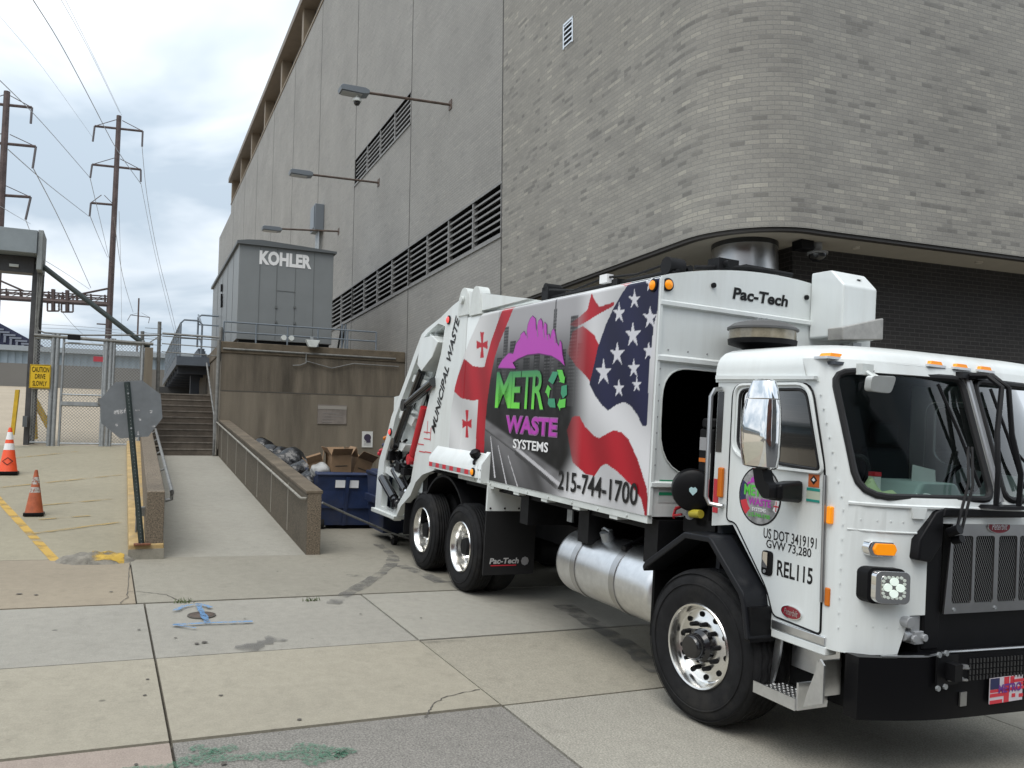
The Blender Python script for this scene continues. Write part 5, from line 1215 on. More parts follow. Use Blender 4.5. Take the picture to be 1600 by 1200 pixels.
wl = MB().hexa([(-.45, h3.y, h3.z), (-.28, h3.y, h3.z), (-.28, h2.y, h2.z), (-.45, h2.y, h2.z), (-.45, h0.y, h0.z), (-.28, h0.y, h0.z), (-.28, h1.y, h1.z), (-.45, h1.y, h1.z)])
fd = tp('horn', wl, mat('horn_metal', (.38, .37, .35), .45, .4, var=.2, scale=7), bev=.01)
part('stalk', MB().box((-.4, h0.y + .2, h3.z - .35), (-.34, h0.y + .3, h3.z)), galv, fd)
# ---- printed wrap: a fine grid on the body side whose colours are the printed picture
wx0, wx1, wz0, wz1 = -4.95, XB1 - .003, ZB0 + .006, 3.33
def c6(a, b): return ty(700 + a / 2.7917, 400 + b / 2.7917, YS)
def P6(L): return np.array([(c6(*q).x, c6(*q).z) for q in L])
def inside(poly, X, Z):
    r = np.zeros(X.shape, bool); n = len(poly); j = n - 1
    for i in range(n):
        xi, zi = poly[i]; xj, zj = poly[j]
        with np.errstate(divide='ignore', invalid='ignore'):
            r ^= ((zi > Z) != (zj > Z)) & (X < (xj - xi) * (Z - zi) / (zj - zi + 1e-12) + xi)
        j = i
    return r
nx_, nz_ = 460, 215
gx = np.linspace(wx0, wx1, nx_ + 1); gz_ = np.linspace(wz0, wz1, nz_ + 1); X, Z = np.meshgrid(gx, gz_)
rs = np.random.RandomState(4)
def vnoise(X, Z, sx, sz, seed):
    r = np.random.RandomState(seed).rand(64, 64); a, b = X * sx, Z * sz; i, j = np.floor(a).astype(int), np.floor(b).astype(int); fa, fb = a - i, b - j; fa = fa * fa * (3 - 2 * fa); fb = fb * fb * (3 - 2 * fb)
    g = lambda p, q: r[p % 64, q % 64]
    return (g(i, j) * (1 - fa) + g(i + 1, j) * fa) * (1 - fb) + (g(i, j + 1) * (1 - fa) + g(i + 1, j + 1) * fa) * fb
C_ = np.zeros(X.shape + (3,))
sstep = lambda a, b, v: np.clip((v - a) / (b - a), 0, 1) ** 2 * (3 - 2 * np.clip((v - a) / (b - a), 0, 1))
tone = .03 + .40 * sstep(2.45, 3.2, Z) + .02 * vnoise(X, Z, 2, 2, 1)                # hazy sky over a dark city
for cx, w, h, tn in ((-3.62, .10, 2.78, .10), (-3.48, .09, 3.12, .22), (-3.30, .11, 2.95, .14), (-3.18, .07, 2.7, .09), (-2.95, .12, 2.75, .10), (-2.72, .1, 2.8, .12), (-2.5, .1, 2.85, .10), (-2.38, .05, 3.22, .25), (-2.2, .12, 2.8, .12), (-2.0, .11, 3.12, .20), (-1.86, .08, 2.85, .10), (-3.8, .1, 2.55, .09)):
    m_ = (np.abs(X - cx) < w * .62) & (Z < h) & (Z > 2.15); wn_ = ((np.sin(Z * 190) > .2) & (np.sin((X - cx) * 260) > -.2)); tone = np.where(m_, tn * .45 + wn_ * (.03 + .2 * vnoise(X, Z, 9, 9, 5)) * sstep(2.2, 2.9, Z), tone)
m_ = (np.abs(X + 2.38) < .012) & (Z < 3.32) & (Z > 3.1); tone = np.where(m_, .2, tone)
low = Z < 2.25; tone = np.where(low, .022 + .03 * vnoise(X, Z, 14, 10, 2), tone)
rd = 2.03 - (X + 4.0) * .26                                                        # the highway running down to the right
band = sstep(-.06, -.02, Z - rd) * (1 - sstep(.05, .10, Z - rd)); tone = tone * (1 - band) + band * (.20 + .1 * vnoise(X, Z, 6, 20, 3))
below = Z < rd - .05
tone = np.where(below, .06 + .24 * vnoise(X * 1.0 + Z * .9, Z, 5, .7, 6) * sstep(-.75, .0, -(rd - Z)) + .08 * vnoise(X + Z * .5, Z, 3, 2, 9), tone)
for k, (x0, x1, wd) in enumerate(((-3.75, -3.55, .012), (-3.55, -3.22, .01), (-3.30, -2.86, .009), (-3.9, -3.83, .01))):
    tt = (1.93 - .09 * k - Z) / .5; xl = x0 + (x1 - x0) * tt; tone = np.where((np.abs(X - xl) < wd * (.5 + tt)) & below & (tt > .1) & (tt < 1), .62, tone)
tt = (X + 3.1) / 1.2; l2_ = 1.80 - .36 * tt; tone = np.where((np.abs(Z - l2_) < .02) & (tt > 0) & (tt < 1.0), .55, tone); tone = np.where((np.abs(Z - l2_ + .05) < .02) & (tt > 0) & (tt < 1.0), .12, tone)
tone = 1.25 * np.maximum(tone, 0) ** 1.5
for c in range(3): C_[..., c] = tone * (1.0, .985, 1.02)[c]
fadeR = sstep(-2.02, -1.60, X + .8 * np.maximum(0, 1.80 - Z))                                      # city melts into the flag
sh = .56 + .10 * np.sin(6.0 * (X * .8 + Z * .55) + 1.2 * np.sin(3 * Z)) + .03 * vnoise(X, Z, 3, 3, 12)
flagw = np.stack([sh, sh, sh * 1.02], -1)
def over(mask, col, soft=None):
    global C_
    a = mask.astype(float)[..., None] if soft is None else (mask * soft)[..., None]
    C_ = C_ * (1 - a) + np.asarray(col) * a
C_ = C_ * (1 - fadeR[..., None]) + flagw * fadeR[..., None]
shade = (.72 + .30 * np.sin(5.5 * X + 2.5 * Z) ** 2)[..., None]
RED = np.array([.42, .010, .022]) * shade; NAVY = np.array([.010, .011, .050]) * shade
for poly in ([(520, 420), (545, 330), (590, 305), (640, 345), (665, 400), (655, 440), (630, 560), (600, 520), (560, 480)],
             [(530, 300), (575, 265), (610, 235), (628, 160), (640, 190), (662, 222), (728, 200), (724, 218), (665, 250), (600, 290), (560, 310)],
             [(735, 110), (770, 98), (825, 84), (815, 108), (775, 132), (745, 122)],
             [(575, 700), (600, 745), (640, 785), (660, 795), (690, 778), (725, 760), (760, 770), (790, 800), (830, 890), (868, 1010), (882, 1140), (862, 1140), (845, 1060), (800, 1000), (740, 940), (690, 905), (668, 920), (640, 962), (600, 950), (545, 900), (520, 760), (545, 700)]):
    over(inside(P6(poly), X, Z), RED, .12 + .88 * sstep(-2.15, -1.72, X))
over(inside(P6([(826, 80), (960, 55), (900, 300), (880, 480), (870, 740), (850, 740), (825, 690), (800, 655), (770, 637), (738, 648), (700, 674), (672, 650), (640, 605), (618, 560), (640, 470), (655, 400), (690, 300), (725, 225), (760, 165), (790, 120)]), X, Z), NAVY)
for cx, cz, r in ((675, 508, 62), (735, 428, 56), (743, 250, 48), (810, 190, 45), (880, 120, 42), (803, 345, 60), (878, 270, 55), (807, 490, 46), (742, 578, 44), (820, 562, 36), (872, 415, 44)):
    st_ = [(cx + 5 + math.sin(k * math.pi / 5) * (r if k % 2 == 0 else r * .36) * .62, cz - math.cos(k * math.pi / 5) * (r if k % 2 == 0 else r * .36)) for k in range(10)]
    over(inside(P6(st_), X, Z), np.array([.62, .62, .66]))
# white flag with a red cross at the rear
strip = P6([(252, 200), (300, 195), (262, 290), (225, 380), (203, 450), (185, 540), (172, 640), (163, 740), (157, 880), (120, 880), (126, 740), (132, 640), (148, 540), (168, 450), (190, 370), (222, 280)])
xr = np.interp(Z, strip[9:16, 1][np.argsort(strip[9:16, 1])], strip[9:16, 0][np.argsort(strip[9:16, 1])])
over(X < xr, np.stack([sh * 1.02] * 3, -1))
over(inside(P6([(73, 448), (110, 480), (150, 486), (180, 478), (180, 610), (150, 622), (110, 632), (60, 620), (28, 590), (45, 530)]), X, Z) & (X < xr + .02), RED)
fd_ = sstep(0, .38, X - xr) * (X > xr); over((X > xr - .0) & inside(strip, X, Z), RED)
over((X > xr) & (X < xr + .3) & (Z > 2.24) & (Z < 2.62), RED, (1 - sstep(.0, .3, X - xr)) * .7)
def cross(cx, cz, w, h):
    k = .30; a = []
    for i in range(4):
        t = math.pi / 2 * i
        for u, v in ((-.16, .16), (-.34, 1), (.34, 1), (.16, .16)): a.append((cx + (u * math.cos(t) - v * math.sin(t)) * w, cz + (u * math.sin(t) + v * math.cos(t)) * h))
    return a
for c in ((150, 388, 24, 56), (84, 732, 20, 60)): over(inside(P6(cross(*c)[::-1]), X, Z), np.array([.45, .015, .03]))
tb_pts = [ty(*q, YS) for q in ((768, 462), (752, 492), (735, 530), (722, 566), (712, 605), (706, 640), (702, 680), (700, 712))]
tbz = np.array([p.z for p in tb_pts][::-1]); tbx = np.array([p.x for p in tb_pts][::-1])
lim = np.interp(Z, tbz, tbx)
keep = ((X[:-1, :-1] + X[1:, 1:]) / 2 > (lim[:-1, :-1] + lim[1:, 1:]) / 2)
idx = np.arange((nx_ + 1) * (nz_ + 1)).reshape(nz_ + 1, nx_ + 1)
F_ = np.stack([idx[:-1, :-1], idx[:-1, 1:], idx[1:, 1:], idx[1:, :-1]], -1)[keep]
Yw = np.where(X < XB0 + .04, YS - .010, YS - .004); Yw = np.where(Z > 3.30, Yw + (Z - 3.30) * .6, Yw)
me = bpy.data.meshes.new('printed_wrap'); me.from_pydata(np.stack([X.ravel(), Yw.ravel(), Z.ravel()], -1).tolist(), [], F_.tolist())
ca = me.color_attributes.new('print', 'FLOAT_COLOR', 'POINT'); ca.data.foreach_set('color', np.concatenate([np.clip(C_, 0, 1).reshape(-1, 3), np.ones((X.size, 1))], 1).astype(np.float32).ravel())
wm, t_, p_ = new_mat('printed_vinyl'); at_ = t_.nodes.new('ShaderNodeAttribute'); at_.attribute_name = 'print'; t_.links.new(at_.outputs['Color'], p_.inputs['Base Color']); p_.inputs['Roughness'].default_value = .42; p_.inputs['Specular IOR Level'].default_value = .25
me.materials.append(wm); me.update(); me.polygons.foreach_set('use_smooth', [True] * len(me.polygons))
wr = bpy.data.objects.new('printed_wrap', me); _link(wr); wr.parent = body
# logo and lettering on the wrap
def g6(L): return [(c6(*q).x, c6(*q).z) for q in L]
def edge(mb, poly, w, mp, mi=0):
    pts = [Vector(mp(*q)) for q in poly]; pts.append(pts[0]); return ribbon(mb, pts, w, Vector((0, 1, 0)), mi=mi)
sky_ = g6([(222, 487), (240, 455), (268, 425), (288, 428), (300, 385), (318, 360), (320, 345), (335, 330), (345, 350), (352, 300), (362, 275), (372, 263), (385, 275), (388, 330), (398, 285), (408, 275), (415, 290), (417, 322), (425, 290), (433, 300), (434, 345), (445, 342), (450, 362), (458, 325), (466, 320), (472, 345), (477, 378), (488, 396), (492, 368), (498, 380), (502, 430), (512, 478), (490, 455), (455, 434), (400, 424), (350, 430), (310, 447), (285, 465), (298, 490)])
lg = MB(); edge(lg, sky_, .022, XZ(YS - .008)); part('skyline_outline', lg, mat('pale_purple_vinyl', (.12, .02, .13), .4), wr)
lg = MB(); lg.sheet([sky_], XZ(YS - .010)); part('skyline_logo', lg, purplev, wr)
sp_ = MB()
for a in (((392, 300), (396, 352)), ((420, 320), (424, 356)), ((348, 330), (350, 360)), ((437, 345), (440, 366)), ((470, 350), (473, 380))): ribbon(sp_, [XZ(YS - .012)(*q) for q in g6(a)], .012, Vector((0, 1, 0)))
part('skyline_gap', sp_, mat('pale_city_vinyl', (.22, .2, .24), .4), wr)
def ramp_mat(name, c0, c1, z0, z1):
    m, t, p = new_mat(name); p.inputs['Roughness'].default_value = .35
    co = t.nodes.new('ShaderNodeTexCoord'); sx = t.nodes.new('ShaderNodeSeparateXYZ'); mr = t.nodes.new('ShaderNodeMapRange'); mr.inputs[1].default_value = z0; mr.inputs[2].default_value = z1
    r = t.nodes.new('ShaderNodeMix'); r.data_type = 'RGBA'; r.inputs[6].default_value = (*c0, 1); r.inputs[7].default_value = (*c1, 1)
    t.links.new(co.outputs['Object'], sx.inputs[0]); t.links.new(sx.outputs[2], mr.inputs[0]); t.links.new(mr.outputs[0], r.inputs[0]); t.links.new(r.outputs[2], p.inputs['Base Color']); return m
m0, m1 = c6(213, 668), c6(425, 500); mz0, mz1 = c6(215, 664).z, c6(240, 505).z
grn = ramp_mat('green_two_tone_vinyl', (.16, .72, .05), (.03, .22, .08), mz0, mz1)
lt_ = MB(); lt_d = MB()
mq = [(213, 282), (283, 320), (322, 372), (372, 424)]
zz0 = (c6(215, 664).z + c6(425, 668).z) / 2; zz1 = (c6(240, 506).z + c6(400, 500).z) / 2
for ch_, (a, b) in zip('METR', mq):
    xa, xb = c6(a, 590).x, c6(b, 590).x
    put_text(lt_d, ch_, XZ(YS - .009), xa - .010, xb + .010, zz0 - .010, zz1 + .010, bold=.03); put_text(lt_, ch_, XZ(YS - .013), xa, xb, zz0, zz1, bold=.012)
part('lettering_outline', lt_d, mat('outline_dark', (.02, .05, .03), .4), wr); part('lettering', lt_, grn, wr)
rc1, rc2 = MB(), MB()
cx_, cz_ = 478, 582
for k, mbk in enumerate((rc1, rc2, rc1)):
    pass
for poly, mbk in (([(442, 545), (462, 505), (488, 505), (470, 545), (462, 560)], rc2), ([(480, 497), (503, 497), (513, 530), (516, 522), (512, 556), (488, 548), (494, 545)], rc1), ([(500, 568), (523, 562), (524, 605), (506, 622), (497, 600)], rc2),
                  ([(482, 650), (494, 618), (494, 628), (518, 622), (516, 660), (494, 664), (494, 676)], rc1), ([(442, 622), (470, 622), (474, 662), (450, 660), (440, 645)], rc2), ([(428, 596), (440, 562), (456, 582), (450, 584), (444, 622), (434, 598)], rc1)):
    mbk.sheet([g6(poly)], XZ(YS - .013))
part('recycling_emblem', rc1, greenv, wr); part('recycling_emblem', rc2, dgreenv, wr)
def text6(s, a, b, y0, y1, m_, bold=.02, shear=0.0, out=None, eps=.013, name='lettering'):
    xa, xb = c6(a, (y0 + y1) / 2).x, c6(b, (y0 + y1) / 2).x; z0 = (c6(a, y1[0] if isinstance(y1, tuple) else y1).z); z1 = c6(a, y0).z
    if out: o = MB(); put_text(o, s, XZ(YS - eps + .004), xa - .014, xb + .014, z0 - .012, z1 + .012, bold=bold + .03, shear=shear); part('lettering_outline', o, out, wr)
    o = MB(); put_text(o, s, XZ(YS - eps), xa, xb, z0, z1, bold=bold, shear=shear); part(name, o, m_, wr)
def textT(s, x0, x1, z0, z1, m_, parent, mp, bold=.02, shear=0.0, out=None, name='lettering'):
    if out: o = MB(); put_text(o, s, lambda a, b: mp(a, b), x0 - .014, x1 + .014, z0 - .012, z1 + .012, bold=bold + .03, shear=shear); o.v = [(a, b + .004, c) for a, b, c in o.v]; part('lettering_outline', o, out, parent)
    o = MB(); put_text(o, s, mp, x0, x1, z0, z1, bold=bold, shear=shear); return part(name, o, m_, parent)
SD = XZ(YS - .013)
textT('WASTE', c6(256, 735).x, c6(480, 735).x, c6(262, 768).z, c6(258, 697).z, purplev, wr, SD, bold=.035, out=mat('pale_purple_edge', (.30, .14, .30), .4))
textT('SYSTEMS', c6(288, 820).x, c6(442, 830).x, c6(290, 838).z, c6(289, 797).z, whitev, wr, SD, bold=.025)
textT('215-744-1700', -2.12, -.81, 1.455, 1.64, blackv, wr, SD, bold=.015)
# ---- fender box over the rear wheels
fb = MB().prism([(-1.225, 1.42), (-1.335, 1.40), (-1.335, 1.545), (-1.225, 1.69)], lambda a, b, t: (t, a, b), -5.35, -3.80); fbx = tp('fender_box', fb, white, bev=.008)
part('end_plate', MB().prism([(-1.222, 1.36), (-1.33, 1.36), (-1.33, 1.56), (-1.222, 1.71)], lambda a, b, t: (t, a, b), -3.797, -3.70), white, fbx)
bolts = MB()
for dx in (-3.715, -3.775):
    for z in (1.40, 1.5): bolts.cyl((dx, -1.331, z), (dx, -1.336, z), .01, n=8)
part('bolt', bolts, galv, fbx)
for i in range(6):
    x = -5.33 + i * .235; part('reflective_tape', MB().box((x, -1.3385, 1.425), (x + .115, -1.336, 1.48)), redv, fbx); part('reflective_tape', MB().box((x + .117, -1.338, 1.425), (x + .232, -1.336, 1.48)), greyv, fbx)
round_lamp((-3.90, -1.336, 1.465), (0, -1, 0), .05, amber, fbx)
part('rubber_bumper', MB().lathe([(.035, 0), (.06, .03), (.065, .08), (.03, .11), (0, .115)], (-3.95, -1.28, 1.62), (0, -.4, .9), 14, close=False).tube([(-3.93, -1.3, 1.62), (-3.88, -1.345, 1.58), (-3.86, -1.35, 1.56)], .018), black, fbx)
ft = MB().prism(arc((-5.1, .53), .80, 20, 175, 18) + arc((-5.1, .53), .77, 175, 20, 18), PXZ, -1.2, -.6); tp('wheel_arch', ft, chassis)
tp('wheel_housing', MB().box((-6.3, -.62, 1.0), (-3.7, -.58, 1.36)).box((-6.3, -1.2, 1.33), (-3.75, -.6, 1.36)), void)
# mud flap in front of the rear wheels
mf = tp('mud_flap', MB().box((-3.70, -1.24, .33), (-3.68, -.60, 1.05)), mat('flap_rubber', (.02, .02, .021), .6))
part('bracket', MB().box((-3.71, -1.24, 1.05), (-3.674, -.60, 1.36)), white, mf)
bb = MB(); [bb.cyl((-3.672, y, 1.08), (-3.665, y, 1.08), .012, n=8) for y in (-1.2, -1.02, -.84, -.66)]; part('bolt', bb, black, mf)
a = MB(); put_text(a, 'Pac-Tech', YZ(-3.676), -1.17, -.80, .455, .52, bold=.03, shear=.15); part('lettering', a, mat('flap_print', (.5, .5, .5), .5), mf)
part('underline', MB().box((-3.679, -1.15, .43), (-3.676, -.83, .442)), redv, mf)
part('emblem', MB().prism(arc((-.72, .48), .05, 0, 360, 8)[:-1], PYZ, -3.679, -3.676), greyv, mf)
for x, s in ((-6.55, -1), (-6.55, 1)): tp('rear_flap', MB().box((x - .01, s * .62, .35), (x + .01, s * 1.2, .95)), chassis)
# ---- tailgate
def T5(a, b): p = ty(560 + a / 2.4, 420 + b / 2.4, YS); return (p.x, p.z)
outer = [T5(*q) for q in ((640, 112), (470, 92), (415, 84), (395, 92), (380, 118), (352, 140), (310, 182), (255, 226), (238, 245), (215, 305), (182, 400), (156, 470), (124, 555), (104, 635), (78, 718), (70, 790), (62, 905))]
front = [T5(*q) for q in ((135, 945), (160, 890), (195, 850), (215, 800), (240, 772), (285, 755))] + [(-5.40, 1.45), (-4.9, 1.45), (-4.63, 1.45), (-4.63, 3.36)]
full = outer + front
inn = [T5(*q) for q in ((300, 205), (262, 238), (242, 262), (226, 318), (196, 400), (170, 470), (140, 555), (120, 640), (98, 720), (92, 790), (84, 890), (128, 915), (150, 880), (196, 800), (206, 740), (214, 690), (235, 610), (252, 545), (270, 470), (290, 400), (310, 320), (326, 215))]
tg = MB(); tg.sheet([full, inn], XZ(YS - .002)); tail = tp('tailgate', tg, white, solid=.10, out=(0, -1, 0), label='tailgate with open side showing hydraulic rams')
for s_ in (1,):
    f2 = MB(); f2.sheet([full, inn], XZ(1.22)); part('far_side_plate', f2, white, tail, solid=.10, out=(0, 1, 0))
sk2 = MB(); n5 = len(outer)
sk2.add([(a, y, b) for y in (-1.1, 1.1) for a, b in [(q[0] + .05, q[1] - .05) for q in outer[5:]]], [(i, i + 1, (n5 - 5) + i + 1, (n5 - 5) + i) for i in range(n5 - 6) if i < 6])
part('rear_plate', sk2, white, tail, solid=.03)
tpm = MB(); tp_ = [outer[0], outer[1], outer[2]]
tpm.add([(a, y, b - .005) for y in (-1.2, 1.2) for a, b in ((-4.63, 3.40), outer[1], outer[4], outer[6])], [(0, 1, 5, 4), (1, 2, 6, 5), (2, 3, 7, 6)]); part('top_plate', tpm, white, tail, solid=.03)
iw = MB(); iw.sheet([full], XZ(-.98)); part('inner_wall', iw, whited, tail, solid=.03, out=(0, -1, 0))
gus = MB()
for a, b, w in (((262, 240), (300, 300), 30), ((200, 395), (250, 420), 26), ((152, 520), (205, 560), 30), ((120, 640), (170, 660), 24), ((98, 740), (150, 770), 22)):
    A0, B0 = T5(*a), T5(*b); A1, B1 = T5(a[0] - 8, a[1] + w), T5(b[0] - 14, b[1] + w); gus.prism([A0, B0, B1, A1], PXZ, -1.19, -1.0)
part('gusset', gus, white, tail, bev=.006)
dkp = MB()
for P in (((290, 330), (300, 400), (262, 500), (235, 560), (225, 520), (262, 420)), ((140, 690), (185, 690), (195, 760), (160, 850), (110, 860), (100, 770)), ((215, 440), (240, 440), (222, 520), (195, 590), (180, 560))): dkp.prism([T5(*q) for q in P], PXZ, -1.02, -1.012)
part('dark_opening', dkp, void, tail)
part('hopper_floor', MB().prism([T5(*q) for q in ((70, 905), (135, 930), (290, 780), (290, 740), (140, 830), (80, 870))], PXZ, -.9, 1.15), whited, tail)
lug = MB()
for a in ((400, 110), (445, 105)): p = T5(*a); lug.prism(arc(p, .13, 0, 180, 8) + [(p[0] - .16, p[1] - .22), (p[0] + .18, p[1] - .22)], PXZ, -1.24, -1.10)
p = T5(398, 118); lug.cyl((p[0], -1.245, p[1]), (p[0], -1.275, p[1]), .05, n=12); part('pivot_lug', lug, whited, tail)
part('box', MB().prism([T5(*q) for q in ((245, 262), (290, 252), (312, 275), (290, 330), (248, 385), (232, 360))], PXZ, -1.27, -.93), white, tail, bev=.01)
def ram(a, b, y, r, r2, m_, k=.55):
    a, b = Vector((a[0], y, a[1])), Vector((b[0], y, b[1])); mm = a.lerp(b, k); q = part('hydraulic_ram', MB().cyl(a, mm, r, n=14), m_, tail); part('rod', MB().cyl(mm, b, r2, n=12).cyl(b - Vector((0, .06, 0)), b + Vector((0, .06, 0)), r2 * 1.5, n=12), chrome if r2 < r * .7 else m_, q); return q
ram(T5(238, 385), T5(140, 655), -1.22, .058, .055, blackg, .8); ram(T5(290, 425), T5(186, 512), -1.25, .065, .06, blackg, .6)
ram(T5(88, 785), T5(142, 880), -1.21, .07, .05, blackg, .8); ram(T5(118, 755), T5(172, 850), -1.15, .06, .04, blackg, .8)
ram(T5(248, 520), T5(200, 715), -1.22, .056, .05, redp, .9)
br = MB()
for q in (((232, 410), (150, 700)), ((262, 300), (170, 560)), ((150, 560), (205, 700)), ((215, 560), (160, 690)), ((110, 720), (200, 745)), ((255, 440), (200, 620))): a, b = T5(*q[0]), T5(*q[1]); br.cyl((a[0], -1.0, a[1]), (b[0], -1.0, b[1]), .04, n=6)
br.prism([T5(*q) for q in ((165, 640), (215, 640), (205, 710), (150, 700))], PXZ, -1.06, -1.03); br.prism([T5(*q) for q in ((125, 480), (165, 470), (150, 560), (122, 560))], PXZ, -1.18, -1.0)
part('brace', br, whited, tail)
hs = MB(); random.seed(9)
for P, r in (([(238, 470), (240, 540), (215, 580), (190, 575), (180, 545), (190, 500)], .022), ([(150, 640), (110, 690), (90, 700), (105, 740), (150, 760)], .022), ([(170, 690), (140, 720), (150, 780), (165, 830)], .02), ([(190, 720), (160, 745), (130, 720), (100, 740)], .02), ([(140, 660), (120, 700), (140, 760), (128, 800)], .018), ([(240, 300), (225, 360), (215, 420), (230, 450)], .012)):
    hs.tube([(T5(*q)[0], -1.13 + random.uniform(-.05, .05), T5(*q)[1]) for q in P], r, n=6)
part('hose', hs, black, tail)
vb = MB()
for q, s in (((105, 700), .10), ((140, 745), .09), ((160, 760), .07), ((120, 665), .07)): a = T5(*q); vb.box((a[0] - s, -1.2, a[1] - s * .7), (a[0] + s, -1.0, a[1] + s * .7))
part('valve', vb, chassis, tail)
for q, m_, l in (((88, 680), redp, .13), ((98, 658), navyv, .1), ((102, 632), amberoff, .1), ((80, 690), redv, .09)):
    a = T5(*q); part('handle', MB().cyl((a[0] - l, -1.2, a[1] - .02), (a[0] + l, -1.16, a[1] + .03), .035, n=8), m_, tail)
for q in ((341, 192), (122, 612)): a = T5(*q); round_lamp((a[0], YS - .003, a[1]), (0, -1, 0), .06, redlamp, tail, 'tail_lamp')
stp = MB(); a, b = T5(56, 908), T5(140, 940); stp.prism([(a[0], a[1]), (b[0], b[1]), (b[0] + .03, b[1] + .05), (a[0], a[1] + .06)], PXZ, -1.26, -.8); part('rear_step', stp, whited, tail, bev=.006)
part('rung', MB().box((b[0] + .0, -1.2, b[1] + .35), (b[0] + .35, -.8, b[1] + .42)), alub, tail)
gm2 = MB()
for q in ((258, 640), (262, 690), (258, 615), (240, 688), (235, 660)):
    a = T5(*q); gm2.box((a[0] - .12, YS - .006, a[1]), (a[0] + .12, YS - .0045, a[1] + .014))
for q in ((258, 615), (270, 640)): a = T5(*q); gm2.box((a[0], YS - .006, a[1] - .02), (a[0] + .014, YS - .0045, a[1] + .16))
part('red_marking', gm2, redv, tail)
A5, B5 = Vector(T5(278, 606)), Vector(T5(372, 178)); dd = (B5 - A5); Ln = dd.length; dd.normalize(); nn_ = Vector((-dd.y, dd.x))
o = MB(); put_text(o, 'MUNICIPAL WASTE', lambda a, b: ((A5 + dd * a + nn_ * b).x, YS - .0075, (A5 + dd * a + nn_ * b).y), 0, Ln, -.11, .05, bold=.025, shear=.2); part('lettering', o, blackv, tail)
# ---- fuel tank
tk = MB().lathe([(0, -.015), (.20, -.012), (.27, .01), (.30, .05), (.308, .09), (.308, 1.50), (.30, 1.54), (.27, 1.58), (.2, 1.6), (0, 1.605)], (-2.25, -.86, .765), (1, 0, 0), 48, close=False); tank = tp('fuel_tank', tk, alub)
for x in (-1.88, -1.22):
    part('strap', MB().lathe([(.309, -.04), (.316, -.04), (.316, .04), (.309, .04)], (x, -.86, .765), (1, 0, 0), 48, close=False), stainless, tank)
    part('buckle', MB().box((x - .03, -1.06, 1.02), (x + .03, -.98, 1.06)).tube([(x - .02, -1.05, 1.04), (x - .02, -.86, 1.12), (x - .02, -.7, 1.2)], .018), chassis, tank)
    part('bracket', MB().box((x - .04, -.6, .45), (x + .04, -.45, 1.1)), chassis, tank)
part('filler_cap', MB().cyl((-1.6, -.96, 1.03), (-1.6, -1.0, 1.13), .06, n=18).tube([(-1.66, -1.0, 1.14), (-1.6, -1.02, 1.16), (-1.54, -1.0, 1.14)], .012), galv, tank)
pl_ = MB(); p = ty(890, 806, -.9); pl_.box((p.x - .05, -.9, p.z - .06), (p.x + .05, -.88, p.z + .06)); tp('data_plate', pl_, galv)
# ================================================================== CAB
YC = -1.06
def cfx(y, z):
    a = min(abs(y), 1.06); x = 1.42 - max(0, z - 1.72) * .32 + .08 * max(-1.06, min(1.06, y)) - .16 * (max(0, min(a, .95) - (.35 if y < 0 else .65)) / .7) ** 2
    if a > .86: x -= .2 - math.sqrt(max(0, .04 - (a - .86) ** 2))
    return x
def skew(mb, k=.05):
    mb.v = [(x + k * y, y, z) for x, y, z in mb.v]; return mb
def tf(px_, py_):
    X_ = 1.3
    for _ in range(60):
        p = tx(px_, py_, X_); X_ = .5 * X_ + .5 * cfx(max(-1.06, min(1.06, p.y)), p.z)
    return p
def w1(a, b): return tf(1260 + a / 4, 520 + b / 4)
def w2(a, b): return tf(1260 + a / 3.53, 780 + b / 3.53)
def d5(a, b): return ty(1120 + a / 3, 560 + b / 3, YC)
cab = tp('cab', MB().box((-.09, -1.0, .86), (.6, 1.0, .9)).box((-.09, -1.0, .88), (-.05, 1.0, 2.6)), mat('cab_inside', (.035, .037, .042), .8), label='flat fronted white truck cab')
ZR = 2.50
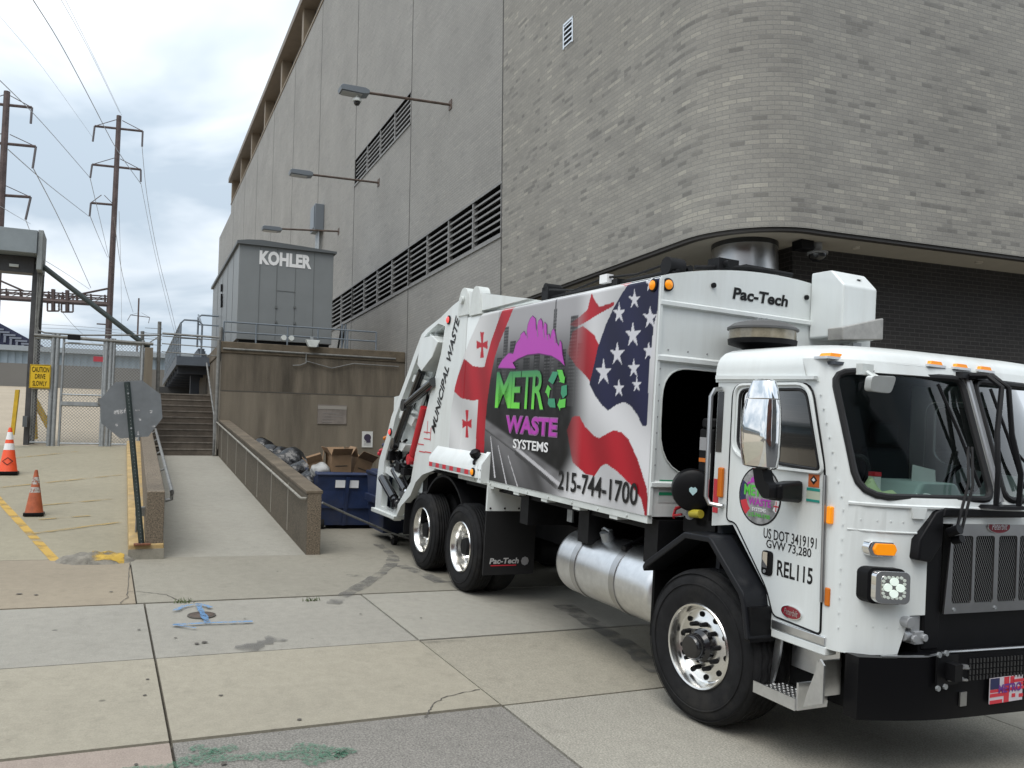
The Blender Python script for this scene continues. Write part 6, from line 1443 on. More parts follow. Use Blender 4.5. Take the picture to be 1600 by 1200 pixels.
# side walls (window and door are separate)
winS = round_poly([(.155, 2.02), (.155, 2.415), (.78, 2.415), (.925, 1.895), (.56, 1.912), (.23, 1.955)], [.05, .07, .08, .05, .05, .04])
doorS = round_poly([(.075, 1.46), (.075, 2.455), (.825, 2.455), (.965, 1.90), (.985, .875), (.575, .895), (.505, 1.06), (.165, 1.46)], [.05, .1, .1, .08, .03, .04, .06, .05])
sideF = lambda s: [(-.09, 1.40), (-.09, ZR), (cfx(s * 1.06, ZR) + .01, ZR), (cfx(s * 1.06, 1.72) + .002, 1.72), (cfx(s * 1.06, 1.72), .80), (.56, .80), (.50, 1.05), (.14, 1.44)]
for s in (-1, 1):
    m = MB(); m.sheet([sideF(s), doorS], XZ(s * 1.06)); part('side_panel', m, white, TR, solid=.03, out=(0, s, 0))
    m = MB(); di = [((x - .53) * .988 + .53, (z - 1.66) * .994 + 1.66) for x, z in doorS]; m.sheet([di, winS], XZ(s * 1.064)); door = part('door', m, white, TR, solid=.03, out=(0, s, 0))
    if s > 0:
        part('window', MB().sheet([winS], XZ(1.05)), MATS.get('cab_glass') or glass_mat('cab_glass', (.16, .18, .18), 1.35), door); continue
    NDOOR = door
    part('window', MB().sheet([winS], XZ(-1.05)), MATS.get('cab_glass') or glass_mat('cab_glass', (.16, .18, .18), 1.35), door)
    part('window_seal', MB().tube([(x, -1.066, z) for x, z in winS], .011, n=6, closed=True), seal, door)
    part('window_frame', MB().tube([(x, -1.068, z) for x, z in round_poly([(.105, 1.99), (.105, 2.45), (.80, 2.45), (.955, 1.88), (.55, 1.88), (.2, 1.93)], [.06, .09, .1, .05, .05, .05])], .014, n=6, closed=True), white, door)
    part('door_gap', MB().tube([(x, -1.0615, z) for x, z in doorS], .0075, n=5, closed=True), black, cab)
    part('hinge', MB().cyl((.978, -1.075, 1.87), (.995, -1.075, 1.08), .012, n=8), stainless, door)
    hd_ = MB().prism(round_poly([(.455, 1.15), (.455, 1.315), (.555, 1.315), (.555, 1.15)], .03), PXZ, -1.072, -1.0645); h = part('handle', hd_, black, door)
    part('paddle', MB().box((.47, -1.080, 1.20), (.515, -1.0725, 1.305)), chrome, h); part('lock', MB().cyl((.49, -1.073, 1.175), (.49, -1.079, 1.175), .012, n=10), galv, h)
DM = XZ(-1.0655)
textT('US DOT 3419191', .455, .925, 1.395, 1.465, blackv, NDOOR, DM, bold=.012)
textT('GVW 73,280', .485, .885, 1.325, 1.392, blackv, NDOOR, DM, bold=.012)
textT('REL115', .595, .905, 1.165, 1.27, blackv, NDOOR, DM, bold=.02)
# round logo on the door
LC = (.40, 1.675); LR = .205
dl = MB(); dl.sheet([arc(LC, LR, 0, 360, 40)[:-1]], XZ(-1.0655)); rl_ = part('round_logo', dl, blackv, NDOOR)
part('field', MB().sheet([arc(LC, LR - .012, 0, 360, 40)[:-1]], XZ(-1.0665)), mat('logo_grey', (.28, .28, .28), .4, var=.5, scale=16), rl_)
def clipc(P): return [(x, z) if math.hypot(x - LC[0], z - LC[1]) < LR - .014 else (LC[0] + (x - LC[0]) * (LR - .014) / math.hypot(x - LC[0], z - LC[1]), LC[1] + (z - LC[1]) * (LR - .014) / math.hypot(x - LC[0], z - LC[1])) for x, z in P]
def wedge(t0, t1, r0, m_): part('flag_patch', MB().sheet([arc(LC, LR - .014, t0, t1, 8) + arc(LC, r0, t1, t0, 8)], XZ(-1.0675)), m_, rl_)
wedge(150, 195, LR - .07, navyv); wedge(195, 228, LR - .075, redv); wedge(-32, 2, LR - .05, whitev)
part('flag_patch', MB().box((LC[0] + .158, -1.0683, LC[1] - .09), (LC[0] + .166, -1.0675, LC[1] - .02)).box((LC[0] + .14, -1.0683, LC[1] - .06), (LC[0] + .185, -1.0675, LC[1] - .05)), redv, rl_)
SX = [(-.13, .065), (-.12, .085), (-.095, .092), (-.085, .12), (-.068, .12), (-.065, .15), (-.05, .125), (-.042, .165), (-.028, .15), (-.022, .13), (-.005, .17), (.01, .14), (.02, .13), (.035, .155), (.05, .12), (.068, .135), (.078, .1), (.11, .09), (.13, .06), (.08, .085), (0, .095), (-.08, .085)]
part('skyline', MB().sheet([[(LC[0] + a, LC[1] + b) for a, b in SX]], XZ(-1.068)), purplev, rl_)
LM = XZ(-1.069)
textT('METR', LC[0] - .15, LC[0] + .07, LC[1] - .005, LC[1] + .07, greenv, rl_, LM, bold=.03); part('emblem', MB().sheet([arc((LC[0] + .115, LC[1] + .032), .042, 0, 360, 12)[:-1], arc((LC[0] + .115, LC[1] + .032), .02, 0, 360, 8)[:-1]], LM), dgreenv, rl_)
textT('WASTE', LC[0] - .105, LC[0] + .115, LC[1] - .07, LC[1] - .018, purplev, rl_, LM, bold=.04); textT('SYSTEMS', LC[0] - .065, LC[0] + .07, LC[1] - .108, LC[1] - .082, whitev, rl_, LM, bold=.03); textT('215-744-1700', LC[0] - .10, LC[0] + .11, LC[1] - .15, LC[1] - .12, greenv, rl_, LM, bold=.02)
st_ = MB().box((.835, -1.067, 1.785), (.925, -1.0655, 1.875)); sk3 = part('sticker', st_, mat('orange_sticker', (.55, .13, .03), .5), NDOOR, label='small orange sticker')
part('diamond', MB().sheet([[(.85, 1.83), (.88, 1.80), (.91, 1.83), (.88, 1.86)]], XZ(-1.068)), blackv, sk3); part('dot', MB().sheet([[(.865, 1.83), (.88, 1.82), (.895, 1.83), (.88, 1.845)]], XZ(-1.069)), whitev, sk3)
sk4 = part('sticker', MB().box((.825, -1.067, 1.695), (.935, -1.0655, 1.775)), mat('pale_sticker', (.55, .6, .48), .5), NDOOR, label='green edged pale sticker')
part('band', MB().box((.825, -1.068, 1.76), (.935, -1.0672, 1.778)).box((.825, -1.068, 1.69), (.935, -1.0672, 1.706)), mat('teal_vinyl', (.02, .3, .25), .5), sk4)
def oval_badge(mapf, c, rx, rz, parent, name='badge'):
    b_ = part(name, MB().prism(arc(c, rx, 0, 360, 32, rz)[:-1], mapf, .0, .008), chrome, parent); part('enamel', MB().prism(arc(c, rx * .93, 0, 360, 32, rz * .90)[:-1], mapf, .008, .010), maroon, b_)
    o = MB(); put_text(o, 'Peterbilt', lambda a, b: mapf(a, b, .0112), c[0] - rx * .68, c[0] + rx * .68, c[1] - rz * .45, c[1] + rz * .5, bold=.0, shear=.3); part('lettering', o, alub, b_)
oval_badge(lambda a, b, t: (a, -1.066 - t, b), (.745, .955), .088, .042, NDOOR)
# front shell
fz = [.80, 1.0, 1.3, 1.55, 1.72, 1.9, 2.1, 2.3, 2.5]
ws = lambda y0, y1: None
def Y2(p): return (p.y, p.z)
wsN = round_poly([(-1.0, 2.10), (-.985, 2.54), (-.06, 2.55), (-.045, 1.775), (-.98, 1.755)], [.0, .09, .07, .07, .10])
wsN = round_poly([(-.985, 2.54), (-.055, 2.55), (-.055, 1.775), (-.985, 1.765)], [.10, .08, .08, .14])
wsF = [(-a, b) for a, b in wsN][::-1]
fo = [(-1.06, .80), (-.76, .82), (-.69, 1.055), (-.59, 1.06), (-.59, 1.62), (.59, 1.62), (.59, 1.06), (.69, 1.055), (.76, .82), (1.06, .80), (1.06, 2.62), (-1.06, 2.62)]
def fmp(off): return lambda a, b, t=None: (cfx(a, b) + off, a, b)
cu = [-1.05, -1.03, -1.0, -.97, -.94, -.91, -.88, -.86, -.8, -.7, -.6, -.45, -.3, -.15, 0, .15, .3, .45, .6, .7, .8, .86, .88, .91, .94, .97, 1.0, 1.03, 1.05]
m = MB(); m.sheet([fo, wsN, wsF], fmp(0), cu=cu, cv=[1.72]); front = part('front_panel', m, white, TR, solid=.025, out=(1, 0, 0))
glw = glass_mat('windscreen_glass', (.66, .76, .74), 1.2)
for w_ in (wsN, wsF):
    gw = part('windscreen', MB().sheet([w_], fmp(-.02), cu=cu), glw, front)
    part('seal', MB().tube([fmp(.002)(a, b) for a, b in w_], .023, n=8, closed=True), seal, gw)
part('divider', MB().tube([fmp(.012)(0, z) for z in (1.76, 2.0, 2.3, 2.56)], .022, n=8), stainless, front)
# lip under the windscreen, seam, rivets
lp = MB(); ys_ = np.linspace(-1.03, 1.03, 30)
for z, r in ((1.715, .012), (1.555, .006)):
    lp.tube([(cfx(y, z) + .003, y, z) for y in ys_ if z > 1.6 or abs(y) > .60 and y < 0], r, n=6)
lp.prism([(-.72, 1.71), (-.62, 1.71), (-.635, 1.645), (-.705, 1.645)], lambda a, b, t: (cfx(a, b) + t, a, b), 0, .018)
part('lip', lp, white, front)
rv = MB()
for y in np.arange(-.98, -.62, .075):
    for z in (1.62, .98): x = cfx(y, z); rv.cyl((x, y, z), (x + .003, y, z), .006, n=6)
for z in np.arange(.95, 1.7, .09): rv.cyl((cfx(-1.04, z) + .0, -1.045, z), (cfx(-1.04, z) + .001, -1.050, z), .005, n=6)
for z in np.arange(1.75, 2.5, .09): x = cfx(-1.04, z); rv.cyl((x - .01, -1.045, z), (x - .002, -1.054, z), .005, n=6)
part('rivet', rv, white, front)
# roof
def plan(off, z):
    P = []; yb = 1.06 - off
    for y in np.linspace(-yb, yb, 27):
        yy = y * 1.06 / yb; P.append((cfx(yy, 2.62 if z > 2.62 else z) - off * (.9 if abs(yy) < .9 else .9), y, z))
    P += [(-.11 + off * .3, yb, z), (-.11 + off * .3, -yb, z)]
    return P
rg_ = [(-.008, 2.47), (-.008, 2.56), (.0, 2.61), (.02, 2.655), (.055, 2.69), (.11, 2.715), (.22, 2.735), (.45, 2.75)]
m = MB(); vs = []; k = len(plan(0, 2.6))
for o, z in rg_: vs += plan(o, z)
def okf(i, a): return True
fsR = [(i * k + j, i * k + (j + 1) % k, (i + 1) * k + (j + 1) % k, (i + 1) * k + j) for i in range(len(rg_) - 1) for j in range(k) if not (i < 2 and j < 26)]
fsR.append(tuple((len(rg_) - 1) * k + j for j in range(k)))
m.add(vs, fsR); roof = part('roof', m, white, TR)
part('drip_rail', MB().prism([(-.10, 2.492), (-.10, 2.52), (.86, 2.50), (.86, 2.478)], PXZ, -1.085, -1.05).prism([(-.10, 2.492), (-.10, 2.52), (.86, 2.50), (.86, 2.478)], PXZ, 1.05, 1.085), white, roof)
for q in ((180, 155), (803, 195), (960, 207), (1110, 222)):
    p = w1(*q); zl_ = 2.645; x = cfx(p.y, 2.62) - .01
    l = part('marker_lamp', MB().prism([(-.07, 0), (.07, 0), (.05, .03), (-.05, .03)], lambda a, b, t: (x + t + b * .0, p.y + a, zl_ - .02 + b), -.07, .02), amber, roof, bev=.008)
    part('lamp_base', MB().prism([(-.085, -.01), (.085, -.01), (.085, .006), (-.085, .006)], lambda a, b, t: (x + t, p.y + a, zl_ - .02 + b), -.09, .025), alub, l)
x = cfx(-.95, 2.62); 
for y in (.95,):
    x = cfx(y, 2.62) - .01; part('marker_lamp', MB().box((x - .07, y - .06, 2.625), (x + .02, y + .06, 2.655)), amber, roof, bev=.008)
# corner side lamps
for z0, z1, nm in ((1.57, 1.68, 'side_lamp'), (1.06, 1.175, 'side_reflector')):
    x = 1.03; part(nm, MB().box((x - .025, -1.085 if nm == 'side_lamp' else -1.068, z0), (x + .015, -1.05, z1)), amber if nm == 'side_lamp' else amberoff, cab, bev=.01)
# lamps on the front
p = w2(392, 272); tl = part('turn_signal', MB().prism([(-.062, -.045), (.075, -.045), (.09, 0), (.075, .045), (-.062, .045), (-.077, 0)], lambda a, b, t: (cfx(p.y, p.z) + t + a * .38, p.y + a, p.z + b), -.03, .03), chrome, TR, bev=.01)
part('lens', MB().prism([(-.04, -.034), (.07, -.034), (.084, 0), (.07, .034), (-.04, .034), (-.055, 0)], lambda a, b, t: (cfx(p.y, p.z) + t + a * .38, p.y + a, p.z + b), .03, .045), amber, tl, bev=.008)
for s in (-1, 1):
    hy, hz = -.872 * (-s) * -1, 1.235; hy = s * .872; base = cfx(hy, hz); sl = -s * .42 * 1.0
    HP = lambda off=0: (lambda a, b, t: (base + t + (a * (.42) if s < 0 else -a * .42), hy + a, hz + b))
    mp = HP()
    hl = part('headlight', MB().prism(rrect(-.115, .105, -.108, .108, .04), mp, -.05, .045), black, TR, bev=.01)
    part('bezel', MB().prism(rrect(-.098, .098, -.098, .095, .035), mp, .046, .085), chrome, hl, bev=.008)
    part('reflector', MB().prism(rrect(-.07, .072, -.07, .07, .025), mp, .086, .089), alu, hl)
    le = MB()
    for a, b in ((0, .036), (-.036, 0), (.036, 0), (0, -.036)): le.prism(arc((a, b), .024, 0, 360, 14)[:-1], mp, .090, .095)
    part('led', le, mat('led_white', (.75, .85, .78), .2, emit=0.35), hl)
    rn = MB(); [rn.prism(arc((math.copysign(min(abs(math.cos(t)) * .075, .06), math.cos(t)), math.copysign(min(abs(math.sin(t)) * .075, .06), math.sin(t))), .009, 0, 360, 8)[:-1], mp, .090, .093) for t in np.arange(0, 6.28, .33)]; part('led_ring', rn, mat('led_soft', (.5, .55, .5), .2, emit=.2), hl)
# black grille surround, grille with mesh
sr = MB()
for s in (-1, 1):
    sr.prism([(s * .50, 1.72), (s * .565, 1.69), (s * .70, 1.52), (s * .71, 1.40), (s * .60, 1.385), (s * .50, 1.50)][::s], lambda a, b, t: (1.30 + t, a, b), -.02, .12)
sr.prism([(-.52, 1.66), (.52, 1.66), (.5, 1.72), (-.5, 1.72)], lambda a, b, t: (1.30 + t, a, b), .0, .13)
for s in (-1, 1): sr.box((1.25, s * .59, .84), (1.375, s * .445, 1.6)) if s > 0 else sr.box((1.25, -.59, .84), (1.375, -.445, 1.6))
sr.box((1.2, -.6, .80), (1.36, .6, 1.08)); surr = part('grille_surround', skew(sr), black, TR, bev=.015)
part('backing', skew(MB().box((1.34, -.44, 1.07), (1.372, .44, 1.66))), void, surr)
gr_ = MB(); cols = [(-.405, -.225), (-.20, -.02), (.02, .20), (.225, .405)]; gt0, gb0 = 1.545, 1.125
gr_.sheet([[(-.455, 1.065), (.455, 1.065), (.40, 1.665), (-.40, 1.665)]] + [rrect(a, b, gb0, gt0, .02) for a, b in [(q[0] * .97, q[1] * .97) for q in cols]], YZ(1.405))
grl = part('grille', skew(gr_), stainless, TR, solid=.012, out=(1, 0, 0))
ms = MB()
for a, b in [(q[0] * .97, q[1] * .97) for q in cols]:
    nc = 9; dy = (b - a) / nc; nr = 22; dz = (gt0 - gb0) / nr
    for i in range(nr):
        for j in range(nc + 1):
            y = a + dy * (j + (.5 if i % 2 else 0)); z = gb0 + dz * i
            if a - .001 <= y <= b + .001:
                ms.add([(1.398, y - .0032, z), (1.398, y + .0032, z), (1.398, y + .0032, z + dz * .55), (1.398, y - .0032, z + dz * .55)], [(0, 1, 2, 3)])
                for sgn in (-1, 1):
                    y2 = y + sgn * dy / 2
                    if a - .001 <= y2 <= b + .001: ms.add([(1.398, y - .0015, z + dz * .45), (1.398, y + .0015, z + dz * .62), (1.398, y2 + .0015, z + dz * 1.08), (1.398, y2 - .0015, z + dz * .92)], [(0, 1, 2, 3)])
part('mesh', skew(ms), mat('grille_mesh', (.22, .22, .22), .4, .6), grl)
sc = MB()
for y, z in ((-.37, 1.09), (-.36, 1.60), (.37, 1.09), (.36, 1.60), (0, 1.09)): sc.cyl((1.405, y, z), (1.412, y, z), .012, n=8)
part('screw', skew(sc), galv, grl)
oval_badge(lambda a, b, t: (1.406 + t + .05 * a, a, b), (.005, 1.605), .105, .045, grl)
# lower opening with tow hook, bumper
tw = MB().box((1.22, -.68, .95), (1.33, -.60, 1.05)).cyl((1.25, -.72, 1.02), (1.36, -.72, 1.02), .035, n=12).cyl((1.30, -.72, .93), (1.30, -.56, .93), .035, n=12).box((1.24, -.66, .88), (1.345, -.58, .96)).cyl((1.34, -.67, .92), (1.36, -.67, .92), .025, n=8).cyl((1.34, -.58, .92), (1.36, -.58, .92), .025, n=8)
tp('tow_bracket', tw, mat('tow_steel', (.42, .43, .44), .4, .5), cab, bev=.005); tp('front_crossmember', MB().box((1.0, -.74, .78), (1.22, .74, 1.0)), void, cab)
BX = lambda y: 1.46 + .08 * y - .13 * (max(0, min(abs(y), 1.05) - .35) / .7) ** 2
bp = MB(); ys_ = [-1.03, -.9, -.75, -.6, -.45, -.3, -.15, 0, .15, .3, .45, .6, .75, .9, 1.03]; vs = []
for y in ys_: vs += [(BX(y), y, .44), (BX(y), y, .81 if abs(y) > .62 else .83), (BX(y) - .10, y, .81 if abs(y) > .62 else .83), (BX(y) - .10, y, .44)]
n_b = len(ys_)
bp.add(vs, [(4 * i + j, 4 * i + (j + 1) % 4, 4 * i + 4 + (j + 1) % 4, 4 * i + 4 + j) for i in range(n_b - 1) for j in range(4)] + [(0, 3, 2, 1), tuple(4 * (n_b - 1) + q for q in (0, 1, 2, 3))])
bmp = tp('bumper', bp, mat('bumper_black', (.004, .004, .005), .31))
part('top_edge', MB().tube([(BX(y) - .005, y, .845 if abs(y) < .6 else .82) for y in ys_[1:-1]], .008, n=6), alub, bmp)
mg = MB()
for i in range(22):
    for z0 in (.665, .70, .735, .77):
        y = -.28 + i * .03; mg.box((BX(y) + .001, y, z0), (BX(y) + .008, y + .012, z0 + .026))
part('intake_mesh', mg, mat('intake_grey', (.035, .035, .035), .4), bmp)
hk = MB(); hp_ = tf(1466.8, 1043); HX = BX(hp_.y) + .002
hk.box((HX, hp_.y - .09, hp_.z - .09), (HX + .015, hp_.y + .1, hp_.z + .09)); hk.box((HX + .015, hp_.y - .02, hp_.z - .05), (HX + .08, hp_.y + .05, hp_.z + .05)); hkp = part('tow_hook', hk, black, bmp)
fg = MB()
for dy, dz in ((.12, .03), (.13, .015), (.07, -.035), (.12, -.055)): fg.tube([(HX + .02, hp_.y + .0, hp_.z + dz), (HX + .07, hp_.y + dy * .6, hp_.z + dz + .01), (HX + .06, hp_.y + dy, hp_.z + dz)], .009, n=6)
part('hook_finger', fg, stainless, hkp)
bo_ = MB(); [bo_.cyl((HX + .012, hp_.y + a, hp_.z + b), (HX + .026, hp_.y + a, hp_.z + b), .017, n=8) for a, b in ((-.085, .10), (-.02, .105), (-.085, -.10), (-.02, -.095))]; part('bolt', bo_, galv, hkp)
part('tag_plate', MB().box((BX(-.33) + .002, -.36, .515), (BX(-.33) + .012, -.30, .60)), stainless, bmp)
pa_, pb_ = tf(1534, 1063), tf(1587, 1063); LY0, LY1, LZ0, LZ1 = -.125, .235, .515, .672; LX = BX(.05) + .006
lpz = part('licence_plate', MB().box((LX, LY0, LZ0), (LX + .006, LY1, LZ1)), mat('plate_white', (.6, .56, .6), .35), bmp)
rs_ = MB()
for a, b, c, d in ((.0, .34, .0, .14), (.0, .4, .26, .40), (.38, .52, .0, 1.0), (.0, 1., .44, .56), (.62, 1, .74, .86), (.55, .66, .7, 1), (.8, .92, .6, .72), (.8, .92, .12, .26), (.6, .7, .15, .3)): rs_.box((LX + .0062, LY0 + (LY1 - LY0) * a, LZ0 + (LZ1 - LZ0) * c), (LX + .0072, LY0 + (LY1 - LY0) * b, LZ0 + (LZ1 - LZ0) * d))
part('red_stripe', rs_, redv, lpz); part('blue_patch', MB().box((LX + .0075, LY0, LZ0 + .09), (LX + .008, LY0 + .09, LZ1)), navyv, lpz)
o = MB(); put_text(o, 'METRO', YZ(LX + .009), LY0 + .08, LY1 - .05, LZ0 + .06, LZ0 + .115, bold=.03); part('lettering', o, mat('plate_purple', (.14, .03, .25), .4), lpz)
# ---- wipers and spider mirrors on the front
wb_ = MB().prism([(-.10, 2.555), (.12, 2.555), (.10, 2.60), (-.08, 2.60)], lambda a, b, t: (cfx(a, b) + t, a, b), .0, .05); mb_ = part('mirror_bracket', wb_, black, TR)
arm = MB()
for y0, y1, yb in ((-.02, .03, -.13), (.04, .10, .10)):
    a_ = (cfx(y0, 2.57) + .05, y0, 2.575); pts = [a_, (1.30, y0 + .02, 2.575), (1.38, y1, 2.50), (1.42, (y1 + yb) / 2 - .01, 2.2), (1.475, yb + .01, 1.95), (1.475, yb, 1.745)]
    arm.tube(pts, .017, n=8)
arm.prism([(-.20, 1.725), (.17, 1.725), (.15, 1.745), (-.17, 1.745)], lambda a, b, t: (1.40 + t, a, b), .0, .13)
part('mirror_arm', arm, black, mb_)
wp = MB()
for y0, z0, y1, z1 in ((-.46, 1.60, -.20, 2.10), (-.42, 1.57, -.165, 2.10), (.50, 1.60, .22, 2.1)):
    wp.tube([(1.45, y0, z0), (cfx((y0 + y1) / 2, 1.9) + .09, (y0 + y1) / 2, (z0 + z1) / 2 + .03), (cfx(y1, z1) + .04, y1, z1)], .009, n=6)
wpr = part('wiper', wp, black, TR); bl_ = MB()
for y0, z0, y1, z1 in ((-.30, 2.50, -.16, 1.85), (.18, 2.50, .24, 1.85)): bl_.tube([(cfx(y0, z0) + .02, y0, z0), (cfx((y0 + y1) / 2, (z0 + z1) / 2) + .03, (y0 + y1) / 2, (z0 + z1) / 2), (cfx(y1, z1) + .02, y1, z1)], .011, n=6)
part('blade', bl_, black, wpr); part('pivot', MB().cyl((1.40, -.46, 1.57), (1.47, -.46, 1.60), .03, n=10).cyl((1.40, -.42, 1.52), (1.46, -.42, 1.54), .026, n=10), black, wpr)
vm_ = MB(); p = w1(410, 320); c = (cfx(p.y, p.z) + .13, p.y - .09, p.z - .01)
vm_.prism(round_poly([(-.125, .045), (.085, .055), (.105, -.05), (-.085, -.045)], .03), lambda a, b, t: (c[0] + t + b * .5, c[1] + a, c[2] + b), -.02, .03); vmr = part('look_down_mirror', vm_, white, TR, bev=.008)
p2_ = w1(345, 245); part('bracket', MB().box((cfx(p2_.y, p2_.z), p2_.y - .05, p2_.z - .02), (cfx(p2_.y, p2_.z) + .05, p2_.y + .05, p2_.z + .05)).tube([(cfx(p2_.y, p2_.z) + .04, p2_.y, p2_.z), (c[0], c[1] - .02, c[2] + .03)], .014, n=6).tube([(cfx(p2_.y, p2_.z) + .04, p2_.y + .06, p2_.z - .01), (c[0], c[1] + .03, c[2] + .03)], .01, n=6), whited, vmr)
# ---- door mirror
MY = -1.40
mc = Vector((.735, MY, 2.165))
def mring(z, w, d, dx=0): return [(mc.x + dx + math.cos(t) * abs(math.cos(t)) ** -.35 * w * min(1, abs(math.cos(t)) ** .0) if False else mc.x + dx + math.copysign(abs(math.cos(t)) ** .6, math.cos(t)) * w, MY + math.copysign(abs(math.sin(t)) ** .6, math.sin(t)) * d, z) for t in np.arange(0, 6.28318, 6.28318 / 24)]
def msh(lv): 
    m = MB(); vs = []
    for z, w, d, dx in lv: vs += mring(z, w, d, dx)
    k = 24; m.add(vs, [(i * k + j, i * k + (j + 1) % k, (i + 1) * k + (j + 1) % k, (i + 1) * k + j) for i in range(len(lv) - 1) for j in range(k)] + [tuple(range(k - 1, -1, -1)), tuple((len(lv) - 1) * k + j for j in range(k))]); return m
dm_ = part('door_mirror', msh([(1.885, .11, .04, .015), (1.90, .128, .06, .012), (1.97, .14, .07, .008), (2.12, .146, .075, 0), (2.25, .137, .07, .005), (2.325, .122, .062, .01)]), chrome, TR)
part('upper_cap', msh([(2.332, .121, .06, .01), (2.40, .102, .055, .012), (2.445, .08, .045, .014), (2.455, .06, .03, .014)]), chrome, dm_)
ar = MB().prism(round_poly([(.68, 1.885), (.77, 1.885), (.79, 1.81), (.84, 1.78), (.84, 1.70), (.78, 1.70), (.71, 1.77)], .02), PXZ, -1.40, -1.32); part('arm', ar, black, dm_, bev=.015)
part('arm_base', MB().hexa([(.60, -1.066, 1.67), (.80, -1.066, 1.67), (.87, -1.33, 1.69), (.76, -1.36, 1.69), (.60, -1.066, 1.80), (.80, -1.066, 1.82), (.87, -1.33, 1.80), (.76, -1.36, 1.79)]), black, dm_, bev=.025)
# ---- grab handle, rear corner, steps
gh = MB().tube([(-.045, -1.07, 2.42), (-.045, -1.13, 2.41), (-.06, -1.15, 2.36), (-.06, -1.15, 1.62), (-.03, -1.14, 1.57), (.02, -1.08, 1.56), (.04, -1.07, 1.56)], .018, n=8); tp('grab_handle', gh, stainless, cab)
tp('side_window', MB().box((-.085, -1.063, 1.95), (-.02, -1.0605, 2.4)), blackg, cab); tp('corner_lamp', MB().box((-.02, -1.09, 1.62), (.03, -1.061, 1.84)), amberoff, cab, bev=.01)
part('tape', MB().box((-.085, -1.063, 1.5), (-.03, -1.0605, 1.75)), redv, cab)
sl_ = MB().box((.575, -1.075, .815), (1.03, -.98, .87)); part('sill', sl_, alub, cab, bev=.005); part('lower_edge', MB().box((.57, -1.07, .755), (1.035, -.97, .81)), white, cab, bev=.008)
sf_ = MB().box((.53, -1.16, .405), (.90, -.88, .425)).box((.53, -1.165, .385), (.90, -1.155, .46)); stp_ = tp('cab_step', sf_, alub)
dots = MB()
for i in range(9):
    for j in range(7): dots.cyl((.555 + i * .04, -1.14 + j * .036, .424), (.555 + i * .04, -1.14 + j * .036, .434), .011, n=6)
part('tread_stud', dots, alu, stp_)
br_ = MB().prism([(ty(*q, -1.16).x, ty(*q, -1.16).z) for q in ((1257, 1104), (1287, 1099), (1289, 1040), (1283, 1030), (1262, 1084))], PXZ, -1.17, -1.155).prism([(.53, .41), (.545, .41), (.60, .60), (.62, .78), (.57, .78), (.545, .60)], PXZ, -1.02, -1.0).box((.60, -.90, .56), (1.0, -.885, .76)).box((.90, -1.155, .39), (.915, -.9, .56)); part('bracket', br_, alub, stp_)
part('side_plate', MB().box((1.0, -1.10, .50), (1.015, -.9, .72)), alub, stp_)
tp('step_well', MB().box((.56, -.87, .42), (1.05, -.80, .85)), void, cab)
# ---- front fender flare
FP = [(-.66, 1.00), (-.62, 1.05), (-.16, 1.345), (.12, 1.355), (.16, 1.33), (.49, 1.04), (.515, .98), (.565, .74)]
FI = [(.525, .735), (.475, .96), (.44, 1.02), (.12, 1.305), (.10, 1.31), (-.14, 1.30), (-.60, 1.0), (-.64, .96)]
for s in (-1, 1):
    fl_ = MB().prism(FP + FI, PXZ, s * 1.26, s * .75); fen = tp('front_fender', fl_, mat('fender_rubber', (.012, .013, .016), .42), bev=.012)
    inn_ = MB().prism(FP + FI, PXZ, s * 1.055, s * .5); part('inner_arch', inn_, void, fen)
    part('skirt', MB().box((.50, s * 1.24, .72), (.56, s * .8, .95)), black, fen); part('rear_panel', MB().box((-.66, s * 1.15, .45), (-.63, s * .5, 1.02)), void, fen)
tp('wheel_well', MB().box((-.6, -.72, .6), (.55, -.66, 1.38)), void)
# ---- behind the cab: intake stack with a glass bowl, canister, hoses
ik = tp('air_intake', MB().box((-.36, -1.0, 1.35), (-.2, -.86, 2.12)).cyl((-.28, -.93, 2.12), (-.28, -.93, 2.2), .085, n=16), chassis, bev=.02)
part('label', MB().box((-.34, -1.006, 1.95), (-.24, -1.0005, 2.05)), greyv, ik); part('label', MB().box((-.34, -1.006, 1.86), (-.26, -1.0005, 1.89)), amberoff, ik)
part('hose', MB().tube([(-.28, -.9, 2.1), (-.3, -.85, 2.24), (-.2, -.8, 2.22)], .02), black, ik)
cq = tx(1190, 520, -.35)
cy_ = (tx(1149, 513, -.35).y + tx(1233, 513, -.35).y) / 2; cr_ = (tx(1233, 513, -.35).y - tx(1149, 513, -.35).y) / 2 * .96; zt0 = tx(1190, 511, -.35).z; zb0 = tx(1190, 536, -.35).z
pre = tp('pre_cleaner', MB().lathe([(0, zt0 + .05), (cr_ * .5, zt0 + .045), (cr_ * .85, zt0 + .02), (cr_ * 1.03, zt0 - .015), (cr_ * 1.03, zt0 - .03), (cr_ * .97, zt0 - .035)], (-.35, cy_, 0), (0, 0, 1), 32, close=False), mat('cleaner_lid', (.10, .10, .10), .4))
part('bowl', MB().lathe([(cr_ * .97, zt0 - .036), (cr_ * .97, zb0 + .02)], (-.35, cy_, 0), (0, 0, 1), 32, close=False), mat('smoky_bowl', (.26, .23, .17), .15, var=.25, scale=14, coat=.6), pre)
part('base', MB().lathe([(cr_ * 1.0, zb0 + .02), (cr_ * .98, zb0 - .02), (cr_ * .6, zb0 - .05), (.09, zb0 - .1), (.09, 1.5)], (-.35, cy_, 0), (0, 0, 1), 32, close=False), black, pre)
part('bolt', MB().cyl((-.37, cy_ - .03, zt0 + .045), (-.37, cy_ - .03, zt0 + .075), .012).cyl((-.35, cy_ + .03, zt0 + .045), (-.35, cy_ + .03, zt0 + .075), .012), galv, pre)
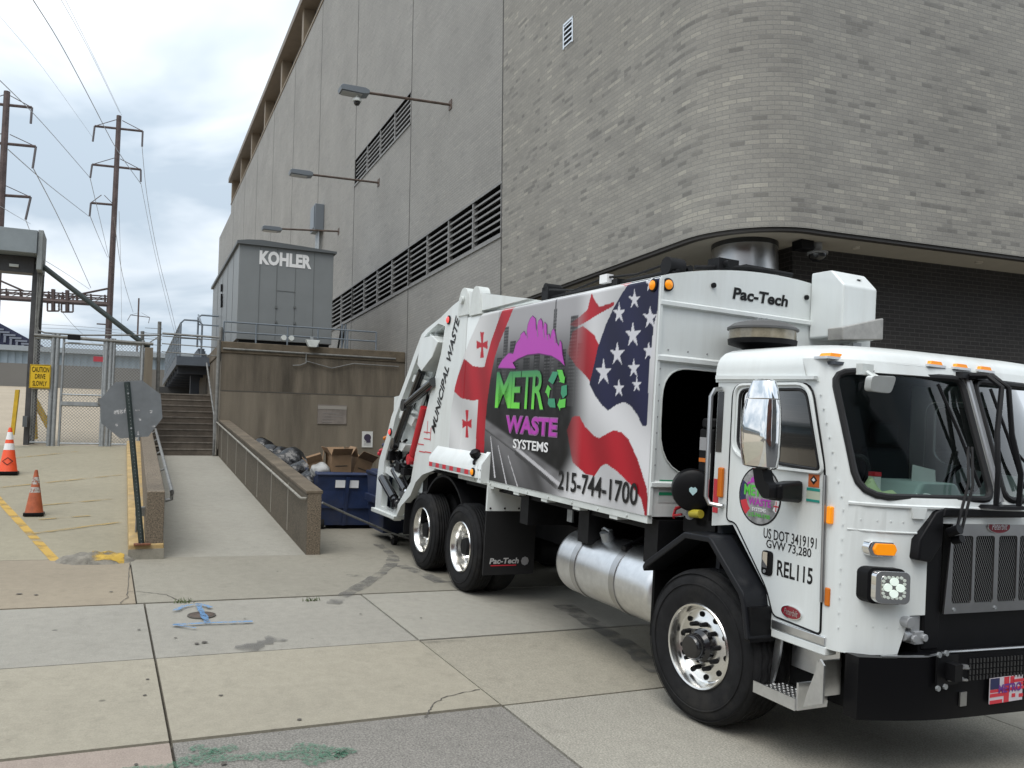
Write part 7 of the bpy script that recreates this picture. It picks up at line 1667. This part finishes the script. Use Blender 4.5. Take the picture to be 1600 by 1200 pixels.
can = tp('canister', MB().lathe([(0, 0), (.13, 0), (.155, .015), (.16, .04), (.16, .24), (.15, .26), (0, .26)], (-.25, -1.12, 1.64), (-.75, .55, 0), 32, close=False), black)
nd = Vector((.75, -.55, 0)).normalized(); tg_ = Vector((.55, .75, 0)).normalized(); cc_ = Vector((-.25, -1.12, 1.64)) + nd * .004
can.location = (0, 0, 0)
hp2 = [(-.03, .015), (-.015, .03), (0, .022), (.015, .03), (.03, .015), (.028, -.005), (0, -.035), (-.028, -.005)]
part('emblem', MB().prism(hp2, lambda a, b, t: cc_ + tg_ * a + Vector((0, 0, b)) + nd * t, .0, .003), mat('pale_blue_vinyl', (.45, .65, .68), .4), can)
tp('coupling', MB().cyl((-.42, -1.0, 1.45), (-.30, -1.1, 1.45), .036, n=14), galv); tp('coupling', MB().cyl((-.28, -1.1, 1.465), (-.17, -1.1, 1.475), .032, n=14), mat('coupling_yellow', (.42, .35, .03), .5)); tp('air_line', MB().tube([(-.5, -.95, 1.52), (-.55, -1.05, 1.46), (-.5, -1.1, 1.42), (-.42, -1.08, 1.44)], .010).tube([(-.52, -.9, 1.5), (-.6, -1.0, 1.47), (-.52, -1.08, 1.40)], .010), redp)
tp('valve_bracket', MB().box((-.5, -1.0, 1.30), (-.12, -.7, 1.42)), chassis)
tp('rear_stack', MB().box((-.5, .3, 1.3), (-.2, .8, 2.75)), void)
# ---- cab interior
it = tp('dashboard', MB().prism([(.72, 1.50), (1.16, 1.60), (1.16, 1.72), (.95, 1.765), (.78, 1.73), (.70, 1.6)], PXZ, -.86, .86), mat('dash_grey', (.30, .36, .34), .7, var=.1, scale=5), cab, bev=.02)
part('dash_top', MB().prism([(-.45, 1.72), (.1, 1.72), (.0, 1.85), (-.35, 1.85)], lambda a, b, t: (t, a, b), .75, 1.12), mat('dash_hump', (.27, .33, .32), .7), it, bev=.03)
for y in (-.62, .62):
    se = part('seat', MB().box((-.0, y - .25, 1.2), (.45, y + .25, 1.42)).prism([(-.02, 1.4), (.14, 1.4), (.05, 2.05), (-.03, 2.05)], PXZ, y - .24, y + .24), mat('seat_grey', (.085, .10, .125), .8), cab, bev=.04)
    part('headrest', MB().box((-.03, y - .14, 2.08), (.05, y + .14, 2.26)), mat('seat_grey2', (.08, .09, .11), .8), se, bev=.03)
    part('steering_wheel', MB().tube([(.72 + .10 * math.cos(t), y + .2 * math.sin(t), 1.83 + .17 * math.cos(t)) for t in np.arange(0, 6.28, .3)], .016, n=6, closed=True).cyl((.72, y, 1.83), (.85, y, 1.6), .03), black, cab)
part('liner', MB().box((-.045, -1.0, 1.3), (-.04, 1.0, 2.62)).box((-.04, -1.0, 2.58), (.95, 1.0, 2.6)), mat('liner_grey', (.075, .085, .10), .9), cab)
part('rear_window', MB().prism(rrect(-.46, -.12, 2.0, 2.42, .05), PYZ, -.038, -.034), mat('rear_window', (.16, .19, .21), .3), cab)
rwl = MB()
for k in range(8): rwl.box((-.0335, -.44, 2.04 + k * .05), (-.0325, -.14, 2.046 + k * .05))
part('louvre_line', rwl, mat('louvre_pale', (.28, .30, .31), .5), cab)
part('papers', MB().hexa([(1.0, -.30, 1.80), (1.05, -.12, 1.80), (1.03, -.11, 1.93), (.98, -.27, 1.96), (.995, -.30, 1.80), (1.045, -.12, 1.80), (1.025, -.11, 1.93), (.975, -.27, 1.96)]), mat('paper_grey', (.35, .37, .36), .8), it)
part('carton', MB().box((.92, -.62, 1.76), (.97, -.56, 1.87)), mat('pack_white', (.6, .6, .58), .5), it)
part('carton', MB().box((.92, -.62, 1.872), (.972, -.558, 1.90)), redp, it)
q = w1(360, 970); gv = MB(); vs = []; random.seed(8)
for i in range(9):
    for j in range(13):
        a, b = i / 8 * 2 - 1, j / 12 * 2 - 1; vs.append((1.05 + a * .10 - b * .05 * -1, -.80 + b * .17, 1.755 + max(0, 1 - a * a) * max(0, 1 - b * b) ** .6 * .10 * (.7 + .5 * math.sin(7 * b + 3 * a)) + random.uniform(0, .012)))
gv.add(vs, [(i * 13 + j, i * 13 + j + 1, (i + 1) * 13 + j + 1, (i + 1) * 13 + j) for i in range(8) for j in range(12)]); part('cloth', gv, mat('pale_green_cloth', (.36, .42, .24), .9), it)
cb = [(1.15 + .04 * math.sin(t * 1.7), -.52 + .03 * t + .06 * math.cos(t * 2.3), 1.745 + .03 * abs(math.sin(t * 1.3))) for t in np.arange(0, 8, .35)]; part('cable', MB().tube(cb, .006, n=5), whitev, it)
bpy.context.view_layer.update()
